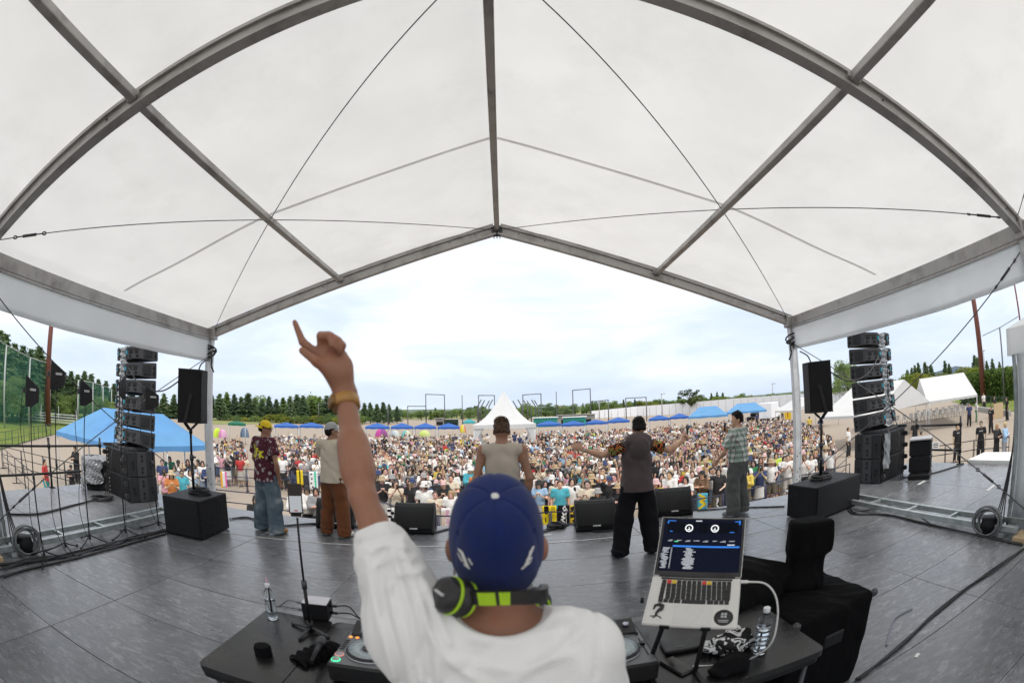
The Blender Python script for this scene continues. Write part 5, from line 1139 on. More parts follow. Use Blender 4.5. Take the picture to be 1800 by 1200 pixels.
# ================================================================== DECKS, TABLES, LAPTOP
TZ = .72
M_TBL = mat('black laminate table top', (.010, .010, .0105), .30, .2, 6, .05, 120, spec=.5, dirt=(.022, .022, .022), dscale=7)
M_PLB = mat('black device plastic', (.010, .010, .011), .38, .12, 30, .08, 200, spec=.45); M_SILV = mat('brushed silver', (.36, .37, .38), .36, .1, 20, metal=.7)
M_GREY = mat('grey device panel', (.12, .125, .13), .4, .1)
def table(label, x0, x1, y0, y1):
    t = thing('folding_table', label, 'table', ((x0+x1)/2, (y0+y1)/2, 0), group='black tables under the decks'); X, Y = x1-x0, y1-y0
    P = []
    for cx, cy_, a0 in ((X/2-.04, Y/2-.04, 0), (-X/2+.04, Y/2-.04, 90), (-X/2+.04, -Y/2+.04, 180), (X/2-.04, -Y/2+.04, 270)):
        for k in range(5): a = math.radians(a0+22.5*k); P.append((cx+.04*math.cos(a), cy_+.04*math.sin(a)))
    MB().prism(P, TZ-.035, TZ).build('table_top', M_TBL, t)
    MB().prism([(x*.985, y*.985) for x, y in P], TZ-.065, TZ-.035).build('apron', M_BLK, t)
    for sx in (-1, 1):
        for sy in (-1, 1): MB().cyl((sx*(X/2-.06), sy*(Y/2-.06), 0), (sx*(X/2-.06), sy*(Y/2-.06), TZ-.05), .014, n=8).build('leg', M_DKSTEEL, t)
table('narrow black side table with a water bottle and black case', -1.29, -.865, -5.98, -5.22); table('long black table under the decks and laptop', -.86, 1.43, -5.98, -5.22)
def player(label, cx, cy_, flip=1):
    t = thing('media_player', label, 'deck player', (cx, cy_, TZ), group='disc players on the table'); W_, D_, H_ = .32, .41, .095
    MB().box((0, 0, H_/2+.008), (W_, D_, H_), bev=.008).build('body', M_PLB, t)
    MB().box((0, -.03, H_+.0095), (W_-.02, D_-.08, .004), bev=.001).build('top_panel', M_GREY, t)
    jw = MB(); c = (0.0, -.055, H_+.010); jw.lathe([(.0, 0), (.113, 0), (.113, .010), (.107, .017), (.101, .019), (.0, .019)], 40, c); j = jw.build('jog_wheel', M_PLB, t)
    MB().lathe([(.040, .0195), (.099, .0195), (.099, .0208), (.040, .0208)], 40, c, ring=True).build('jog_plate', mat('grey blue metal disc', (.30, .34, .35), .32, .05, 40, metal=.5), j)
    MB().lathe([(0, .020), (.040, .020), (.040, .0215), (0, .0215)], 30, c).build('jog_display', mat('dark jog display', (.035, .022, .022), .2), j)
    q = MB(); q.lathe([(.1135, .003), (.1145, .006), (.1145, .009), (.1135, .011)], 40, c, ring=True); q.build('jog_ring', mat('white ring', (.45, .46, .48), .3), j)
    s = MB(); s.box((0, .135, H_+.028), (.27, .11, .018), rot=(.28, 0, 0), bev=.004); so_ = s.build('screen_housing', M_PLB, t); MB().box((-.02, .132, H_+.040), (.15, .082, .004), rot=(.28, 0, 0)).build('screen', glow_mat('dim device screen', (.10, .13, .15), .35), so_)
    for x, z in ((.095, .0),): MB().lathe([(.014, 0), (.016, .004), (.014, .014), (0, .015)], 14, (x, .135, H_+.038)).build('rotary_knob', mat('chrome', (.5, .5, .55), .2, metal=.9), so_)
    for (x, y), cl, e in (((-.128, -.165), (.05, .8, .35), 1.2), ((-.128, -.115), (.85, .35, .33), .5)):
        MB().lathe([(.0, .0), (.017, 0), (.017, .005), (.0, .006)], 18, (x, y, H_+.011)).build('play_button', M_SILV, t); MB().lathe([(.0165, .0), (.0205, 0), (.0205, .004), (.0165, .005)], 18, (x, y, H_+.011), ring=True).build('button_ring', glow_mat('lit ring %d' % int(e*10), cl, e), t)
    for x, y in ((-.132, .065), (-.10, .065)): MB().lathe([(.0, .0), (.009, 0), (.009, .004), (.0, .005)], 12, (x, y, H_+.011)).build('orange_button', glow_mat('lit orange', (1., .35, .08), .9), t)
    for k in range(5): MB().box((-.135, -.06+.022*k, H_+.013), (.02, .011, .005), bev=.001).build('push_button', M_PLB, t)
    for k in range(2): MB().box((.13, -.05+.0*k, H_+.011), (.006, .17, .002)).build('fader_slot', M_HOLE, t) if k == 0 else MB().box((.13, -.03, H_+.018), (.02, .026, .014), bev=.002).build('fader_cap', M_PLB, t)
    for k in range(3): MB().lathe([(.008, 0), (.007, .012), (0, .013)], 10, (.132, .075-.0*k, H_+.011)).build('dial', M_PLB, t) if k == 0 else MB().box((.118+.02*(k-1)*0-.03*k, .075, H_+.012), (.018, .01, .004)).build('push_button', M_SILV, t)
player('disc player with lit green button left of the white T-shirt', -.515, -5.63); player('disc player right of the white T-shirt, mostly hidden by it', .50, -5.63)
mx = thing('dj_mixer', 'black mixer between the disc players behind the white T-shirt', 'mixer', (0, -5.63, TZ)); MB().box((0, 0, .06), (.33, .41, .10), bev=.008).build('body', M_PLB, mx)
for i in range(4):
    for j in range(4): MB().lathe([(.008, 0), (.0065, .014), (0, .015)], 10, (-.10+.07*i, .14-.045*j, .111)).build('dial', M_GREY, mx)
    MB().box((-.10+.07*i, -.08, .113), (.022, .03, .014), bev=.002).build('fader_cap', M_PLB, mx)
g = G(1133, 1085, TZ)
for k in range(2): MB().lathe([(.010, 0), (.009, .03), (0, .031)], 10, (g[0]-.02+.035*k, g[1]-.02*k, 0)).build('tall_dial', M_PLB, mx, loc=(-mx.location.x*0, 5.63, .10))
# laptop: three measured edges (front, hinge, lid top)
p0, p1 = AD(1118, 1096, 1.735), AD(1290, 1102, 1.735); h0, h1 = AD(1148, 1010, 1.865), AD(1303, 1015, 1.865); t0, t1 = AD(1159, 908, 1.945), AD(1308, 909, 1.945)
fm, hm, tm = (p0+p1)/2, (h0+h1)/2, (t0+t1)/2; ux = Vector(h1-h0).normalized()
def frame_of(a, b): v = Vector(b-a); v = (v-ux*v.dot(ux)); L = v.length; v.normalize(); n = ux.cross(v); return v, n, L
lp = thing('laptop', 'silver laptop with open lid on a stand, dark music software on screen', 'laptop', hm)
vd, nd, Ld = frame_of(fm, hm); vs_, ns, Ls = frame_of(hm, tm); LW = .349
M_ALUM = mat('pale silver aluminium', (.62, .61, .58), .42, .03, 8, metal=.25); Md = Matrix((ux, vd, nd)).transposed(); Ms = Matrix((ux, vs_, ns)).transposed(); dp = lambda x, y, z=0: ux*x+vd*(y-Ld)+nd*z; sp_ = lambda x, y, z=0: ux*x+vs_*y+ns*z
MB().box(dp(0, Ld/2, -.008), (LW, Ld, .016), M=Md, bev=.005).build('base', M_ALUM, lp)
MB().box(sp_(0, Ls/2, -.004), (LW, Ls, .008), M=Ms, bev=.003).build('lid', M_ALUM, lp)
MB().cyl(ux*-.15+nd*-.004, ux*.15+nd*-.004, .007, n=10).build('hinge', M_PLB, lp)
MB().box(sp_(0, Ls/2, .001), (LW-.006, Ls-.006, .002), M=Ms).build('bezel', mat('black glass', (.006, .006, .008), .08, 0, spec=.6), lp)
scr = MB().box(sp_(0, Ls/2+.006, .0024), (LW-.026, Ls-.030, .001), M=Ms).build('screen', glow_mat('dark navy screen', (.004, .006, .018), .5), lp)
def ui(name, rects, col, e, z=.0034):
    q = MB()
    for x, y, w_, h_ in rects: q.box(sp_(x, y, z), (w_, h_, .0004), M=Ms)
    return q.build(name, glow_mat('screen '+name, col, e), scr)
top = Ls-.012
ui('navy_panel', [(-.085, top-.034, .12, .045), (.085, top-.034, .12, .045), (.0, top-.034, .04, .045)], (.002, .003, .008), .5, .0031)
ui('blue_bar', [(.02, Ls*.50, .27, .007), (-.146, top-.012, .005, .012), (.150, top-.010, .006, .018), (-.13, top-.006, .03, .003), (.14, top-.006, .02, .003), (-.13, top-.052, .012, .003), (.12, top-.052, .02, .003)], (.03, .16, .55), .9)
r = random.Random(2); rw = []
for k in range(19): y = Ls*.465-k*.0047; rw += [(-.15+.012*r.random(), y, r.uniform(.012, .03), .0018)]*1+[(-.118, y, .004, .0018), (-.052+.01*r.random(), y, r.uniform(.018, .05), .0020)]
ui('track_list', rw+[(-.02, top-.004, .025, .004), (.12, Ls*.535, .03, .004)], (.55, .58, .62), .8); ui('status_strip', [(-.13+.036*k, Ls*.585+.003*(k % 2), r.uniform(.012, .026), .0022) for k in range(8)]+[(-.125+.036*k, Ls*.60, .014, .0016) for k in range(8)], (.45, .47, .5), .7); ui('green_text', [(-.103, Ls*.578, .016, .003)], (.1, .7, .3), .9)
for x in (-.058, .048): q = MB(); q.lathe([(.0125, 0), (.016, 0), (.016, .0006), (.0125, .0006)], 28, sp_(x, top-.036, .0036), Ms, ring=True); q.box(sp_(x, top-.036, .004), (.002, .010, .0006), M=Ms); q.box(sp_(x, top-.042, .004), (.012, .003, .0006), M=Ms); q.build('deck_dial', glow_mat('white dial', (.85, .88, .9), 1.), scr)
q = MB(); rows = 6
q.m = 0
kw = .0172
for rI in range(rows):
    y = Ld-.028-rI*.0185; xs = [-.135+.0185*i for i in range(15)] if rI < 5 else None
    if rI == 0:
        for i in range(14): q.m = {1: 1, 2: 2, 8: 1, 9: 2}.get(i, 0); q.box(dp(-.125+.0195*i-.0005, y, .001), (.0165, .0165, .0025), M=Md)
    elif rI < 5:
        for i in range(14): q.m = 0; q.box(dp(-.125+.0195*i-.0005+.002*rI*(i > 0)*(i < 13)*.6, y, .001), (.0172, .0165, .0025), M=Md)
    else:
        for x, w_ in ((-.125, .017), (-.105, .017), (-.085, .017), (-.062, .024), (.0, .09), (.062, .024), (.085, .017), (.105, .017), (.125, .017)): q.m = 0; q.box(dp(x, y, .001), (w_, .0165, .0025), M=Md)
kb = q.build('keyboard', [M_PLB, mat('red key', (.5, .03, .02)), mat('yellow key', (.6, .42, .02))], lp, kind='stuff')
MB().box(dp(0, Ld-.012, .0006), (.28, .009, .0012), M=Md).build('touch_bar', mat('black glass', (0, 0, 0)), lp)
MB().box(dp(0.004, .055, .0004), (.145, .088, .0008), M=Md).build('trackpad', mat('trackpad glass', (.58, .57, .54), .3, .02), lp)
M_INK = mat('black sticker print', (.015, .015, .015), .5, 0)
stk = MB(); stk.tube([dp(-.128+x, .030+y, .0012) for x, y in ((-.015, .040), (-.012, .058), (.004, .064), (.016, .056), (.014, .044), (.004, .034), (-.002, .022), (.0, .010))], [.003, .006, .008, .009, .009, .007, .005, .004], 5)
stk.tube([dp(-.128+x, .030+y, .001) for x, y in ((-.022, .008), (-.008, .010), (.004, .012), (.016, .006), (.02, .0))], .002, 4); stk.tube([dp(-.128+x, .030+y, .001) for x, y in ((-.002, .012), (-.006, .004), (-.012, .002))], .002, 4)
stk.build('tree_sticker', M_INK, lp)
cs = dp(.120, .046, .0005); o_ = MB().lathe([(0, 0), (.036, 0), (.036, .0008), (0, .0008)], 32, cs, Md).build('round_sticker', M_INK, lp); q = MB()
for x in (-.006, .006):
    for y in (.004, .016): q.box(dp(.120+x, .046+y, .0016), (.0095, .0095, .0004), M=Md)
for y, w_ in ((-.013, .040), (-.020, .034)): q.box(dp(.120, .046+y, .0016), (w_, .003, .0004), M=Md)
q.build('sticker_print', mat('grey sticker print', (.4, .4, .4)), o_)
ls = thing('laptop_stand', 'black folding stand holding the laptop above the table', 'stand', (hm[0], hm[1], TZ)); lz = Vector((hm[0], hm[1], TZ)); q = MB()
fz = Vector(fm)-Vector(nd)*.018; hz = Vector(hm)-Vector(nd)*.018
for s in (-1, 1):
    a = fz+ux*s*.075; b = hz+ux*s*.075; c0 = Vector(((a.x+b.x)/2, b.y+.05, TZ+.01))
    q.beam(a-lz, b-lz, .018, .008, up=nd); q.beam((a*.15+b*.85)-lz, c0+ux*s*.03-lz, .018, .010, up=(0, 1, 0)); q.beam(c0+ux*s*.03-lz, Vector((c0.x, c0.y-.12, TZ+.006))+ux*s*.03-lz, .02, .008); q.box(a-vd*.004+nd*.012-lz, (.036, .006, .02), M=Md, bev=.002)
q.beam((fz+hz)/2-ux*.08-lz, (fz+hz)/2+ux*.08-lz, .02, .008); q.build('frame', M_BLK, ls)
e1 = Vector(h1)-Vector(vd)*.02; one(MB().tube(curve_pts([e1, e1+ux*.03, e1+ux*.10+Vector((0, .0, -.01)), e1+ux*.150+Vector((0, .0, -.07)), e1+ux*.165+Vector((.0, -.01, -.17)), e1+ux*.155+Vector((.0, .0, -.30)), Vector((e1.x+.10, e1.y+.08, TZ+.006)), Vector((e1.x-.1, e1.y+.15, TZ+.006))], 8), .0042, 6).box(e1+ux*.014, (.03, .012, .007), M=Md), 'charging_cable', 'white charging cable plugged into the right side of the laptop', 'cable', mat('white cable', (.62, .62, .60), .5))
# phone on a slim stand
b = G(547, 1108, TZ); D = math.hypot(*(b-CAM)[:2]); pt, pb = AH(517, 846, D), AH(521, 906, D)
ps = thing('phone_stand', 'slim black table stand holding a phone upright', 'stand', b); pc = Vector((pt+pb)/2-b); pj = Vector(pb-b)+Vector((.004, 0, -.01))
q = MB(); q.tube([(0, 0, .03), pj*.45], .010, 8); q.build('lower_tube', M_BLK, ps); q = MB(); q.tube([pj*.44, pj], .006, 8); q.build('upper_tube', M_BLK, ps); MB().cyl(pj*.40, pj*.47, .015, n=10).build('clutch', M_DKSTEEL, ps); MB().cyl((0, 0, 0), (0, 0, .06), .017, n=12).build('hub', M_BLK, ps)
for a in (-.4, 2.9, 4.6): MB().tube([(0, 0, .025), (.13*math.cos(a), .13*math.sin(a), .008)], .009, 6).build('leg', M_DKSTEEL, ps)
fw = Vector((CAM[0]-b[0], CAM[1]-b[1], .12)).normalized(); sx_ = Vector((-fw.y, fw.x, 0)).normalized(); zz = fw.cross(sx_)*-1; zz = Vector((0, 0, 1)) if abs(zz.z) < .2 else zz*(1 if zz.z > 0 else -1); Mp = Matrix((sx_, fw, zz)).transposed()
ph = thing('smartphone', 'phone clamped on the slim stand, its screen showing a white page', 'phone', Vector(b)+pc); MB().box((0, 0, 0), (.072, .012, .150), M=Mp, bev=.005).build('body', M_PLB, ph)
MB().box(fw*.0066, (.066, .001, .142), M=Mp).build('screen', mat('black glass', (0, 0, 0)), ph); MB().box(fw*.0074+zz*-.025, (.060, .001, .080), M=Mp).build('lit_page', glow_mat('white page', (.55, .57, .60), .42), ph)
MB().box(fw*.0082+zz*-.057, (.018, .001, .006), M=Mp).build('red_label', mat('red print', (.5, .05, .05)), ph); MB().box(-fw*.02+zz*-.075, (.05, .03, .03), M=Mp, bev=.004).build('clamp', M_BLK, ph)
# bottles
def bottle(label, p, h, straw, lean=0.):
    t = thing('water_bottle', label, 'bottle', p); s = h/.225
    pr = [(.0, .001), (.029, .0), (.0325, .008), (.0325, .03), (.0305, .045), (.0325, .06), (.0325, .10), (.030, .112), (.0325, .124), (.0325, .15), (.026, .178), (.014, .196), (.0125, .206)]; pr = [(r*s, z*s) for r, z in pr]
    MB().lathe(pr, 24).build('plastic_body', glass_mat('clear bottle plastic', (.92, .95, .97), .05, 1.28), t)
    MB().lathe([(0, .003)]+[(max(.001, r-.0016), z+.002) for r, z in pr[1:9 if straw else 8]]+[(.0, pr[8 if straw else 7][1])], 20).build('water', glass_mat('water', (.93, .96, .98), .0, 1.33), t)
    MB().lathe([(.0150*s, .204*s), (.0155*s, .207*s), (.0155*s, .224*s), (.013*s, .227*s), (.0, .227*s)], 20).build('cap', mat('white bottle cap', (.7, .72, .73), .4), t)
    if straw: MB().tube([(0, 0, .05*s), (.004, 0, .22*s), (-.002, 0, .265*s)], .0032, 8).build('straw', mat('pink straw', (.70, .35, .42), .4), t)
    else:
        q = MB()
        for k in range(5): q.lathe([(.0327*s, (.035+.022*k)*s), (.0338*s, (.038+.022*k)*s), (.0327*s, (.041+.022*k)*s)], 20)
        q.build('rib', glass_mat('clear bottle plastic', (0, 0, 0)), t)
bottle('clear water bottle with a pink straw on the left side table', G(480, 1086, TZ), .215, True); bottle('clear ribbed water bottle right of the laptop', G(1335, 1145, TZ), .238, False)
# small things on the tables
q = MB(); P = [(.045*math.cos(math.radians(22.5+45*i))*(1.0), .040*math.sin(math.radians(22.5+45*i))) for i in range(8)]; q.prism(P, 0, .045); q.prism([(x*.9, y*.9) for x, y in P], .045, .055)
one(q, 'zip_case', 'small black eight sided case on the left side table', 'case', fab('black nylon', (.007, .007, .008)), loc=G(464, 1150, TZ), rot=(0, 0, .4))
g = G(560, 1082, TZ); di = thing('di_box', 'small black signal box with a pale top behind the phone stand', 'box', g, .12); MB().box((0, 0, .05), (.15, .12, .10), bev=.005).build('body', M_CAB, di); MB().box((0, 0, .101), (.145, .115, .003)).build('top_label', mat('pale lilac label', (.55, .53, .56), .4), di)
for s in (-1, 1):
    for z in (.03, .075): q = MB(); q.cyl((s*.075, 0, z), (s*.115, 0, z), .009, n=10); q.tube(curve_pts([(s*.11, 0, z), (s*.18, .02, z-.005), (s*.25, -.03*s, .02), (s*.32, -.02, .008)], 6), .0045, 5); q.build('plug_cable', M_RUB if s > 0 else mat('grey cable', (.2, .2, .2)), di)
q = MB(); g = G(560, 1152, TZ); c0 = Vector(g)
po = thing('padded_pouch', 'black gathered cloth pouch under the silver headed microphone', 'pouch', c0, 1.05)
MB().sheet(lambda u, v: ((u-.5)*.26, (.06+.008*math.sin(u*40))*math.cos(math.pi*v), .048*(math.sin(math.pi*v)**.7)*(1-.5*abs(2*u-1)**3)*(1+.15*math.sin(u*40))+.001), 40, 12).build('cloth', fab('black nylon', (0, 0, 0)), po)
mic_thing(Vector(G(552, 1182, TZ))+Vector((0, 0, .060)), Vector(G(582, 1124, TZ))+Vector((0, 0, .085)), 'black microphone with silver head lying on the pouch by the left deck')
q = MB(); q.box((0, 0, .012), (.20, .125, .024), bev=.006); o = one(q, 'audio_interface', 'flat black device under the laptop', 'device', M_PLB, loc=G(1200, 1136, TZ), rot=(0, 0, -.05)); MB().box((-.02, -.03, .0247), (.05, .012, .001)).build('maker_badge', mat('dim print', (.07, .07, .07)), o)
q = MB(); q.box((0, 0, .007), (.080, .165, .014), bev=.006); o = one(q, 'smartphone', 'dark phone in a case lying on the table right of the right deck', 'phone', M_PLB, loc=G(1190, 1172, TZ), rot=(0, 0, .35)); MB().box((0, .003, .0145), (.068, .145, .001), bev=0).build('screen', mat('black glass', (0, 0, 0)), o)
def _bw(t, v):
    n = N(t, 'ShaderNodeTexNoise'); n.inputs['Scale'].default_value = 16; n.inputs['Detail'].default_value = 1.5; n.inputs['Distortion'].default_value = 1.5; t.links.new(v, n.inputs['Vector'])
    return ramp(t, n.outputs[0], [(0, (.02, .02, .02)), (.47, (.66, .66, .66)), (.60, (.03, .03, .03)), (.68, (.7, .7, .7))], 'CONSTANT')
g = G(1283, 1140, TZ); tw = thing('towel', 'crumpled black and white patterned towel beside the ribbed bottle', 'towel', g)
f = Field((-.16, -.13, 0), (.16, .13, .14), .005); f.ell((0, 0, .035), (.095, .075, .055), .03); f.ell((.05, -.02, .05), (.05, .045, .05), .02); f.ell((-.08, .03, .025), (.06, .05, .03), .02); f.ell((.03, .05, .06), (.05, .035, .035), .02); f.ripple(.012, 48, 39, 51, 1); f.ripple(.007, 90, 70, 60, 4); f.cut((0, 0, -1), (0, 0, .001)); link('cloth', f.mesh('towel_cloth', 1), tw, pattern_mat('black white print towel', _bw))
f = Field((-.13, -.11, 0), (.13, .11, .11), .006); f.ell((0, 0, .02), (.10, .06, .035), .03); f.ell((.03, .02, .035), (.05, .05, .03), .03); f.ripple(.008, 50, 40, 45, 2); f.cut((0, 0, -1), (0, 0, .001))
o = link('cloth_bag', f.mesh('bag', 1), None, fab('black nylon', (0, 0, 0))); o.location = G(1283, 1178, TZ); tag(o, 'black cloth bag at the near table edge below the towel', 'bag')
# covered cases at the right
c0 = G(1507, 1197, 0); b_yaw = .05
bx = thing('road_case', 'black cloth covered case at the right end of the tables', 'road case', (c0[0]-.34, c0[1]+.40, 0), b_yaw); f = Field((-.42, -.45, -.01), (.42, .45, .75), .014); f.rbox((0, 0, .32), (.33, .36, .34), .035); f.ell((-.1, .05, .62), (.30, .30, .06), .06); f.ripple(.006, 20, 17, 13, 2); f.ripple(.004, 44, 37, 21, 5); f.cut((0, 0, -1), (0, 0, .001)); link('cloth_cover', f.mesh('cloth_cover', 1), bx, fab('black drape cloth', (.0045, .0045, .005), .2))
q = MB()
for sx in (-1, 1):
    for sy in (-1, 1): q.box((sx*.322, sy*.352, .645), (.05, .05, .05), bev=.015)
q.build('corner_guard', M_DKSTEEL, bx); MB().box((0, -.364, .45), (.16, .02, .09), bev=.01).build('handle', M_BLK, bx)
M_BC = fab('black drape cloth', (.0045, .0045, .005), .2)
cx, cy_ = c0[0]-.40, c0[1]+.52
def shroud(f):
    f.rbox((0, 0, .20), (.125, .085, .24), .035); f.rbox((.012, 0, .33), (.14, .09, .11), .03, .04); f.ell((-.02, 0, .04), (.18, .12, .07), .06); f.ripple(.010, 26, 20, 9, 3); f.ripple(.006, 50, 30, 14, 5); f.cut((0, 0, 1), (0, 0, .44)); f.cut((0, 0, -1), (0, 0, .001))
f = Field((-.22, -.2, -.01), (.22, .2, .5), .009); shroud(f); o = link('covered_speaker', f.mesh('covered_speaker', 1), None, M_BC); D = math.hypot(cx-CAM[0], cy_-CAM[1]); o.location = (cx+.07, cy_-.06, .672); o.rotation_euler = (0, .05, -.1); tag(o, 'upright black speaker wrapped in black cloth on the road case', 'covered speaker')
f = Field((-.5, -.45, -.75), (.55, .45, .30), .014); f.ell((-.02, .0, -.02), (.36, .26, .17), .1); f.cone((-.24, .05, -.05), (-.33, .05, -.7), .16, .18, .12); f.cone((.2, .0, -.0), (.34, -.05, .02), .15, .1, .1); f.cone((.0, .1, -.05), (.0, .16, -.7), .24, .26, .12); f.ripple(.013, 17, 13, 9, 2); f.ripple(.008, 34, 30, 15, 6); f.cut((0, 0, -1), (0, 0, -.70))
o = link('draped_equipment', f.mesh('drape', 2), None, M_BC); o.location = (1.33, -5.08, .74); tag(o, 'equipment pile under a black drape cloth right of the laptop', 'draped pile')
# ================================================================== THE CROWD
class Multi:
    """several garment fields over one grid; one skin, material per nearest field"""
    def __init__(s, J, h, fns):
        lo, hi = bounds(J, .17); s.fs = []
        for fn in fns: f = Field(lo, hi, h); fn(f); s.fs.append(f)
    def net(s):
        f = s.fs[0]; st = np.stack([q.F for q in s.fs]); tot = Field.__new__(Field); tot.h, tot.lo, tot.ax, tot.F = f.h, f.lo, f.ax, st.min(0); V, Q = tot.net()
        for _ in range(1):
            acc = np.zeros_like(V); c = np.zeros(len(V))
            for i in range(4): np.add.at(acc, Q[:, i], V[Q[:, (i+1) % 4]]+V[Q[:, i-1]]); np.add.at(c, Q[:, i], 2)
            V = V*.6+.4*acc/np.maximum(c, 1)[:, None]
        cen = V[Q].mean(1); ij = np.clip(np.round((cen-f.lo)/f.h).astype(int), 0, np.array(f.F.shape)-1)
        vals = np.stack([q.F[ij[:, 0], ij[:, 1], ij[:, 2]]-.004*k for k, q in enumerate(s.fs)]); return V, Q, vals.argmin(0)
def simple_skin(f, J):
    s = J['H']/1.72; P = head_parts(f, J, 0, 0, face=True); f.cone(J['neck']-V3(0, 0, .02), J['head']-V3(0, 0, .03), .05*s, None, .03)
    for n in 'LR':
        f.cone(J['sh'+n], J['el'+n], .045*s, .037*s, .03); f.cone(J['el'+n], J['wr'+n], .038*s, .026*s, .02); d = J['fi'+n]-J['wr'+n]; f.cone(J['wr'+n], J['wr'+n]+d*.62, .026*s, .034*s, .02)
        f.cone(J['kn'+n], J['an'+n], .050*s, .037*s, .02); f.cone(J['an'+n]-V3(0, .02, .02), J['toe'+n], .036, .030, .02)
HC = 1.62
def pj(**k): return joints(HC, stance=.08, **k)
ARM = dict(
    down={}, clap=dict(elL=(-.24, .06, 1.06), wrL=(-.05, .26, 1.20), elR=(.24, .06, 1.06), wrR=(.05, .26, 1.20), fiL=(-.02, .33, 1.33), fiR=(.02, .33, 1.33)),
    right_up=dict(elR=(.24, .06, 1.52), wrR=(.22, .16, 1.76), elL=(-.23, .08, 1.08), wrL=(-.06, .27, 1.14)), left_up=dict(elL=(-.26, .08, 1.48), wrL=(-.20, .18, 1.72), elR=(.22, .0, 1.06), wrR=(.20, .16, .90)),
    both_up=dict(elL=(-.29, .04, 1.50), wrL=(-.27, .12, 1.76), elR=(.29, .04, 1.50), wrR=(.27, .12, 1.76)), phone=dict(elL=(-.22, .16, 1.12), wrL=(-.05, .30, 1.34), elR=(.22, .16, 1.12), wrR=(.06, .30, 1.36), fiL=(-.02, .33, 1.46), fiR=(.03, .33, 1.48)),
    crossed=dict(elL=(-.23, .10, 1.08), wrL=(.06, .22, 1.10), elR=(.23, .10, 1.08), wrR=(-.06, .24, 1.13)), wave=dict(elR=(.34, .10, 1.30), wrR=(.36, .2, 1.56), elL=(-.22, .05, 1.06), wrL=(-.1, .25, 1.0)))
POSE_TXT = dict(down='standing with arms down', clap='clapping at chest height', right_up='left-hand'.replace('left-hand', 'raising one arm straight up'), left_up='raising one arm with the other hanging', both_up='raising both arms', phone='filming with a phone', crossed='with folded arms', wave='waving one hand')
M_CSK = mat('crowd skin', (.5, .3, .2), .55, .06, attr=('OBJECT', 'skin_color')); M_CTOP = mat('crowd top', (.5, .5, .5), .85, .10, attr=('OBJECT', 'top_color'), scale=16); M_CBOT = mat('crowd trousers', (.1, .1, .1), .85, .12, attr=('OBJECT', 'trouser_color'), scale=16)
M_CHR = mat('crowd hair', (.03, .02, .02), .5, .2, attr=('OBJECT', 'hair_color')); M_CHAT = mat('crowd hat', (.4, .4, .4), .8, .1, attr=('OBJECT', 'hat_color'))
CROWD = {}
def face_marks(V, Q, mi, J):
    """eyes and mouth as small raised plates of the hair and lip colour"""
    c = J['head']; s = J['H']/1.72; nv, nq, nm = [], [], []; b = len(V)
    for x, y, z, w_, h_, m in ((-.030, .093, .012, .022, .011, 3), (.030, .093, .012, .022, .011, 3), (-.030, .097, .032, .026, .007, 3), (.030, .097, .032, .026, .007, 3), (0, .101, -.066, .034, .010, 4)):
        q = c+np.array((x, y, z))*s
        for dx, dz in ((-1, -1), (-1, 1), (1, 1), (1, -1)): nv.append(q+np.array((dx*w_/2, 0 if dx*x < 0 or x == 0 else -.008, dz*h_/2)))
        nq.append([b, b+1, b+2, b+3]); nm.append(m); b += 4
    return np.concatenate([V, nv]), np.concatenate([Q, nq]), np.concatenate([mi, nm])
for k, a in ARM.items():
    J = pj(**a)
    for fem in (0, 1):
        fns = [lambda f: simple_skin(f, J), lambda f: f_shirt(f, J, .025 if not fem else .018, .62 if k not in ('crossed',) else 1.6, .83 if not fem else .88, .02, .03, seed=len(k), wr=.004), (lambda f: f_pants(f, J, .022, .02, None, .004, len(k), .015, short=.40 if k in ('wave', 'left_up') else None)) if not fem else (lambda f: (f.cone((0, 0, .99), (0, 0, .40), .14, .20, .04, (1, .8, 1)), f.cut((0, 0, -1), (0, 0, .38 if k != 'clap' else .14)), f.cut((0, 0, 1), (0, 0, .98))))]
        for lod, h in ((0, .024), (1, .040)):
            if lod and fem and k in ('wave', 'left_up', 'right_up'): continue
            V, Q, mi = Multi(J, h, fns).net()
            if k == 'phone':
                b0 = len(V); bx_ = MB().box((.005, .375, 1.50), (.075, .014, .145)); V = np.concatenate([V, np.array([tuple(q) for q in bx_.v])]); Q = np.concatenate([Q, np.array(bx_.f)+b0]); mi = np.concatenate([mi, [2 if lod else 3]*6])
            if lod == 0:
                V, Q, mi = face_marks(V, Q, mi, J); me = quads_mesh('person_body', V, Q, mi)
                for m_ in (M_CSK, M_CTOP, M_CBOT, M_CHR, mat('lips', (.30, .08, .07), .5, 0)): me.materials.append(m_)
                CROWD[(k, fem)] = me
            else: CROWD[('low', k, fem)] = (V, Q, mi)
JH = pj()
def hair_arr(kind, h):
    f = Field(JH['head']-np.array((.17, .2, .40)), JH['head']+np.array((.17, .2, .2)), h)
    f_hair(f, JH, 0, 0, .012, *( (-.065, .075) if kind == 'short' else (-.09, .07)), long=dict(short=0, bob=.07, long=.22, tied=0)[kind], puff=.008)
    if kind == 'tied': f.cone(JH['head']+V3(0, -.11, .05), JH['head']+V3(0, -.15, -.06), .04, .03, .02)
    return f.net()
HAIR = {}
for k in ('short', 'bob', 'long', 'tied'):
    V, Q = hair_arr(k, .018); me = quads_mesh('hair_'+k, V, Q); me.materials.append(M_CHR); HAIR[k] = me
HATS = {}
q = cap_mesh(.95, 'cap', 'cap', .006); brim(q, .95, .006); HATS['cap'] = q; HATS['bucket hat'] = cap_mesh(.95, 'bucket', 'bucket', .004)
qb = MB(); qb.lathe([(.175, -.012), (.178, -.006), (.105, .012), (.100, .03), (.094, .10), (.085, .118), (0, .12)], 18); HATS['straw hat'] = qb
HATM = {k: v.mesh(k.replace(' ', '_')) for k, v in HATS.items()}
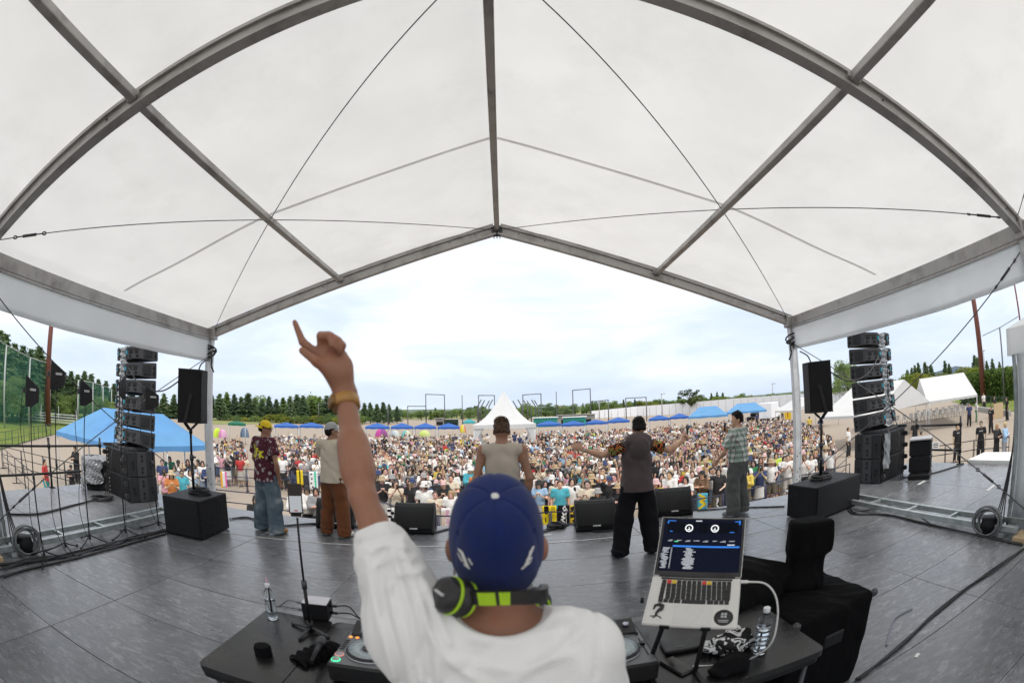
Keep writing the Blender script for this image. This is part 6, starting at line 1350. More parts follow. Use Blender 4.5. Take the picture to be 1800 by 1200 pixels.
for me in HATM.values(): me.materials.append(M_CHAT)
PH_M = MB().box((0, .34, 0), (.075, .012, .15), bev=.004).mesh('phone'); PH_M.materials.append(M_PLB)
TOPS = [('white', (.68, .67, .65), 33), ('black', (.014, .014, .016), 28), ('grey', (.25, .25, .26), 7), ('cream', (.58, .51, .40), 7), ('yellow', (.60, .46, .08), 3), ('red', (.40, .03, .03), 3.5), ('pale blue', (.30, .45, .62), 4), ('navy', (.03, .045, .12), 4), ('pink', (.55, .27, .33), 2), ('turquoise', (.06, .34, .42), 1.2), ('lime', (.45, .60, .08), .8), ('orange', (.5, .18, .05), .8), ('brown', (.16, .09, .05), 2), ('green', (.03, .20, .08), 1.5)]
BOTS = [(.02, .02, .022), (.05, .07, .12), (.20, .25, .32), (.40, .38, .34), (.10, .085, .06), (.55, .54, .52), (.03, .03, .035)]
HATC = [('white', (.68, .67, .65)), ('black', (.02, .02, .02)), ('beige', (.40, .31, .20)), ('navy', (.03, .05, .13)), ('grey', (.3, .3, .3)), ('pale pink', (.6, .4, .4))]
HAIRC = [(.014, .011, .010)]*5+[(.05, .028, .016)]*3+[(.11, .06, .03)]*2+[(.34, .22, .09)]
cr = random.Random(11)
def wpick(): return cr.choices(TOPS, [t[2] for t in TOPS])[0]
def spec():
    t = wpick(); fem = cr.random() < .55; hat = None
    if cr.random() < .30: hat = cr.choice(['cap', 'cap', 'cap', 'cap', 'bucket hat', 'bucket hat', 'bucket hat', 'straw hat']); hc = ('straw', (.42, .31, .18)) if hat == 'straw hat' else cr.choice(HATC)
    return dict(top=t, fem=int(fem), pose=cr.choices(list(ARM), [3, 4, 2.2, 1.6, 1.2, 4, 2, 1.5])[0], hair=cr.choice(['bob', 'long', 'long', 'tied'] if fem else ['short', 'short', 'short', 'bob']), hat=hat, hatc=hc if hat else None, bot=cr.choice(BOTS), hairc=cr.choice(HAIRC), skin=[c*cr.uniform(.85, 1.12) for c in (.64, .41, .31)], sc=cr.uniform(.93, 1.05) if fem else cr.uniform(1.0, 1.10))
def add_person(loc, rz, sp, label, group):
    o = bpy.data.objects.new('person', CROWD[(sp['pose'], sp['fem'])]); COL.objects.link(o); o.location = loc; o.rotation_euler = (cr.uniform(-.03, .03), cr.uniform(-.03, .03), rz); o.scale = (sp['sc'],)*3
    o['skin_color'] = list(sp['skin']); o['top_color'] = list(sp['top'][1]); o['trouser_color'] = list(sp['bot']); o['hair_color'] = list(sp['hairc']); tag(o, label, 'person', group)
    h = bpy.data.objects.new('hair', HAIR[sp['hair']]); COL.objects.link(h); h.parent = o; h['hair_color'] = list(sp['hairc'])
    if sp['hat']:
        b = bpy.data.objects.new(sp['hat'].replace(' ', '_'), HATM[sp['hat']]); COL.objects.link(b); b.parent = o; b['hat_color'] = list(sp['hatc'][1]); b.location = JH['head']+V3(0, -.004, .03 if sp['hat'] == 'cap' else .035)
    return o
FRONT = [tuple(G(px, py, GZ+1.58)[:2]) for px, py in ((384, 800), (440, 803), (520, 806), (590, 812), (645, 838), (700, 856), (770, 867), (880, 868), (960, 861), (1090, 858), (1180, 846), (1255, 836), (1330, 822), (1385, 808), (1440, 800), (1478, 790))]
POLY = FRONT+[(19, 16), (27, 30), (24, 39), (7, 41), (-10, 37), (-21, 28), (-18, 17)]
PAG = (.0, 32.0)
fd = lambda p: min(seg_d(p[0], p[1], FRONT[i], FRONT[i+1]) for i in range(len(FRONT)-1))
pts = []; y = 4.5; ri = 0
while y < 42:
    sx = .53+.009*max(0, y-7); x = -20+(ri % 2)*.33
    while x < 27:
        px, py = x+cr.uniform(-.17, .17), y+cr.uniform(-.2, .2)
        dens = 1 if y < 17 else max(.55, 1-(y-17)/36)
        if in_poly(px, py, POLY) and fd((px, py)) > .12 and cr.random() < dens and not (abs(px-PAG[0]) < 2.9 and abs(py-PAG[1]) < 2.9): pts.append((px, py))
        x += sx
    y += .61+.011*max(0, y-7); ri += 1
def to_px(P):
    v = np.asarray(P, float)-CAM; X, Y, Z = v@CR, v@CU, v@CF; rr = math.hypot(X, Y)+1e-9; r = 2*CAM_F*math.sin(math.atan2(rr, Z)/2); return 900+r*X/rr, 600-r*Y/rr
def hidden(p):
    a, b = to_px((p[0], p[1], GZ+1.45)); return (795 < a < 948 and b > 838) or (845 < a < 918 and b > 775) or (1100 < a < 1150 and b > 775) or (430 < a < 480 and b > 770) or (572 < a < 640 and b > 775)
pts.sort(key=lambda p: math.hypot(p[0]-CAM[0], p[1]-CAM[1]))
SECT = [(400, 'right beside the left tent column'), (475, 'beyond the yellow cap singer'), (560, 'between the yellow cap and grey cap singers'), (660, 'just right of the raised arm'.replace('just right of', 'beside')), (730, 'above the monitor wedge left of the blue cap'), (840, 'between that wedge and the blue cap'), (960, 'just beyond the yellow banner'), (1030, 'above the wedge right of the yellow banner'), (1095, 'under the spread arm of the hooded singer'), (1180, 'beyond the hooded vest singer'), (1262, 'between the hooded and plaid singers'), (1310, 'beyond the plaid singer'), (1395, 'between the plaid singer and the tent column'), (2000, 'past the right tent column')]
SECT[0] = (400, 'by the tent column near the floral shirt singer'); SECT[5] = (840, 'close by the blue cap')
def crowd_label(p, sp, extra=''):
    a, b = to_px((p[0], p[1], GZ+1.5)); sec = next(t for m_, t in SECT if a < m_); d = fd(p); row = 'front row' if d < .55 else 'second row' if d < 1.3 else 'third row' if d < 2.1 else 'fourth row' if d < 2.9 else 'mid crowd'
    hd = f'{sp["hatc"][0]} {sp["hat"]}' if sp['hat'] and sp['hatc'][0] != 'straw' else ('straw hat' if sp['hat'] else {'short': 'short hair', 'bob': 'bobbed hair', 'long': 'long hair', 'tied': 'tied hair'}[sp['hair']])
    ps = dict(down='arms down', clap='clapping', right_up='one arm straight up', left_up='one arm raised', both_up='both arms up', phone='filming', crossed='arms folded', wave='waving')[sp['pose']]
    return f'{sp["top"][0]} top, {hd}, {ps}, {row}, {sec}'
GC = 'people in the crowd watching the stage'
NIND = 258; n_ind = 0; rest = []
for p in pts:
    if hidden(p): continue
    sp = spec(); rz = math.pi+math.atan2(p[0]-CAM[0]*0, p[1]+3)*-1*.8+cr.uniform(-.35, .35)
    if n_ind < NIND:
        n_ind += 1; lb = 'person in '+crowd_label(p, sp); wds = lb.split()
        add_person((p[0], p[1], GZ), rz, sp, ' '.join(wds[:16]) if len(wds) > 16 else lb, GC)
    else: rest.append((p, rz, sp))
# the far crowd: one object
VV, QQ, CC, MI = [], [], [], []; base = 0; hairlow = {k: hair_arr(k, .034) for k in HAIR}
hatl = {k: (np.array(HATS[k].v), HATS[k].f) for k in HATS}
for (p, rz, sp) in rest:
    k = ('low', sp['pose'], sp['fem']); k = k if k in CROWD else ('low', sp['pose'], 0); V, Q, mi = CROWD[k]; cols = np.array([sp['skin'], sp['top'][1], sp['bot']])
    c, s = math.cos(rz), math.sin(rz); R = np.array(((c, -s, 0), (s, c, 0), (0, 0, 1)))*sp['sc']
    lst = [(V, Q, cols[mi])]; hV, hQ = hairlow[sp['hair']]; lst.append((hV, hQ, np.tile(sp['hairc'], (len(hQ), 1))))
    if sp['hat']:
        tV, tF = hatl[sp['hat']]; tQ = np.array([f if len(f) == 4 else (f[0], f[len(f)//3], f[len(f)//2], f[-1]) for f in tF]); lst.append((tV+JH['head']+V3(0, 0, .033), tQ, np.tile(sp['hatc'][1], (len(tQ), 1))))
    for v, q, col in lst: VV.append(v@R.T+np.array((p[0], p[1], GZ))); QQ.append(q+base); base += len(v); CC.append(col)
CC = np.concatenate(CC); me = quads_mesh('crowd', np.concatenate(VV), np.concatenate(QQ))
at = me.color_attributes.new('person_color', 'FLOAT_COLOR', 'CORNER'); cnt = len(me.loops)
lc = np.repeat(np.c_[CC, np.ones(len(CC))], 4, 0).astype(np.float32)
if len(lc) == cnt: at.data.foreach_set('color', lc.ravel())
me.materials.append(mat('crowd cloth and skin', (.5, .5, .5), .8, .06, attr=('GEOMETRY', 'person_color')))
tag(link('crowd', me), 'dense far part of the crowd standing back to the white pagoda tent', None, None, 'stuff')
# people outside the main crowd, each at the place the photograph shows
def at_head(px, py, h=1.66): return G(px, py, GZ+h)
def solo(px, py, top, label, pose='down', hat=None, hair='short', bot=(.02, .02, .022), fem=0, face=None, hairc=(.014, .011, .01), sc=1.03, group=None):
    g = at_head(px, py, HC*sc+.03); t = next(t for t in TOPS if t[0] == top); sp = dict(top=t, fem=fem, pose=pose, hair=hair, hat=hat, hatc=('x', dict(white=(.68, .67, .65), black=(.02, .02, .02), beige=(.5, .4, .26))[hat_c]) if hat and (hat_c := 'black' if hat == 'cap' else 'beige') else None, bot=bot, hairc=hairc, skin=[c*cr.uniform(.85, 1.1) for c in (.52, .33, .23)], sc=sc)
    rz = math.pi+math.atan2(g[0]-CAM[0], g[1]-CAM[1])*-1+(face or 0); return add_person((g[0], g[1], GZ), rz, sp, label, group)
WT = mat('white print', (.7, .7, .7), .7)
def badge(o):                                                 # white lettering across the chest of the crew shirts
    q = MB()
    for k in range(6): q.box((-.075+.03*k, .150+.006*(1-abs(k-2.5)/2.5), 1.26), (.022, .006, .028))
    b = q.build('shirt_lettering', WT, o, kind='stuff'); return b
GS = 'people in black crew shirts at the right side'
badge(solo(1683, 744, 'black', 'crew person in black printed T-shirt behind the right guard rail post', face=.5)); badge(solo(1725, 738, 'black', 'broad crew person in black printed T-shirt right of the white step', 'down', sc=1.1)); solo(1752, 742, 'black', 'person with long fair hair and black top beside the white tent leg', 'crossed', hair='long', fem=1, hairc=(.42, .28, .13), face=.8)
solo(1766, 740, 'pale blue', 'fair haired person in pale printed top nearest the white tent leg', 'crossed', hairc=(.55, .42, .2), face=1.2, bot=(.3, .3, .32)); badge(solo(1742, 712, 'black', 'person in black printed T-shirt and shorts farther behind the fair haired pair', face=-.6)); solo(1703, 708, 'navy', 'slim person in dark top with hands on hips before the white marquee', face=.2)
solo(1716, 702, 'white', 'person in white shirt and green trousers standing near the marquee corner', 'crossed', bot=(.05, .2, .06), face=1.5); solo(1729, 690, 'white', 'person in white top and black shorts on the grass beyond the marquee', face=.6); solo(1748, 695, 'black', 'person in black on the lawn left of the white tent leg', face=1.2); solo(1770, 697, 'black', 'person all in black on the lawn, right by the tent leg', face=-1)
solo(1608, 738, 'black', 'person in black T-shirt behind the right amplifier boxes, near the white chairs'); solo(1619, 757, 'white', 'child in white T-shirt standing right of the amplifier boxes', sc=.85, face=1.5)
solo(1423, 731, 'yellow', 'person in yellow T-shirt seen from behind before the white marquee', face=3.1); solo(1442, 733, 'navy', 'person in navy T-shirt seen from behind next to the yellow shirt', face=3.0); solo(1492, 750, 'white', 'person in white T-shirt and black shorts walking beside the right speaker tower', face=1.2); solo(1375, 717, 'lime', 'marshal in lime vest by the yellow board', face=.3)
solo(133, 783, 'black', 'person in black with a white towel leaning by the bagged amplifiers', 'crossed', face=-.8); solo(124, 815, 'black', 'person in black cap seated low before the bagged amplifiers', 'crossed', 'cap', sc=.80, face=-.5); solo(77, 805, 'red', 'person in red and teal walking beyond the left guard rail', bot=(.02, .25, .28), face=1.2, sc=.97)
GL = 'people standing under the right of the blue canopies'
for k, (px, py, tp, ps, ht) in enumerate(((283, 806, 'navy', 'down', None), (297, 800, 'green', 'down', None), (306, 815, 'grey', 'clap', None), (313, 807, 'white', 'phone', 'cap'), (322, 815, 'white', 'clap', 'bucket hat'), (329, 805, 'black', 'crossed', None), (338, 812, 'pale blue', 'phone', 'cap'), (346, 806, 'black', 'down', 'cap'), (357, 808, 'white', 'clap', None), (364, 812, 'navy', 'crossed', 'cap'), (290, 822, 'pink', 'phone', None), (300, 826, 'orange', 'clap', 'straw hat'), (318, 824, 'turquoise', 'down', None), (334, 822, 'white', 'both_up', None))):
    solo(px, py, tp, f'{tp} topped onlooker {dict(down="with arms down", clap="clapping", phone="filming", crossed="with folded arms", both_up="with arms up")[ps]}{", in a "+ht if ht else ""}, under the right blue canopy', ps, ht, fem=k % 2, hair=['short', 'bob', 'long'][k % 3], bot=cr.choice(BOTS), group=GL)
for px, py, tp, ht, lb in ((519, 855, 'white', 'cap', 'white shirted person in cap right behind the phone on its stand, near barrier'), (537, 852, 'white', 'cap', 'white shirted person in black cap at the near barrier, just right of the phone'), (557, 854, 'grey', None, 'grey shirted person at the near barrier left of the brown trousers'), (447, 868, 'black', None, 'person bending at the near barrier behind the jeans')):
    solo(px, py, tp, lb, 'crossed', ht, bot=(.02, .02, .02), hair='bob')
for px, py, tp in ((395, 768, 'black'), (408, 770, 'yellow'), (640, 765, 'white'), (676, 768, 'black'), (705, 766, 'black'), (720, 764, 'black'), (745, 768, 'white'), (1183, 748, 'green'), (1170, 750, 'red'), (1330, 726, 'navy'), (1355, 742, 'grey'), (1240, 742, 'black'), (1060, 762, 'black'), (1000, 765, 'white')):
    solo(px, py, tp, f'{tp} topped person on the sand at the field back, '+{395: 'below the pink dome', 408: 'below the green canopy', 640: 'beside the raised forearm', 676: 'under the magenta dome', 705: 'below the teal dome', 720: 'left of the lime dome', 745: 'under the lime dome', 1183: 'right of the hooded singer head', 1170: 'nearest the hooded singer microphone', 1330: 'behind the plaid singer', 1355: 'before the box truck', 1240: 'before the first large blue canopy', 1060: 'above the open hand', 1000: 'before the right teal hut'}[px], hair='short', fem=int(px % 2), face=cr.uniform(-2, 2), group='people standing apart at the back of the field', sc=1.0)
# ================================================================== BARRIERS AND BANNERS
M_NAVY = mat('navy painted barrier steel', (.018, .02, .055), .45, .15, 12, metal=.2); M_BFEN = mat('black fence steel', (.02, .02, .022), .5, .2, 12)
def barrier_proto(L, m, label, group, h=1.08):
    t = thing('crowd_barrier', label, 'barrier', (0, 0, 0), group=group); c = MB().cyl((0, 0, 0), (0, 0, h), .022, n=8).box((0, 0, .012), (.05, .50, .024)); me = c.mesh('post'); me.materials.append(m)
    for x in (-L/2+.03, L/2-.03): o = link('post', me, t); o.location.x = x
    r = MB().cyl((-L/2, 0, 0), (L/2, 0, 0), .019, n=8).mesh('rail'); r.materials.append(m)
    for z in (h-.02, h*.62, h*.25): o = link('rail', r, t); o.location.z = z
    return t
def run(poly, L, proto, used, lab=None):
    for a, b in zip(poly, poly[1:]):
        a, b = np.array(a[:2]), np.array(b[:2]); D = np.linalg.norm(b-a); n = max(1, round(D/L)); ang = math.atan2(b[1]-a[1], b[0]-a[0])
        for k in range(n):
            c = a+(b-a)*(k+.5)/n; o = proto if not used else copy_tree(proto); used.append(o); o.location = (c[0], c[1], GZ); o.rotation_euler = (0, 0, ang); o.scale = (D/n/L, 1, 1)
            if lab: o['label'] = lab
pb_ = barrier_proto(2.0, M_NAVY, 'navy tube barrier section holding back the front row of the crowd', 'navy barrier sections before the front row'); U = []
BL = [(x+.05, y-.55) for x, y in FRONT]; run(BL, 2.0, pb_, U)
pb2 = barrier_proto(2.0, M_NAVY, 'navy tube barrier section close to the deck edge at the left', 'near navy barrier sections left of the stage front'); U2 = []
run([G(370, 858, GZ+1.08), G(450, 866, GZ+1.08), G(560, 884, GZ+1.08), G(620, 893, GZ+1.08)], 2.0, pb2, U2)
pb3 = barrier_proto(2.0, M_BFEN, 'black tube barrier section on the sand left of the stage', 'black barrier sections on the sand at the left'); U3 = []
run([G(3, 782, GZ+1.1), G(75, 800, GZ+1.1), G(155, 818, GZ+1.1)], 2.0, pb3, U3); run([G(2, 790, GZ+.9), G(60, 830, GZ+1.1)], 2.0, pb3, U3)
pb4 = barrier_proto(2.0, M_BFEN, 'black tube barrier section on the sand right of the stage', 'black barrier sections on the sand at the right'); U4 = []
run([G(1610, 787, GZ+1.1), G(1662, 780, GZ+1.1), G(1712, 772, GZ+1.1), G(1775, 766, GZ+1.1)], 2.0, pb4, U4); run([G(1445, 858, GZ+1.1), G(1490, 842, GZ+1.1)], 2.0, pb4, U4); run([G(1468, 806, GZ+1.1), G(1488, 790, GZ+1.1)], 2.0, pb4, U4)
sg_ = thing('notice_board', 'white notice sheet tied to the black barrier at the right', 'sign', AH(1645, 783, 19.5)); sg_.rotation_euler = (0, 0, -.9); MB().box((0, 0, 0), (.34, .012, .30)).build('sheet', mat('white paper', (.72, .72, .72)), sg_)
q = MB()
for z, w_ in ((.08, .2), (.02, .24), (-.05, .22)): q.box((0, -.0075, z), (w_, .003, .028))
q.build('print_line', M_INK, sg_, kind='stuff')
def banner(label, px0, px1, py0, py1, col, y=None, D=None, marks=()):
    """cloth hung on the front barrier; marks: (kind, params, colour) in 0..1 cloth coordinates"""
    c = AY((px0+px1)/2, py0, y) if D is None else AH((px0+px1)/2, py0, D); dd = math.hypot(*(c-CAM)[:2]); w_ = np.linalg.norm(AH(px1, py0, dd)-AH(px0, py0, dd)); h_ = c[2]-AH((px0+px1)/2, py1, dd)[2]
    t = thing('banner', label, 'banner', c); t.rotation_euler = (0, 0, -math.atan2(c[0]-CAM[0], c[1]-CAM[1]))
    fn = lambda u, v, l=0: ((u-.5)*w_, -.03+.012*math.sin(9*u+2)*v-l, -h_*v)
    MB().sheet(fn, 10, 8, .004).build('cloth', fab('banner cloth '+str([round(x, 2) for x in col]), col), t)
    for nm, shapes, mc in marks:
        tst = shape_test(shapes); q = MB(); n = 46; m_ = max(8, int(n*h_/w_))
        for i in range(n):
            for j in range(m_):
                if tst((i+.5)/n, 1-(j+.5)/m_): q.quad(*[fn(a/n, b/m_, .007) for a, b in ((i, j+1), (i+1, j+1), (i+1, j), (i, j))])
        if q.v: q.build(nm, fab('banner print '+str([round(x, 2) for x in mc]), mc), t, kind='stuff')
    return t
YB_ = 5.15
banner('yellow banner with a black looped emblem on the front barrier', 953, 978, 888, 924, (.72, .56, .015), YB_, None, [('emblem', [('p', [(.12, .98), (.12, .72), (.2, .60), (.35, .60), (.46, .70), (.46, .98)])], (.015, .015, .015)), ('loop', [('s', [(.22, .74), (.29, .67), (.37, .74), (.22, .86), (.22, .92), (.30, .96), (.37, .92), (.37, .87), (.22, .76)], .05)], (.72, .56, .015)), ('lettering', [('s', [(.24, .24), (.24, .40)], .07), ('s', [(.66, .74), (.66, .96)], .025), ('s', [(.76, .76), (.76, .96)], .025), ('s', [(.86, .74), (.86, .96)], .025)], (.02, .02, .02))])
banner('black banner with white script lettering beside the yellow banner', 980, 1001, 887, 922, (.012, .012, .013), YB_, None, [('script', [('s', [(.65, .95), (.45, .85), (.55, .72), (.75, .80), (.40, .62), (.55, .52), (.72, .60), (.35, .42), (.62, .36), (.30, .28), (.5, .2), (.6, .1)], .075), ('s', [(.55, .97), (.8, .75), (.7, .5), (.72, .05)], .04)], (.7, .7, .7))])
banner('yellow and black patterned banner left of the wedge', 1002, 1016, 887, 921, (.70, .48, .02), YB_, None, [('pattern', [('o', (.4, .85), (.35, .1)), ('o', (.7, .6), (.3, .12)), ('o', (.25, .45), (.3, .1)), ('o', (.6, .2), (.35, .1)), ('s', [(.1, .7), (.9, .9)], .1)], (.02, .02, .02))])
FEST = banner('white banner with coloured upright festival lettering beside the blue cap', 775, 792, 892, 932, (.70, .69, .68), YB_+.2)
for txt, dx, m_ in (('MUSIC FES', .045, mat('magenta print', (.55, .02, .28))), ('KOROSU', -.065, mat('orange print', (.6, .28, .05)))):
    text('lettering', txt if dx > 0 else 'NOUSU', .125, m_, FEST, (dx*1., -.055, -.33), (math.pi/2, -math.pi/2, 0))
banner('black and white patterned banner behind the raised arm', 680, 693, 892, 922, (.65, .65, .64), YB_+.9, None, [('pattern', [('o', (.3, .85), (.3, .08)), ('o', (.7, .7), (.25, .1)), ('o', (.3, .5), (.35, .07)), ('o', (.7, .3), (.3, .12)), ('o', (.3, .15), (.3, .07))], (.015, .015, .02))])
banner('blue and yellow graffiti banner between the hooded and plaid singers', 1226, 1244, 866, 895, (.08, .40, .55), YB_+.9, None, [('graffiti', [('s', [(.2, .9), (.8, .7), (.3, .5), (.8, .35), (.2, .1)], .16)], (.72, .55, .02)), ('outline', [('s', [(.1, .75), (.6, .6), (.9, .15)], .06)], (.6, .05, .05))])
banner('black banner with white drawn face left of the plaid singer', 1254, 1272, 862, 892, (.02, .02, .02), YB_+1.0, None, [('drawing', [('o', (.5, .65), (.4, .22)), ('s', [(.5, .45), (.3, .2), (.6, .05)], .1)], (.7, .7, .7)), ('red_mark', [('o', (.5, .65), (.18, .1))], (.55, .03, .03))])
banner('orange white and pink striped towel on the barrier by the left tent column', 387, 398, 828, 856, (.70, .69, .66), None, 20.0, [('orange_stripe', [('p', [(0, 0), (.3, 0), (.3, 1), (0, 1)])], (.75, .38, .04)), ('pink_stripe', [('p', [(.72, 0), (1, 0), (1, 1), (.72, 1)])], (.7, .15, .4))])
banner('yellow upright banner with dark letters behind the phone stand', 521, 532, 826, 852, (.70, .52, .02), None, 20.0, [('lettering', [('s', [(.5, .2), (.5, .9)], .22)], (.05, .05, .02))])
banner('white upright banner with green letters left of the grey cap singer', 543, 558, 828, 860, (.70, .70, .70), None, 19.5, [('lettering', [('s', [(.7, .45), (.7, .95)], .22), ('s', [(.7, .1), (.7, .35)], .2)], (.05, .55, .35)), ('black_dots', [('o', (.25, .85), (.1, .05)), ('o', (.3, .6), (.1, .05)), ('o', (.2, .35), (.1, .05)), ('o', (.35, .15), (.1, .05))], (.02, .02, .02))])
t = thing('traffic_cone', 'orange traffic cone behind the legs of the hooded singer', 'traffic cone', AY(1097, 912, YB_-.4)-V3(0, 0, .35)); MB().lathe([(.20, 0), (.20, .03), (.12, .035), (.03, .68), (0, .7)], 16).build('cone', mat('orange cone', (.72, .10, .02), .5), t)
# ================================================================== CANOPIES, MARQUEES, PAGODA
M_BLUE = cloth_mat('blue canopy cloth', (.045, .15, .50), .30, .08); M_BLU2 = cloth_mat('bright blue canopy cloth', (.17, .41, .72), .40, .08); M_WCV = cloth_mat('white marquee cloth', (.72, .73, .73), .30, .04); M_GRNC = cloth_mat('green canopy cloth', (.02, .17, .10), .3, .08)
M_POLE = mat('white tube', (.55, .55, .55), .45)
def canopy(label, c, wx, wy, eave, peak, m, yaw=0., group=None, ridge=0., val=.22, flare=.0, name='canopy_tent', legs=True):
    t = thing(name, label, 'canopy tent', (c[0], c[1], GZ), yaw, group)
    def roof(u, v):
        a = (u*4) % 4; k = int(a) % 4; f = a-int(a); cs = [(-1, -1), (1, -1), (1, 1), (-1, 1), (-1, -1)]; q = (cs[k][0]+(cs[k+1][0]-cs[k][0])*f, cs[k][1]+(cs[k+1][1]-cs[k][1])*f)
        sg = 1-v; z = eave+(peak-eave)*(v if not flare else v**flare)-.05*(1-abs(2*f-1))*0-(.10*math.sin(math.pi*v)*(1-abs(2*f-1)))
        return (q[0]*(wx/2*sg+ridge/2*v), q[1]*wy/2*sg, z)
    R = MB().sheet(roof, 32, 8); R.build('roof', m, t)
    MB().sheet(lambda u, v: (lambda p: (p[0]*(1+.004*math.sin(50*u)), p[1]*(1+.004*math.sin(50*u)), p[2]-val*v+.02*math.sin(60*u)*v*(val > .1)))(roof(u, 0)), 64, 2).build('valance', m, t)
    if legs:
        lm = MB().cyl((0, 0, 0), (0, 0, eave), .028, n=6).mesh('leg'); lm.materials.append(M_POLE)
        for sx in ((-1, 1) if wx < 4.5 else (-1, 0, 1)):
            for sy in (-1, 1): o = link('leg', lm, t); o.location = (sx*(wx/2-.06), sy*(wy/2-.06), 0)
    return t
def canopy_px(label, xl, xr, ye, yt, m, eave=2.05, group=None, depth=None, ridge=0., **k):
    c0 = G((xl+xr)/2, ye, GZ+eave); D = math.hypot(*(c0-CAM)[:2]); w_ = np.linalg.norm((AH(xr, ye, D)-AH(xl, ye, D))[:2]); pk = AH((xl+xr)/2, yt, D+w_/2)[2]-GZ; dep = depth or w_
    d = (c0-CAM)[:2]/D; yaw = -math.atan2(d[0], d[1]); c = c0[:2]+d*dep/2; return canopy(label, c, w_, dep, eave+.22, max(pk, eave+.5), m, yaw, group, ridge*w_, **k)
GBL = 'row of small blue canopies across the back of the field'
for k, (a, b, e, p, lb) in enumerate(((482, 525, 752, 742, 'blue canopy leftmost of the far row, seen between the two left singers'), (526, 569, 752, 742, 'blue canopy just left of the grey cap singer'), (642, 685, 754, 743, 'blue canopy nearest the raised arm on its right side'), (687, 727, 754, 743, 'blue canopy with a lime dome tent before it'), (728, 767, 754, 743, 'blue canopy third from the white pagoda on its left'.replace('third', 'second')), (769, 808, 754, 743, 'blue canopy next to the white pagoda on its left'), (944, 986, 749, 739, 'blue canopy next to the white pagoda on its right'), (987, 1028, 749, 739, 'blue canopy second from the white pagoda on its right'), (1029, 1067, 746, 737, 'blue canopy above the left hand of the hooded singer'), (1067, 1107, 743, 733, 'blue canopy left of the hooded singer head'), (1140, 1177, 739, 729, 'blue canopy right of the hooded singer head'), (1177, 1212, 736, 726, 'blue canopy left of the two large bright blue canopies'))): canopy_px(lb, a, b, e, p, M_BLUE, 2.0, GBL)
canopy_px('large bright blue canopy left of the plaid singer head', 1210, 1280, 734, 714, M_BLU2, 2.1, 'two large bright blue canopies', ridge=.45); canopy_px('large bright blue canopy right of the plaid singer head', 1276, 1348, 726, 708, M_BLU2, 2.1, 'two large bright blue canopies', ridge=.45)
canopy_px('dark green canopy behind the yellow cap singer at the left', 401, 432, 748, 741, M_GRNC, 2.0); canopy_px('teal canopy far left of the white pagoda', 814, 836, 744, 736, cloth_mat('teal cloth', (.05, .38, .42), .3), 2.0); canopy_px('small bright blue canopy far right beyond the marquees', 1683, 1703, 668, 659, M_BLU2, 2.3)
a, b, c = G(98, 762, GZ+2.0), G(168, 786, GZ+2.0), G(285, 792, GZ+2.0)
def quad_canopy(label, a, b, wid, peak, group):
    a, b = np.array(a[:2]), np.array(b[:2]); u = (b-a); L = np.linalg.norm(u); u /= L; v = np.array([-u[1], u[0]]); v = v if v@((a+b)/2-CAM[:2]) > 0 else -v
    return canopy(label, (a+b)/2+v*wid/2, L, wid, 2.18, peak, M_BLU2, math.atan2(u[1], u[0]), group, L*.45)
quad_canopy('large blue canopy left of the left speaker tower', G(99, 764, GZ+2.0), G(196, 789, GZ+2.0), 4.6, 3.45, 'two large blue canopies at the left'); quad_canopy('large blue canopy right of the left speaker tower', G(214, 793, GZ+2.0), G(368, 790, GZ+2.0), 4.2, 3.4, 'two large blue canopies at the left')
# white pagoda in the middle of the field
pg = canopy('white peaked pagoda tent standing in the middle of the crowd', PAG, 5.0, 5.0, 2.75, 5.6, M_WCV, 0, None, 0, .32, 1.65, 'pagoda_tent', False)
for sx in (-1, 1):
    for sy in (-1, 1):
        x, y = PAG[0]*0+sx*2.4, sy*2.4; MB().cyl((x, y, 0), (x, y, 2.7), .045, n=8).build('leg', M_POLE, pg)
        def cur(u, v, sx=sx, sy=sy): p = 1-.62*math.sin(math.pi*min(1, v*1.25))**1.5*(.6 if v > .8 else 1); return (sx*(2.43-.85*u*p), sy*2.43+.05*math.sin(22*u)*p, 2.65-2.55*v)
        MB().sheet(cur, 12, 14).build('tied_curtain', M_WCV, pg)
for k, (x, y, w_, h_) in enumerate(((-.95, -1.2, .9, .95), (.1, -1.2, .8, 1.1), (1.1, -1.0, .8, .9))):
    t = thing('mixing_console', ['black mixing desk under the pagoda, left', 'black mixing desk under the pagoda, middle', 'black equipment rack under the pagoda, right'][k], 'mixing desk', (PAG[0]+x, PAG[1]+y, GZ)); MB().box((0, 0, h_/2), (w_, .7, h_), bev=.03).build('desk', M_CAB, t); MB().box((0, .1, h_+.08), (w_*.9, .3, .14), rot=(.4, 0, 0), bev=.02).build('meter_bridge', M_CABD, t)
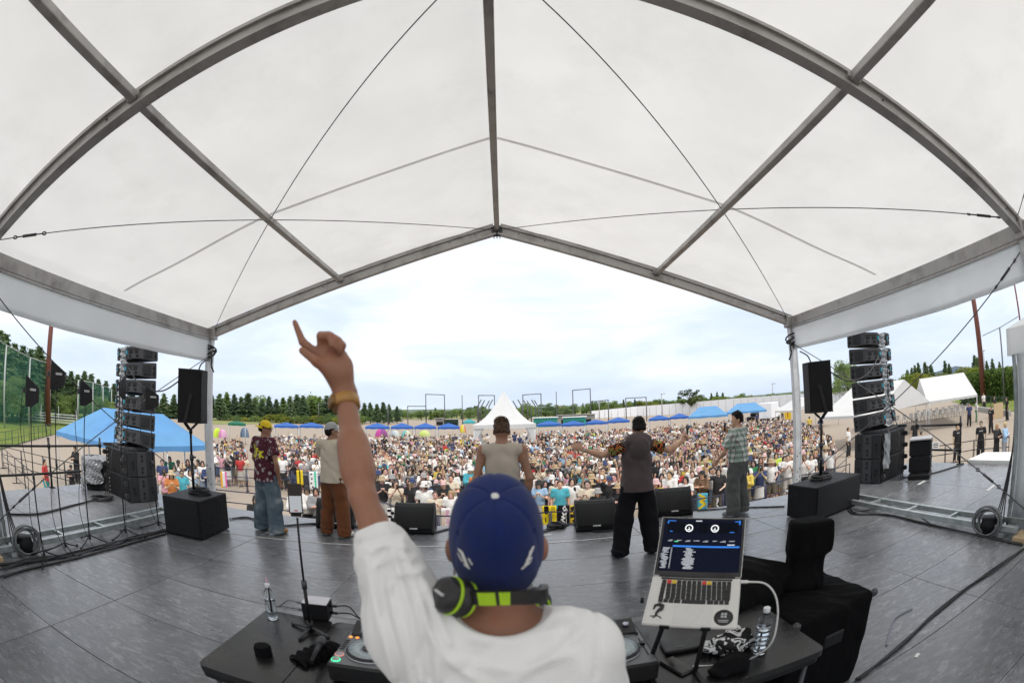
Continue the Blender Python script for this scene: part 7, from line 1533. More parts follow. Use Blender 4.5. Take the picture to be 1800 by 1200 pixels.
# white marquees with rows of chairs at the right
M_CHAIR = mat('grey plastic chair', (.33, .335, .34), .5, .08)
def marquee(label, e0, e1, depth, eave, ridge_h, group='white gabled marquees at the right'):
    """e0,e1: near eave corners on plan; ridge runs away from the viewer's eave line end to end"""
    e0, e1 = np.array(e0[:2]), np.array(e1[:2]); u = e1-e0; L = np.linalg.norm(u); u /= L; v = np.array([-u[1], u[0]]); v = v if v@((e0+e1)/2-CAM[:2]) > 0 else -v
    c = (e0+e1)/2+v*depth/2; t = thing('marquee', label, 'marquee', (c[0], c[1], GZ), math.atan2(u[1], u[0]), group); X, Y = L/2, depth/2
    MB().sheet(lambda a, b: ((a-.5)*2*X, (b-.5)*2*Y, eave+(ridge_h-eave)*(1-abs(2*b-1))-.06*math.sin(math.pi*a)*0-.05*math.sin(math.pi*(2*b % 1))), 6, 16).build('roof', M_WCV, t)
    for s in (-1, 1):
        MB().sheet(lambda a, b: ((a-.5)*2*X, s*Y, eave-.18*b+.015*math.sin(60*a)*b), 40, 2).build('valance', M_WCV, t)
        MB().add([(s*X, -Y, eave), (s*X, Y, eave), (s*X, 0, ridge_h-.02)], [(0, 1, 2)]).build('gable_panel', M_WCV, t)
    lm = MB().cyl((0, 0, 0), (0, 0, eave), .035, n=6).mesh('leg'); lm.materials.append(M_POLE)
    for x in np.linspace(-X+.05, X-.05, max(2, int(L/3)+1)):
        for y in (-Y+.04, Y-.04): o = link('leg', lm, t); o.location = (x, y, 0)
    return t
e = 2.15
marquee('white gabled marquee over chairs, beside the right speaker tower', G(1630, 706, GZ+e), G(1718, 693, GZ+e), 11., e, 3.9); marquee('white gabled marquee partly behind the right speaker tower', G(1560, 716, GZ+e), G(1629, 706.5, GZ+e), 11., e, 3.7); marquee('long low white marquee behind the right pole speaker', G(1440, 733, GZ+e), G(1536, 728, GZ+e), 9., e, 4.0); marquee('white marquee roof left of the right tent column', G(1362, 722, GZ+e), G(1400, 721, GZ+e), 6., e, 3.4)
ch = thing('plastic_chair', 'grey plastic armchair in the row under the white marquee', 'chair', (0, 0, GZ), 0, 'grey plastic chairs under the marquees')
MB().box((0, 0, .43), (.46, .44, .03), bev=.012).build('seat', M_CHAIR, ch)
bk = MB(); bk.box((0, .215, .80), (.44, .025, .08), rot=(-.2, 0, 0), bev=.01)
for i in range(5): bk.box((-.16+.08*i, .20, .62), (.035, .02, .34), rot=(-.2, 0, 0))
bk.build('backrest', M_CHAIR, ch, kind='stuff')
for sx in (-1, 1):
    MB().box((sx*.24, .0, .63), (.05, .42, .025), bev=.008).build('armrest', M_CHAIR, ch)
    for sy in (-1, 1): MB().cyl((sx*.22, sy*.19, .44 if sy > 0 else .63), (sx*.25, sy*.23, 0), .022, n=6).build('leg', M_CHAIR, ch)
first = True
for r_, (A_, B_, n) in enumerate(((G(1608, 742, GZ), G(1692, 730, GZ), 9), (G(1612, 736, GZ), G(1700, 724, GZ), 9), (G(1540, 752, GZ), G(1600, 743, GZ), 6))):
    for k in range(n):
        p = A_+(B_-A_)*k/(n-1); o = ch if first else copy_tree(ch); first = False; o.location = (p[0], p[1], GZ); o.rotation_euler = (0, 0, math.atan2(-p[0], -p[1]-7)*-1+math.pi*0+rnd.uniform(-.2, .2)+2.6)
        o['label'] = ['grey plastic armchair in the near row under the white marquee', 'grey plastic armchair in the back row under the white marquee', 'grey plastic armchair behind the right speaker tower'][r_]
# small dome tents
def dome(label, xl, xr, yt, yb, cols):
    g = G((xl+xr)/2, yb, GZ); D = math.hypot(*(g-CAM)[:2]); w_ = max(1.2, np.linalg.norm((AH(xr, yb, D)-AH(xl, yb, D))[:2])); h_ = max(.9, AH((xl+xr)/2, yt, D)[2]-GZ); t = thing('dome_tent', label, 'dome tent', g, rnd.uniform(0, 1))
    for k in range(4):
        a0, a1 = math.pi/2*k, math.pi/2*(k+1); MB().sheet(lambda u, v: (w_/2*math.cos(a0+(a1-a0)*u)*math.cos(v*math.pi/2)**.8, w_/2*math.sin(a0+(a1-a0)*u)*math.cos(v*math.pi/2)**.8, h_*math.sin(v*math.pi/2)), 6, 8).build('panel', fab('tent nylon '+str(cols[k % len(cols)]), cols[k % len(cols)]), t)
    MB().sheet(lambda u, v: (w_*.22*(u-.5)*(1-v)*1.6, -w_*.47+.27*w_*v**2, h_*.75*v), 6, 6, .01).build('door_flap', fab('grey nylon', (.12, .12, .14)), t)
for lb, *a in (('pink dome tent beside the left tent column', 384, 399, 754, 769, [(.50, .20, .36), (.55, .32, .45)]), ('blue grey dome tent left of the yellow cap', 422, 438, 751, 768, [(.07, .11, .17), (.12, .17, .24)]), ('lime and grey dome tent right of the yellow cap', 459, 478, 757, 769, [(.5, .6, .06), (.2, .28, .3)]), ('magenta dome tent right of the raised arm', 659, 682, 753, 768, [(.42, .06, .26), (.22, .06, .2)]), ('pale grey dome tent between magenta and teal domes', 685, 703, 756, 768, [(.35, .42, .45), (.5, .52, .5)]), ('teal and cream dome tent left of the lime dome', 705, 723, 756, 768, [(.15, .35, .34), (.5, .5, .36)]), ('lime yellow dome tent under the blue canopies', 736, 757, 756, 766, [(.42, .52, .14), (.46, .52, .22)]), ('yellow and orange beach tent left of the pagoda', 808, 819, 746, 760, [(.6, .5, .05), (.55, .12, .1)]), ('white dome tent far left behind the left pole speaker', 313, 328, 716, 736, [(.6, .6, .62), (.66, .66, .66)]), ('lime dome tent by the left tent column', 379, 386, 752, 768, [(.5, .66, .05), (.4, .55, .05)])): dome(lb, *a)
# ================================================================== BUILDINGS, FENCES, POLES
M_TEAL = mat('teal painted metal', (.02, .30, .25), .5, .1); M_WBD = mat('white sheet hoarding', (.78, .79, .82), .6, .05, 3); M_CONC = mat('concrete', (.34, .33, .31), .8, .12, 4)
def block(label, xl, xr, yt, yb, m, name, cat, depth=3., D=None, extra=None):
    g = G((xl+xr)/2, yb, GZ); D = D or math.hypot(*(g-CAM)[:2]); c = AH((xl+xr)/2, yb, D); w_ = np.linalg.norm((AH(xr, yb, D)-AH(xl, yb, D))[:2]); h_ = AH((xl+xr)/2, yt, D)[2]-GZ; t = thing(name, label, cat, (c[0], c[1], GZ), -math.atan2(c[0]-CAM[0], c[1]-CAM[1]))
    MB().box((0, depth/2, h_/2), (w_, depth, h_), bev=.03).build('wall', m, t); MB().box((0, depth/2-.2, h_+.06), (w_+.5, depth+.6, .12)).build('roof', M_WBD if m is M_TEAL else M_CONC, t)
    q = MB(); q.box((0, -.02, h_*.32), (w_*.8, .06, h_*.45)); q.build('opening', M_HOLE if m is not M_TEAL else mat('dark teal', (.01, .12, .10)), t)
    if extra: extra(t, w_, h_)
    return t
def studs(t, w_, h_):
    for k in range(9): MB().box((-w_/2+w_*(k+.5)/9, -.05, h_+.02), (w_*.03, .08, .25)).build('trim_block', M_WBD, t)
block('teal hut with white trimmed roof right of the pagoda', 938, 980, 734, 750, M_TEAL, 'hut', 'hut', extra=studs); block('teal hut with white trimmed roof above the right blue canopies', 990, 1030, 733, 748, M_TEAL, 'hut', 'hut', extra=studs); block('dark green dugout shelter left of the pagoda', 780, 806, 737, 749, mat('dark green paint', (.02, .06, .04), .6), 'dugout', 'shelter'); block('pale scoreboard box left of the dugout', 766, 780, 735, 748, M_CONC, 'scoreboard', 'scoreboard', 1.); block('long pale grandstand roof behind the teal huts', 980, 1046, 729, 741, M_CONC, 'grandstand', 'building', D=110); block('teal roofed stand beyond the left speaker tower', 280, 314, 720, 735, M_TEAL, 'hut', 'hut', extra=studs)
# long white hoarding along the far right
t = thing('site_fence', 'long white sheet hoarding running along the far right side of the field', 'fence', (0, 0, 0)); PW_ = [(1040, 735, 722), (1120, 731, 714), (1200, 727, 708), (1290, 722, 700), (1385, 716, 693), (1470, 712, 689), (1520, 709, 684)]
for (xa, ya, ta), (xb, yb, tb) in zip(PW_, PW_[1:]):
    n = 7; A_, B_ = G(xa, ya, GZ), G(xb, yb, GZ); da, db = [math.hypot(*(q-CAM)[:2]) for q in (A_, B_)]; ha, hb_ = AH(xa, ta, da)[2], AH(xb, tb, db)[2]
    for k in range(n):
        p, q = A_+(B_-A_)*k/n, A_+(B_-A_)*(k+1)/n; z0, z1 = ha+(hb_-ha)*k/n, ha+(hb_-ha)*(k+1)/n; d = (q-p)[:2]/np.linalg.norm((q-p)[:2]); p2, q2 = p[:2]+d*.06, q[:2]-d*.06; nn = np.array([-d[1], d[0]])*.05
        MB().add([(*(p2-nn), GZ), (*(q2-nn), GZ), (*(q2-nn), z1), (*(p2-nn), z0), (*(p2+nn), GZ), (*(q2+nn), GZ), (*(q2+nn), z1), (*(p2+nn), z0)], [(0, 1, 2, 3), (5, 4, 7, 6), (3, 2, 6, 7), (4, 0, 3, 7), (1, 5, 6, 2)]).build('panel', M_WBD, t); MB().cyl((p[0], p[1], GZ), (p[0], p[1], z0+.15), .07, n=6).build('post', M_CONC, t)
# truck, pickup, board
g = G(1352, 741, GZ); tr = thing('box_truck', 'white box truck parked behind the bright blue canopies', 'truck', g, .75)
MB().box((0, 0, 1.75), (4.6, 2.1, 2.3), bev=.05).build('cargo_box', M_WBD, tr); MB().box((3.1, 0, 1.3), (1.5, 2.0, 1.5), bev=.15).build('cab', M_WBD, tr); MB().box((3.87, 0, 1.6), (.03, 1.7, .6)).build('windscreen', mat('black glass', (0, 0, 0)), tr); MB().box((.6, 0, .5), (6.4, .9, .25)).build('chassis', M_BLK, tr)
for x in (-1.4, 2.9):
    for y in (-.9, .9): MB().cyl((x, y-.13, .42), (x, y+.13, .42), .42, n=16).build('wheel', M_RUB, tr)
g = G(1326, 742, GZ); pk = thing('pickup_truck', 'dark open pickup left of the white box truck', 'truck', g, .75); MB().box((0, 0, .7), (4.4, 1.7, .5), bev=.1).build('body', M_CAB, pk); MB().box((.7, 0, 1.2), (1.3, 1.55, .6), bev=.2).build('cabin', M_CAB, pk)
for x in (-1.3, 1.4):
    for y in (-.75, .75): MB().cyl((x, y-.1, .34), (x, y+.1, .34), .34, n=14).build('wheel', M_RUB, pk)
g = G(1385, 738, GZ); bd = thing('sign_board', 'yellow upright board beside the right tent column', 'sign', g, -.65); MB().box((0, 0, 1.05), (1.1, .08, 1.9), bev=.02).build('board', mat('yellow board', (.68, .44, .01), .6), bd); MB().box((0, -.05, 1.1), (.12, .02, 1.3)).build('print_line', mat('dark red print', (.25, .08, .02)), bd)
# ball field backstop frames and posts
M_STL = mat('dark grey pole steel', (.10, .105, .11), .5, .1); M_NET = mat('green netting', (.05, .16, .12), .8, .1)
DB = 112.
def bp(px, py, D=DB): return AH(px, py, D)
def frame(label, x0, x1, y0, y1, yb=738, D=DB):
    a, b = bp(x0, yb, D), bp(x1, yb, D); z0, z1 = bp(x0, y0, D)[2], bp(x1, y1, D)[2]; t = thing('backstop_frame', label, 'backstop', (a[0], a[1], GZ)); a3 = np.array([a[0], a[1], GZ]); ad = lambda p: np.array(p)-a3
    MB().cyl((0, 0, 0), (0, 0, z0-GZ), .13, n=6).build('post', M_STL, t); MB().cyl(ad((b[0], b[1], GZ)), ad((b[0], b[1], z1)), .13, n=6).build('post', M_STL, t); MB().cyl((0, 0, z0-GZ-.1), ad((b[0], b[1], z1-.1)), .10, n=6).build('crossbar', M_STL, t)
for i, (x0, x1, y0, y1) in enumerate(((749, 782, 692, 693), (842, 870, 694, 694), (920, 952, 693, 691), (1008, 1039, 685, 682), (1101, 1137, 699, 697))): frame(['tall net frame left of the dugout', 'tall net frame left behind the pagoda', 'tall net frame right behind the pagoda', 'tallest net frame left of the hooded singer', 'net frame behind the head of the hooded singer'][i], x0, x1, y0, y1)
frame('low net frame left of the tall one', 717, 749, 713, 713); frame('low net frame left of the hooded singer', 1039, 1070, 705, 702); frame('pale low net frame behind the raised wrist', 560, 612, 708, 708, 740, 130.)
def post(label, px, yt, yb=738, D=DB, r=.12, m=None, name='net_post', cat='post', group=None, bend=0.):
    g = bp(px, yb, D); zt = bp(px, yt, D)[2]; q = MB()
    if bend: q.tube([(g[0], g[1], GZ), (g[0], g[1], zt-1.6), (g[0]+bend, g[1], zt)], r, 6)
    else: q.cyl((g[0], g[1], GZ), (g[0], g[1], zt), r, r*.8, n=8)
    return one(q, name, label, cat, m or M_STL, group)
post('slim net post left of the pagoda', 813, 694); post('slim net post right of the pagoda', 979, 688); post('slim net post before the conifers right of the wrist', 682, 712)
for i, px in enumerate((840, 846, 854, 860, 870, 909, 918, 928, 934, 942, 947)): post('bent backstop cage post behind the pagoda', px, 702+(i % 3), D=DB-4, bend=(.9 if px > 893 else -.9)*-1, group='bent posts of the backstop cage behind the pagoda', r=.14)
for px, yt, lb in ((1054, 706, 'street lamp far off, left of the hooded singer'), (1164, 692, 'street lamp far off right of the hooded singer head'), (1360, 674, 'tall street lamp above the bright blue canopies'), (1734, 615, 'thin far lamp post right of the right brown pole')):
    g = AH(px, 735, 150.); zt = AH(px, yt, 150.)[2]; t = thing('street_lamp', lb, 'street lamp', (g[0], g[1], GZ)); MB().cyl((0, 0, 0), (0, 0, zt-GZ), .12, n=6).build('pole', M_CONC, t); MB().box((.6, 0, zt-GZ), (1.5, .4, .2)).build('lamp_head', M_CONC, t)
M_BRN = mat('rust brown pole paint', (.17, .055, .04), .55, .15, 2, dirt=(.10, .04, .03))
for px, py, yt, lb, px2, D in ((85, 745, 520, 'tall rust brown pole at the left behind the antenna stands', 95, 62), (1728, 694, 480, 'tall rust brown pole at the right beyond the lawn', 1702, 62)):
    g = AH(px, py, D); k = AH(px2, yt, D); one(MB().tube([(g[0], g[1], GZ), (k[0], k[1], k[2]+6)], [.42, .30], 14), 'floodlight_pole', lb, 'pole', M_BRN)
a, b = AH(1762, 650, 55), AH(1757, 575, 55); one(MB().cyl(a-V3(0, 0, 4), b, .10, n=6), 'net_post', 'thin dark post right of the right brown pole, wire at its top', 'post', M_STL); a2, b2 = AH(1790, 545, 50), AH(1779, 478, 50); one(MB().cyl(a2-V3(0, 0, 5), b2, .10, n=6), 'net_post', 'thin brown post above the white side tent at the right edge', 'post', M_BRN)
one(MB().tube([AH(1727, 590, 56), AH(1742, 583, 56), AH(1757, 576, 55), AH(1790, 556, 54)], .04, 5), 'net_wire', 'cable from the right brown pole to the thin dark post', 'wire', M_STL)
# green net fences on the left
def net_mat():
    m = bpy.data.materials.new('green safety net'); m.use_nodes = True; t = m.node_tree; t.nodes.clear(); d = N(t, 'ShaderNodeBsdfDiffuse'); d.inputs[0].default_value = (.10, .32, .25, 1); tr = N(t, 'ShaderNodeBsdfTransparent'); ms = N(t, 'ShaderNodeMixShader')
    geo = N(t, 'ShaderNodeNewGeometry'); n = N(t, 'ShaderNodeTexNoise'); n.inputs['Scale'].default_value = .6; t.links.new(geo.outputs['Position'], n.inputs['Vector']); t.links.new(ramp(t, n.outputs[0], [(.3, .15), (.7, .27)]), ms.inputs[0])
    t.links.new(tr.outputs[0], ms.inputs[1]); t.links.new(d.outputs[0], ms.inputs[2]); o = N(t, 'ShaderNodeOutputMaterial'); t.links.new(ms.outputs[0], o.inputs[0]); return m
M_GNET = net_mat(); M_PALE = mat('pale net pole', (.42, .44, .43), .5)
def net_fence(label, cols, D0, D1):
    t = thing('net_fence', label, 'net fence', (0, 0, 0)); n = len(cols); P = []
    for i, (px, yt, yb) in enumerate(cols): D = D0+(D1-D0)*i/(n-1); g = AH(px, yb, D); P.append((g[0], g[1], AH(px, yt, D)[2])); MB().cyl((g[0], g[1], GZ), (g[0], g[1], P[-1][2]), .11, n=8).build('pole', M_PALE, t)
    for a, b in zip(P, P[1:]): MB().add([(a[0], a[1], GZ), (b[0], b[1], GZ), (b[0], b[1], b[2]), (a[0], a[1], a[2])], [(0, 1, 2, 3)]).build('net', M_GNET, t); MB().cyl((a[0], a[1], a[2]), (b[0], b[1], b[2]), .05, n=6).build('top_wire', M_PALE, t)
net_fence('tall green net fence at the far left before the trees', [(-60, 560, 760), (8, 606, 752), (51, 628, 745), (88, 640, 742)], 46, 64); net_fence('green net fence between the brown pole and left speaker tower', [(137, 668, 733), (163, 672, 727), (181, 678, 727), (196, 683, 727)], 70, 100)
# small black mesh fence along the grass bank at the left and lawn fence at the right
def mesh_fence(label, P, h, m, n):
    t = thing('mesh_fence', label, 'fence', (0, 0, 0)); q = MB()
    for a, b in zip(P, P[1:]):
        for k in range(n):
            p = a+(b-a)*k/n; MB().cyl((p[0], p[1], p[2]), (p[0], p[1], p[2]+h), .03, n=6).build('post', m, t)
        for z in (.08, h*.5, h-.03): MB().cyl(a+V3(0, 0, z), b+V3(0, 0, z), .018, n=5).build('rail', m, t)
        L = np.linalg.norm(b-a); k2 = int(L/.35)
        for k in range(k2): p = a+(b-a)*k/k2; q.box((p[0], p[1], p[2]+h/2), (.012, .012, h))
    q.build('wire_mesh', m, t, kind='stuff')
mesh_fence('low dark mesh fence along the grass bank at the left', [G(-15, 795, GZ), G(52, 776, GZ), G(95, 764, GZ)], 1.1, mat('dark green fence', (.03, .06, .05), .6), 6); mesh_fence('low dark mesh fence before the lawn at the right', [G(1690, 712, GZ), G(1725, 716, GZ), G(1772, 722, GZ)], 1.2, mat('dark green fence', (0, 0, 0)), 5)
one(MB().beam(G(1718, 722, GZ)+V3(0, 0, .2), G(1775, 731, GZ)+V3(0, 0, .2), .3, .45), 'kerb_wall', 'low concrete wall under the lawn fence at the right', 'low wall', M_CONC); o = one(MB().box((0, 0, .6), (1.0, .05, 1.2)), 'plywood_sheet', 'pale plywood sheet leaning on the low wall at the right', 'plywood', mat('raw pine', (0, 0, 0)), loc=G(1755, 735, GZ), rot=(-.35, 0, -1.1))
bl = thing('bleachers', 'pale metal handrails and bleacher steps left of the brown pole', 'bleachers', AH(88, 744, 66)); bl.rotation_euler = (0, 0, 1.0)
for k in range(4): MB().box((0, .8*k, .25+.3*k), (9, .7, .1)).build('step', M_PALE, bl)
for k in range(4):
    MB().cyl((-4.4+2.9*k, -.3, 0), (-4.4+2.9*k, 2.4, 2.2), .04, n=6).build('handrail', M_PALE, bl)
# ================================================================== GRASS, HILLS, TREES
def grass_mat(nm, c0, c1):
    m = bpy.data.materials.new(nm); m.use_nodes = True; t = m.node_tree; b = t.nodes['Principled BSDF']; v = N(t, 'ShaderNodeNewGeometry').outputs['Position']; n = N(t, 'ShaderNodeTexNoise'); n.inputs['Scale'].default_value = .5; n.inputs['Detail'].default_value = 9; t.links.new(v, n.inputs['Vector'])
    t.links.new(mix(t, ramp(t, n.outputs[0], [(.35, 0.), (.65, 1.)]), c0, c1), b.inputs['Base Color']); b.inputs['Roughness'].default_value = .95; b.inputs['Specular IOR Level'].default_value = .1; return m
M_GRS = grass_mat('dry summer grass', (.16, .19, .07), (.26, .25, .11)); M_GRS2 = grass_mat('green lawn', (.10, .15, .03), (.17, .20, .05))
def patch(name, P, m, z=.02): MB().add([(p[0], p[1], GZ+z) for p in P], [tuple(range(len(P)))]).build(name, m, kind='structure')
patch('grass_bank', [G(-30, 800, GZ), G(52, 775, GZ), G(96, 763, GZ), G(150, 752, GZ), (-140, 100, 0), (-140, 0, 0)], M_GRS2, .03); patch('grass_verge', [G(375, 746, GZ), G(520, 744, GZ), G(640, 745, GZ), G(640, 738, GZ), (-70, 260, 0), (-190, 200, 0)], M_GRS, .03); patch('lawn', [G(1672, 706, GZ), G(1725, 716, GZ), G(1790, 724, GZ), (140, 0, 0), (140, 60, 0)], M_GRS2, .03); patch('grass_field', [(-400, 260, 0), (-70, 215, 0), (40, 200, 0), (140, 150, 0), (260, 60, 0), (900, 300, 0), (300, 900, 0), (-400, 900, 0)], M_GRS, .04)
def leaf_mat(nm, attr='leaf_color'):
    m = bpy.data.materials.new(nm); m.use_nodes = True; t = m.node_tree; t.nodes.clear(); at = N(t, 'ShaderNodeAttribute', attribute_type='OBJECT', attribute_name=attr); tc = N(t, 'ShaderNodeTexCoord')
    n = N(t, 'ShaderNodeTexNoise'); n.inputs['Scale'].default_value = .9; n.inputs['Detail'].default_value = 5; t.links.new(tc.outputs['Object'], n.inputs['Vector'])
    c = mix(t, 1., at.outputs['Color'], ramp(t, n.outputs[0], [(.3, (.7, .75, .75)), (.7, (1.5, 1.35, 1.1))]), 'MULTIPLY'); d = N(t, 'ShaderNodeBsdfDiffuse'); tr = N(t, 'ShaderNodeBsdfTranslucent'); ms = N(t, 'ShaderNodeMixShader'); ms.inputs[0].default_value = .42
    t.links.new(c, d.inputs[0]); t.links.new(c, tr.inputs[0]); t.links.new(d.outputs[0], ms.inputs[1]); t.links.new(tr.outputs[0], ms.inputs[2]); o = N(t, 'ShaderNodeOutputMaterial'); t.links.new(ms.outputs[0], o.inputs[0]); return m
M_LEAF = leaf_mat('foliage'); M_BARK = mat('bark', (.09, .07, .05), .9, .3, 6)
def leaf_quads(C, S, seed, flat=None):
    g = np.random.default_rng(seed); n = len(C); a = g.normal(size=(n, 3)); a /= np.linalg.norm(a, axis=1)[:, None]; b = g.normal(size=(n, 3)); b -= a*(a*b).sum(1)[:, None]; b /= np.linalg.norm(b, axis=1)[:, None]
    if flat is not None: a = flat/np.linalg.norm(flat, axis=1)[:, None]; b = np.cross(a, b); b /= np.linalg.norm(b, axis=1)[:, None]
    S = S[:, None]; k = g.uniform(.45, .8, (n, 1)); V = np.stack([C-a*S, C-b*S*k*.8, C+a*S, C+b*S*k], 1).reshape(-1, 3); return V, np.arange(4*n).reshape(-1, 4)
def conifer(seed, n=2200, ls=.031):
    g = np.random.default_rng(seed); C, S, Fl = [], [], []; tm = MB(); tm.tube([(0, 0, 0), (.004, .002, .5), (0, 0, .97)], [.020, .013, .003], 7); z = .12
    while z < .985:
        R = .235*(1-z)**.8*g.uniform(.72, 1.15)+.008; k = int(g.integers(5, 8))
        for j in range(k):
            a = 2*math.pi*j/k+g.uniform(0, 1.2); rr = R*g.uniform(.6, 1.15); m_ = max(4, int(n*rr*.075)); t = g.uniform(.12, 1, m_)**.7; dr = .20*g.uniform(.5, 1.3); rise = g.uniform(.0, .25)
            P = np.stack([np.cos(a)*rr*t, np.sin(a)*rr*t, z+rr*(rise*t-dr*t*t)], 1)+g.normal(size=(m_, 3))*np.array((.016, .016, .012))*(1.25-t[:, None]*.7); C.append(P); S.append(g.uniform(.5, 1.1, m_)*ls); Fl.append(np.stack([np.cos(a)+g.normal(size=m_)*.5, np.sin(a)+g.normal(size=m_)*.5, -.35+g.normal(size=m_)*.3], 1))
            tm.tube([(0, 0, z), (math.cos(a)*rr*.8, math.sin(a)*rr*.8, z+rr*(rise*.8-dr*.64))], [.004, .0015], 4)
        z += .030*g.uniform(.8, 1.5)*(1.15-z*.5)
    V, Q = leaf_quads(np.concatenate(C), np.concatenate(S), seed, np.concatenate(Fl)); return tm.mesh('conifer_trunk'), quads_mesh('conifer_crown', V, Q, smooth=False)
def broadleaf(seed, n=3600, ls=.030, open_=0., wide=1.):
    g = np.random.default_rng(seed); tm = MB(); tm.tube([(0, 0, 0), (.01, 0, .22), (.0, .01, .45), (0, 0, .7)], [.030, .024, .016, .006], 7); C, S = [], []; K = 26
    for k in range(K):
        a = g.uniform(0, 2*math.pi); z = g.uniform(.28, .92); R = .42*wide*math.sqrt(max(.05, 1-((z-.52)/.46)**2))*g.uniform(.45, 1.); c = np.array((math.cos(a)*R, math.sin(a)*R, z)); tm.tube([(0, 0, max(.15, z-.28)), (c[0]*.5, c[1]*.5, z-.10), tuple(c)], [.010, .006, .002], 5)
        m_ = int(n/K*g.uniform(.6, 1.3)); rad = g.uniform(.08, .15)*(1-.25*open_); d = g.normal(size=(m_, 3)); d /= np.linalg.norm(d, axis=1)[:, None]; r = rad*g.uniform(.35, 1.1, m_)**.6; C.append(c+d*r[:, None]*np.array((1.15, 1.15, .75))); S.append(g.uniform(.5, 1.15, m_)*ls)
    if not open_: m_ = n//4; C.append(g.normal(size=(m_, 3))*np.array((.17*wide, .17*wide, .17))+np.array((0, 0, .52))); S.append(g.uniform(.5, 1.1, m_)*ls)
    V, Q = leaf_quads(np.concatenate(C), np.concatenate(S), seed); return tm.mesh('tree_trunk'), quads_mesh('tree_crown', V, Q, smooth=False)
TREES = {}
for i in range(3): TREES['c%d' % i] = conifer(20+i); TREES['b%d' % i] = broadleaf(40+i)
TREES['C'] = conifer(30, 9000, .017); TREES['B'] = broadleaf(50, 11000, .017); TREES['o'] = broadleaf(60, 3000, .026, 1.); TREES['s0'] = broadleaf(70, 3600, .034, 0, 1.5)
for k, (tm, cm) in TREES.items(): tm.materials.append(M_BARK); cm.materials.append(M_LEAF)
tr_ = random.Random(5)
DKG = [(.15, .225, .13), (.13, .205, .125), (.17, .245, .135)]; MDG = [(.18, .27, .10), (.20, .28, .11), (.16, .24, .10)]; YLG = [(.25, .28, .07), (.21, .27, .065)]
LMK = [(30, 'far left of the brown pole'), (80, 'left of the brown pole'), (120, 'right of the left brown pole'), (165, 'left of the left speaker tower'), (205, 'just left of the speaker tower'), (280, 'behind the left tower'), (330, 'behind the left pole speaker'), (384, 'by the left tent column'), (402, 'above the pink dome'), (420, 'above the green canopy'), (440, 'left of the yellow cap'), (462, 'over the yellow cap'), (485, 'right of the yellow cap'), (505, 'above the leftmost blue canopy'), (526, 'between two far blue canopies'), (550, 'above the second blue canopy'), (575, 'left of the grey cap'), (600, 'over the grey cap'), (640, 'at the raised wrist'), (665, 'near the raised forearm'), (690, 'above the magenta dome'), (717, 'left of the low net frame'), (750, 'inside the low net frame'), (783, 'inside the tall net frame'), (812, 'above the dugout'), (840, 'near the slim net post'), (872, 'left of the pagoda peak'), (905, 'behind the pagoda peak'), (935, 'at the backstop cage'), (960, 'right of the backstop cage'), (985, 'above the left teal hut'), (1010, 'above the right teal hut'), (1040, 'inside the tallest net frame'), (1070, 'left of the hooded singer'), (1101, 'near the hooded singer'), (1140, 'over the hooded singer'), (1175, 'right of the hooded singer'), (1212, 'left of the large blue canopies'), (1245, 'above the first large canopy'), (1276, 'left of the plaid singer'), (1310, 'over the plaid singer'), (1350, 'above the second large canopy'), (1392, 'above the box truck'), (1450, 'beyond the right tent column'), (1500, 'behind the right pole speaker'), (1570, 'at the right tower'), (1610, 'over the left marquee'), (1650, 'over the right marquee'), (1690, 'right of the marquee ridge'), (1720, 'left of the right brown pole'), (9999, 'right of the right brown pole')]
def tree(kind, px, yt, D, label, cols, group=None, yb=None, wid=1., name=None):
    if group: label = ' '.join((label.split(',')[0]+', '+next(t for m_, t in LMK if px < m_)).split()[:16])
    g = AH(px, 735, D); h = AH(px, yt, D)[2]-GZ; tm, cm = TREES[kind]; t = thing(name or ('conifer_tree' if kind[0] in 'cC' else 'broadleaf_tree'), label, 'tree', (g[0], g[1], GZ-.05), tr_.uniform(0, 6.28), group); wv_ = wid*tr_.uniform(.8, 1.2); t.scale = (h*wv_, h*wv_, h)
    o = link('trunk', tm, t); o = link('crown', cm, t); c = tr_.choice(cols); k = tr_.uniform(.85, 1.2); o['leaf_color'] = [x*k for x in c]
CN = lambda: 'c%d' % tr_.randrange(3)
BN = lambda: 'b%d' % tr_.randrange(3)
gl = 'dark conifers in the row along the far left field edge'
for px, yt in ((386, 691), (399, 688), (412, 691), (424, 696), (436, 690), (448, 698), (461, 700), (473, 695), (486, 700), (498, 697), (510, 695), (522, 692), (533, 694), (549, 700), (562, 696), (575, 694), (587, 701), (600, 697)): tree(CN(), px, yt, tr_.uniform(135, 150), 'dark conifer in the far left row', DKG+MDG[:1], gl, wid=1.9)
for px, yt in ((641, 707), (651, 706), (663, 709), (674, 706), (684, 709), (698, 713)): tree(CN(), px, yt, tr_.uniform(140, 155), 'dark conifer in the far row', DKG, gl, wid=1.6)
for px, yt in ((453, 693), (540, 690), (556, 693)): tree(BN(), px, yt, 160, 'rounder green tree among conifers', MDG, gl)
for px in range(385, 640, 9): tree('s0', px, 729+tr_.uniform(-3, 4), tr_.uniform(128, 140), 'low green shrub under the conifers', MDG+YLG, 'low shrubs below the left conifer row', wid=1.3, name='shrub')
gm = 'hazy green trees on the skyline in the middle'
for px in range(636, 1010, 8): tree(BN() if tr_.random() < .75 else CN(), px+tr_.uniform(-3, 3), tr_.uniform(716, 726) if px < 830 else tr_.uniform(712, 722), tr_.uniform(190, 260), 'distant low tree on the skyline', MDG+DKG, gm, wid=1.5)
tree('b0', 842, 713, 150, 'green tree directly left behind the pagoda roof', MDG); tree('b1', 927, 707, 150, 'green tree right behind the pagoda roof', MDG, wid=1.2)
gr_ = 'trees beyond the white hoarding at the right'
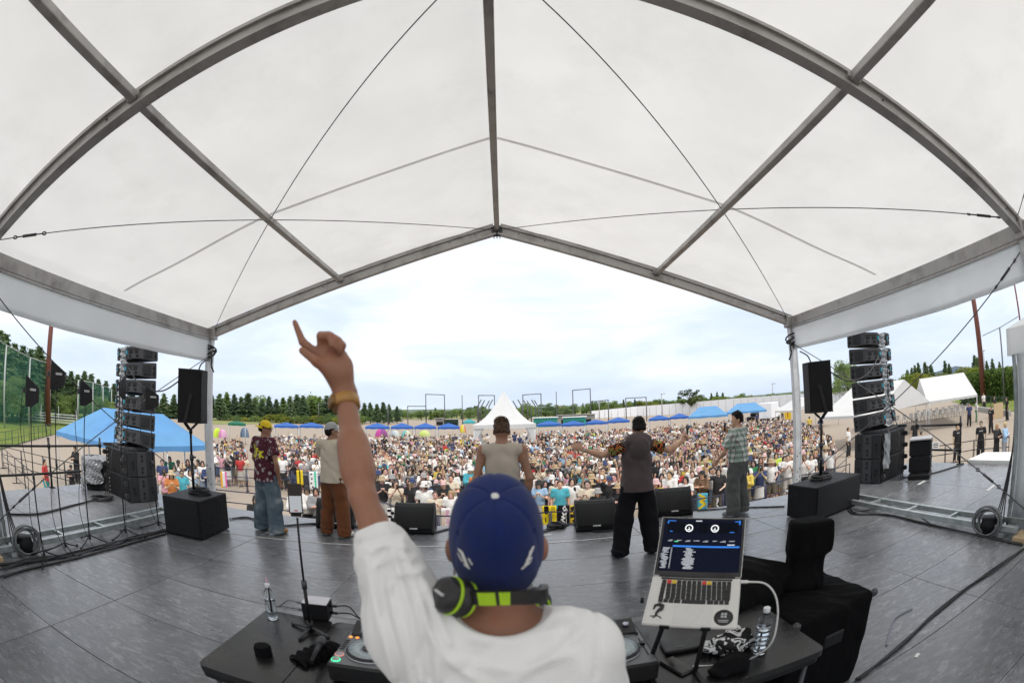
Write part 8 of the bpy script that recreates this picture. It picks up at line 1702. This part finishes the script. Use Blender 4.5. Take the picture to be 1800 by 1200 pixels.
for px in range(960, 1520, 9):
    base = 717-(px-960)*.052; tree(BN() if tr_.random() < .8 else CN(), px+tr_.uniform(-3, 3), base-tr_.uniform(0, 10), tr_.uniform(190, 240), ('green skyline tree' if px < 1040 else 'green tree behind the white hoarding'), MDG+MDG+YLG+DKG, gr_, wid=1.25)
tree('o', 1214, 681, 165, 'tall open crowned tree left of the plaid singer head', [(.075, .10, .035)], wid=1.1); tree('b2', 1265, 695, 175, 'yellow green rounded tree by the plaid singer head', YLG, wid=1.3)
for px, yt in ((1194, 695), (1252, 690), (1262, 688), (1272, 689), (1168, 700), (1117, 700)): tree(CN(), px, yt, 200, 'dark pointed conifer above the skyline', DKG, gr_)
tree('B', 1492, 628, 120, 'large green tree behind the right speaker tower', MDG, wid=1.0); tree('b1', 1440, 672, 150, 'green tree above the white marquees right of the tent column', MDG, wid=1.3); tree('b0', 1470, 680, 150, 'rounded green tree left of the right speaker tower', MDG, wid=1.3)
for i, (px, yt, k, c) in enumerate(((1578, 662, 'b0', MDG), (1600, 655, 'b1', YLG), (1622, 652, 'b2', YLG), (1643, 655, 'b0', YLG), (1660, 653, 'b1', YLG), (1682, 655, 'b2', MDG), (1700, 642, 'b1', YLG), (1716, 640, 'b0', YLG), (1590, 668, 's0', MDG), (1612, 668, 's0', YLG), (1632, 668, 's0', MDG), (1655, 668, 's0', MDG), (1672, 668, 's0', YLG))): tree(k, px, yt, tr_.uniform(105, 130), ['yellow green bushy tree behind the white marquees', 'mid green bushy tree behind the white marquees'][c is MDG], c, gr_, wid=1.2)
for px, yt in ((1612, 640), (1618, 636), (1630, 634), (1640, 640), (1665, 632), (1672, 637), (1598, 648), (1606, 645), (1717, 622), (1722, 626), (1748, 628), (1738, 632), (1760, 634), (1685, 648)): tree(CN(), px, yt, tr_.uniform(140, 160), 'tall dark conifer behind yellow green trees', DKG, gr_, wid=1.4)
gt = 'dark trees behind the green net at the far left'
for i, (px, yt, D) in enumerate(((-30, 560, 62), (-8, 575, 66), (4, 582, 68), (22, 600, 72), (37, 604, 74), (52, 610, 76), (66, 606, 78), (80, 628, 84), (98, 640, 88), (112, 652, 94), (124, 650, 96), (136, 656, 98), (148, 650, 96), (160, 655, 100), (172, 664, 104), (186, 668, 110), (200, 672, 112), (215, 676, 115), (232, 680, 120), (250, 682, 122), (268, 684, 125), (288, 690, 128), (306, 692, 130), (320, 693, 132), (345, 692, 134), (372, 692, 136))): tree('C' if D < 100 else CN(), px, yt, D, 'tall dark conifer', DKG, gt, wid=1.7)
for i, (px, yt, D) in enumerate(((12, 655, 60), (30, 660, 64), (60, 670, 70), (110, 688, 84), (130, 690, 86), (150, 692, 88), (170, 695, 92), (112, 702, 80), (190, 700, 96), (45, 690, 66))): tree('B' if D < 90 else 's0', px, yt, D, 'mid green leafy tree below dark conifers', MDG, gt, wid=1.25)
# clipped hedge at the right
P0, P1 = AH(1692, 700, 66), AH(1800, 700, 60); L = np.linalg.norm((P1-P0)[:2]); gg = np.random.default_rng(3); n = 16000; zt = AH(1740, 652, 63)[2]-GZ; u, z, q = gg.uniform(0, 1, n), gg.uniform(0, 1, n)**.8, gg.normal(size=n)
C = P0[None, :]*(1-u[:, None])+P1[None, :]*u[:, None]; C[:, 2] = GZ+z*zt*(1+.05*np.sin(u*60)); d = (P1-P0)[:2]/L; C[:, 0] += -d[1]*(q*.55+.3*np.sin(u*90)); C[:, 1] += d[0]*(q*.55+.3*np.sin(u*90))
V, Q = leaf_quads(C-P0, gg.uniform(.10, .24, n), 4); hd = thing('hedge', 'tall clipped green hedge beyond the lawn at the right edge', 'hedge', P0); o = link('foliage', quads_mesh('hedge_foliage', V, Q, smooth=False), hd, M_LEAF); o['leaf_color'] = [.12, .19, .06]
# far hills
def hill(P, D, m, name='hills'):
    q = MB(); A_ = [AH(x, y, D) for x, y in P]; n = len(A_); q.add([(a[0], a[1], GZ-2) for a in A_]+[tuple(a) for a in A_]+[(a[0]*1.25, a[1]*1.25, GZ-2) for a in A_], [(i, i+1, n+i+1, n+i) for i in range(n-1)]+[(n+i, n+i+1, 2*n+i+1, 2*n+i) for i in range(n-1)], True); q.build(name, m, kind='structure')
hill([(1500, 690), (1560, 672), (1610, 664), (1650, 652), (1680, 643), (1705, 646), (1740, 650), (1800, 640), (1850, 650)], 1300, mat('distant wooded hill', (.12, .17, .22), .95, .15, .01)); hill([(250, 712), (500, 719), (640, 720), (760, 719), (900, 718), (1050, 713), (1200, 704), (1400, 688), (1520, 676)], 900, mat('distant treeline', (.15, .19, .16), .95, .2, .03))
# ------------------------------------------------------------------ tiny joined pieces are one part each; larger ones become parts of their own
import bmesh
SMALL = {'bolt_row', 'loops', 'print_line', 'rain_cover', 'script', 'handrail_set'}
def islands(me):
    n = len(me.vertices); p = list(range(n))
    def f(a):
        while p[a] != a: p[a] = p[p[a]]; a = p[a]
        return a
    for e in me.edges:
        a, b = f(e.vertices[0]), f(e.vertices[1])
        if a != b: p[a] = b
    return [f(i) for i in range(n)]
def split(o, newname):
    me = o.data; r = islands(me); ids = sorted(set(r))
    if len(ids) < 2: return
    for k, root_ in enumerate(ids):
        idx = [i for i, q in enumerate(r) if q == root_]; mp = {v: i for i, v in enumerate(idx)}
        fs = [p for p in me.polygons if p.vertices[0] in mp]
        m2 = bpy.data.meshes.new(newname); m2.from_pydata([me.vertices[i].co for i in idx], [], [[mp[v] for v in p.vertices] for p in fs]); m2.polygons.foreach_set('use_smooth', [p.use_smooth for p in fs]); m2.polygons.foreach_set('material_index', [p.material_index for p in fs]); m2.update()
        for m_ in me.materials: m2.materials.append(m_)
        if k == 0:
            users = [q for q in COL.objects if q.data == me]; newm = [m2]
        else: newm.append(m2)
    for q in users:
        q.data = newm[0]
        for m2 in newm[1:]:
            c = q.copy(); c.data = m2; COL.objects.link(c)
SPLIT = {'rear_handle': 'rear_handle', 'side_handle': 'side_handle', 'rigging_bar': 'rigging_bar', 'rear_rib': 'rear_rib', 'connector': 'connector', 'track_list': None}
for o in list(COL.objects):
    if o.type != 'MESH': continue
    nm = o.name.split('.')[0]
    if nm in ('bolt_row', 'loops', 'track_list', 'status_strip', 'blue_bar', 'navy_panel', 'sticker_print', 'tree_sticker', 'maker_badge', 'connector', 'crowd', 'rigging_bar', 'rear_rib', 'shirt_print', 'embroidered_mark', 'back_label', 'clutch', 'trim_panel', 'lettering', 'clamp', 'corner_guard', 'deck_dial', 'cable', 'leaves'): o['kind'] = 'stuff' if o.name != 'crowd' else o['kind']
    elif nm in ('rear_handle', 'side_handle', 'caster'): split(o, nm)
    elif nm == 'shoes': split(o, 'shoe')
    elif nm == 'camouflage_tee': split(o, 'camouflage_sleeve')
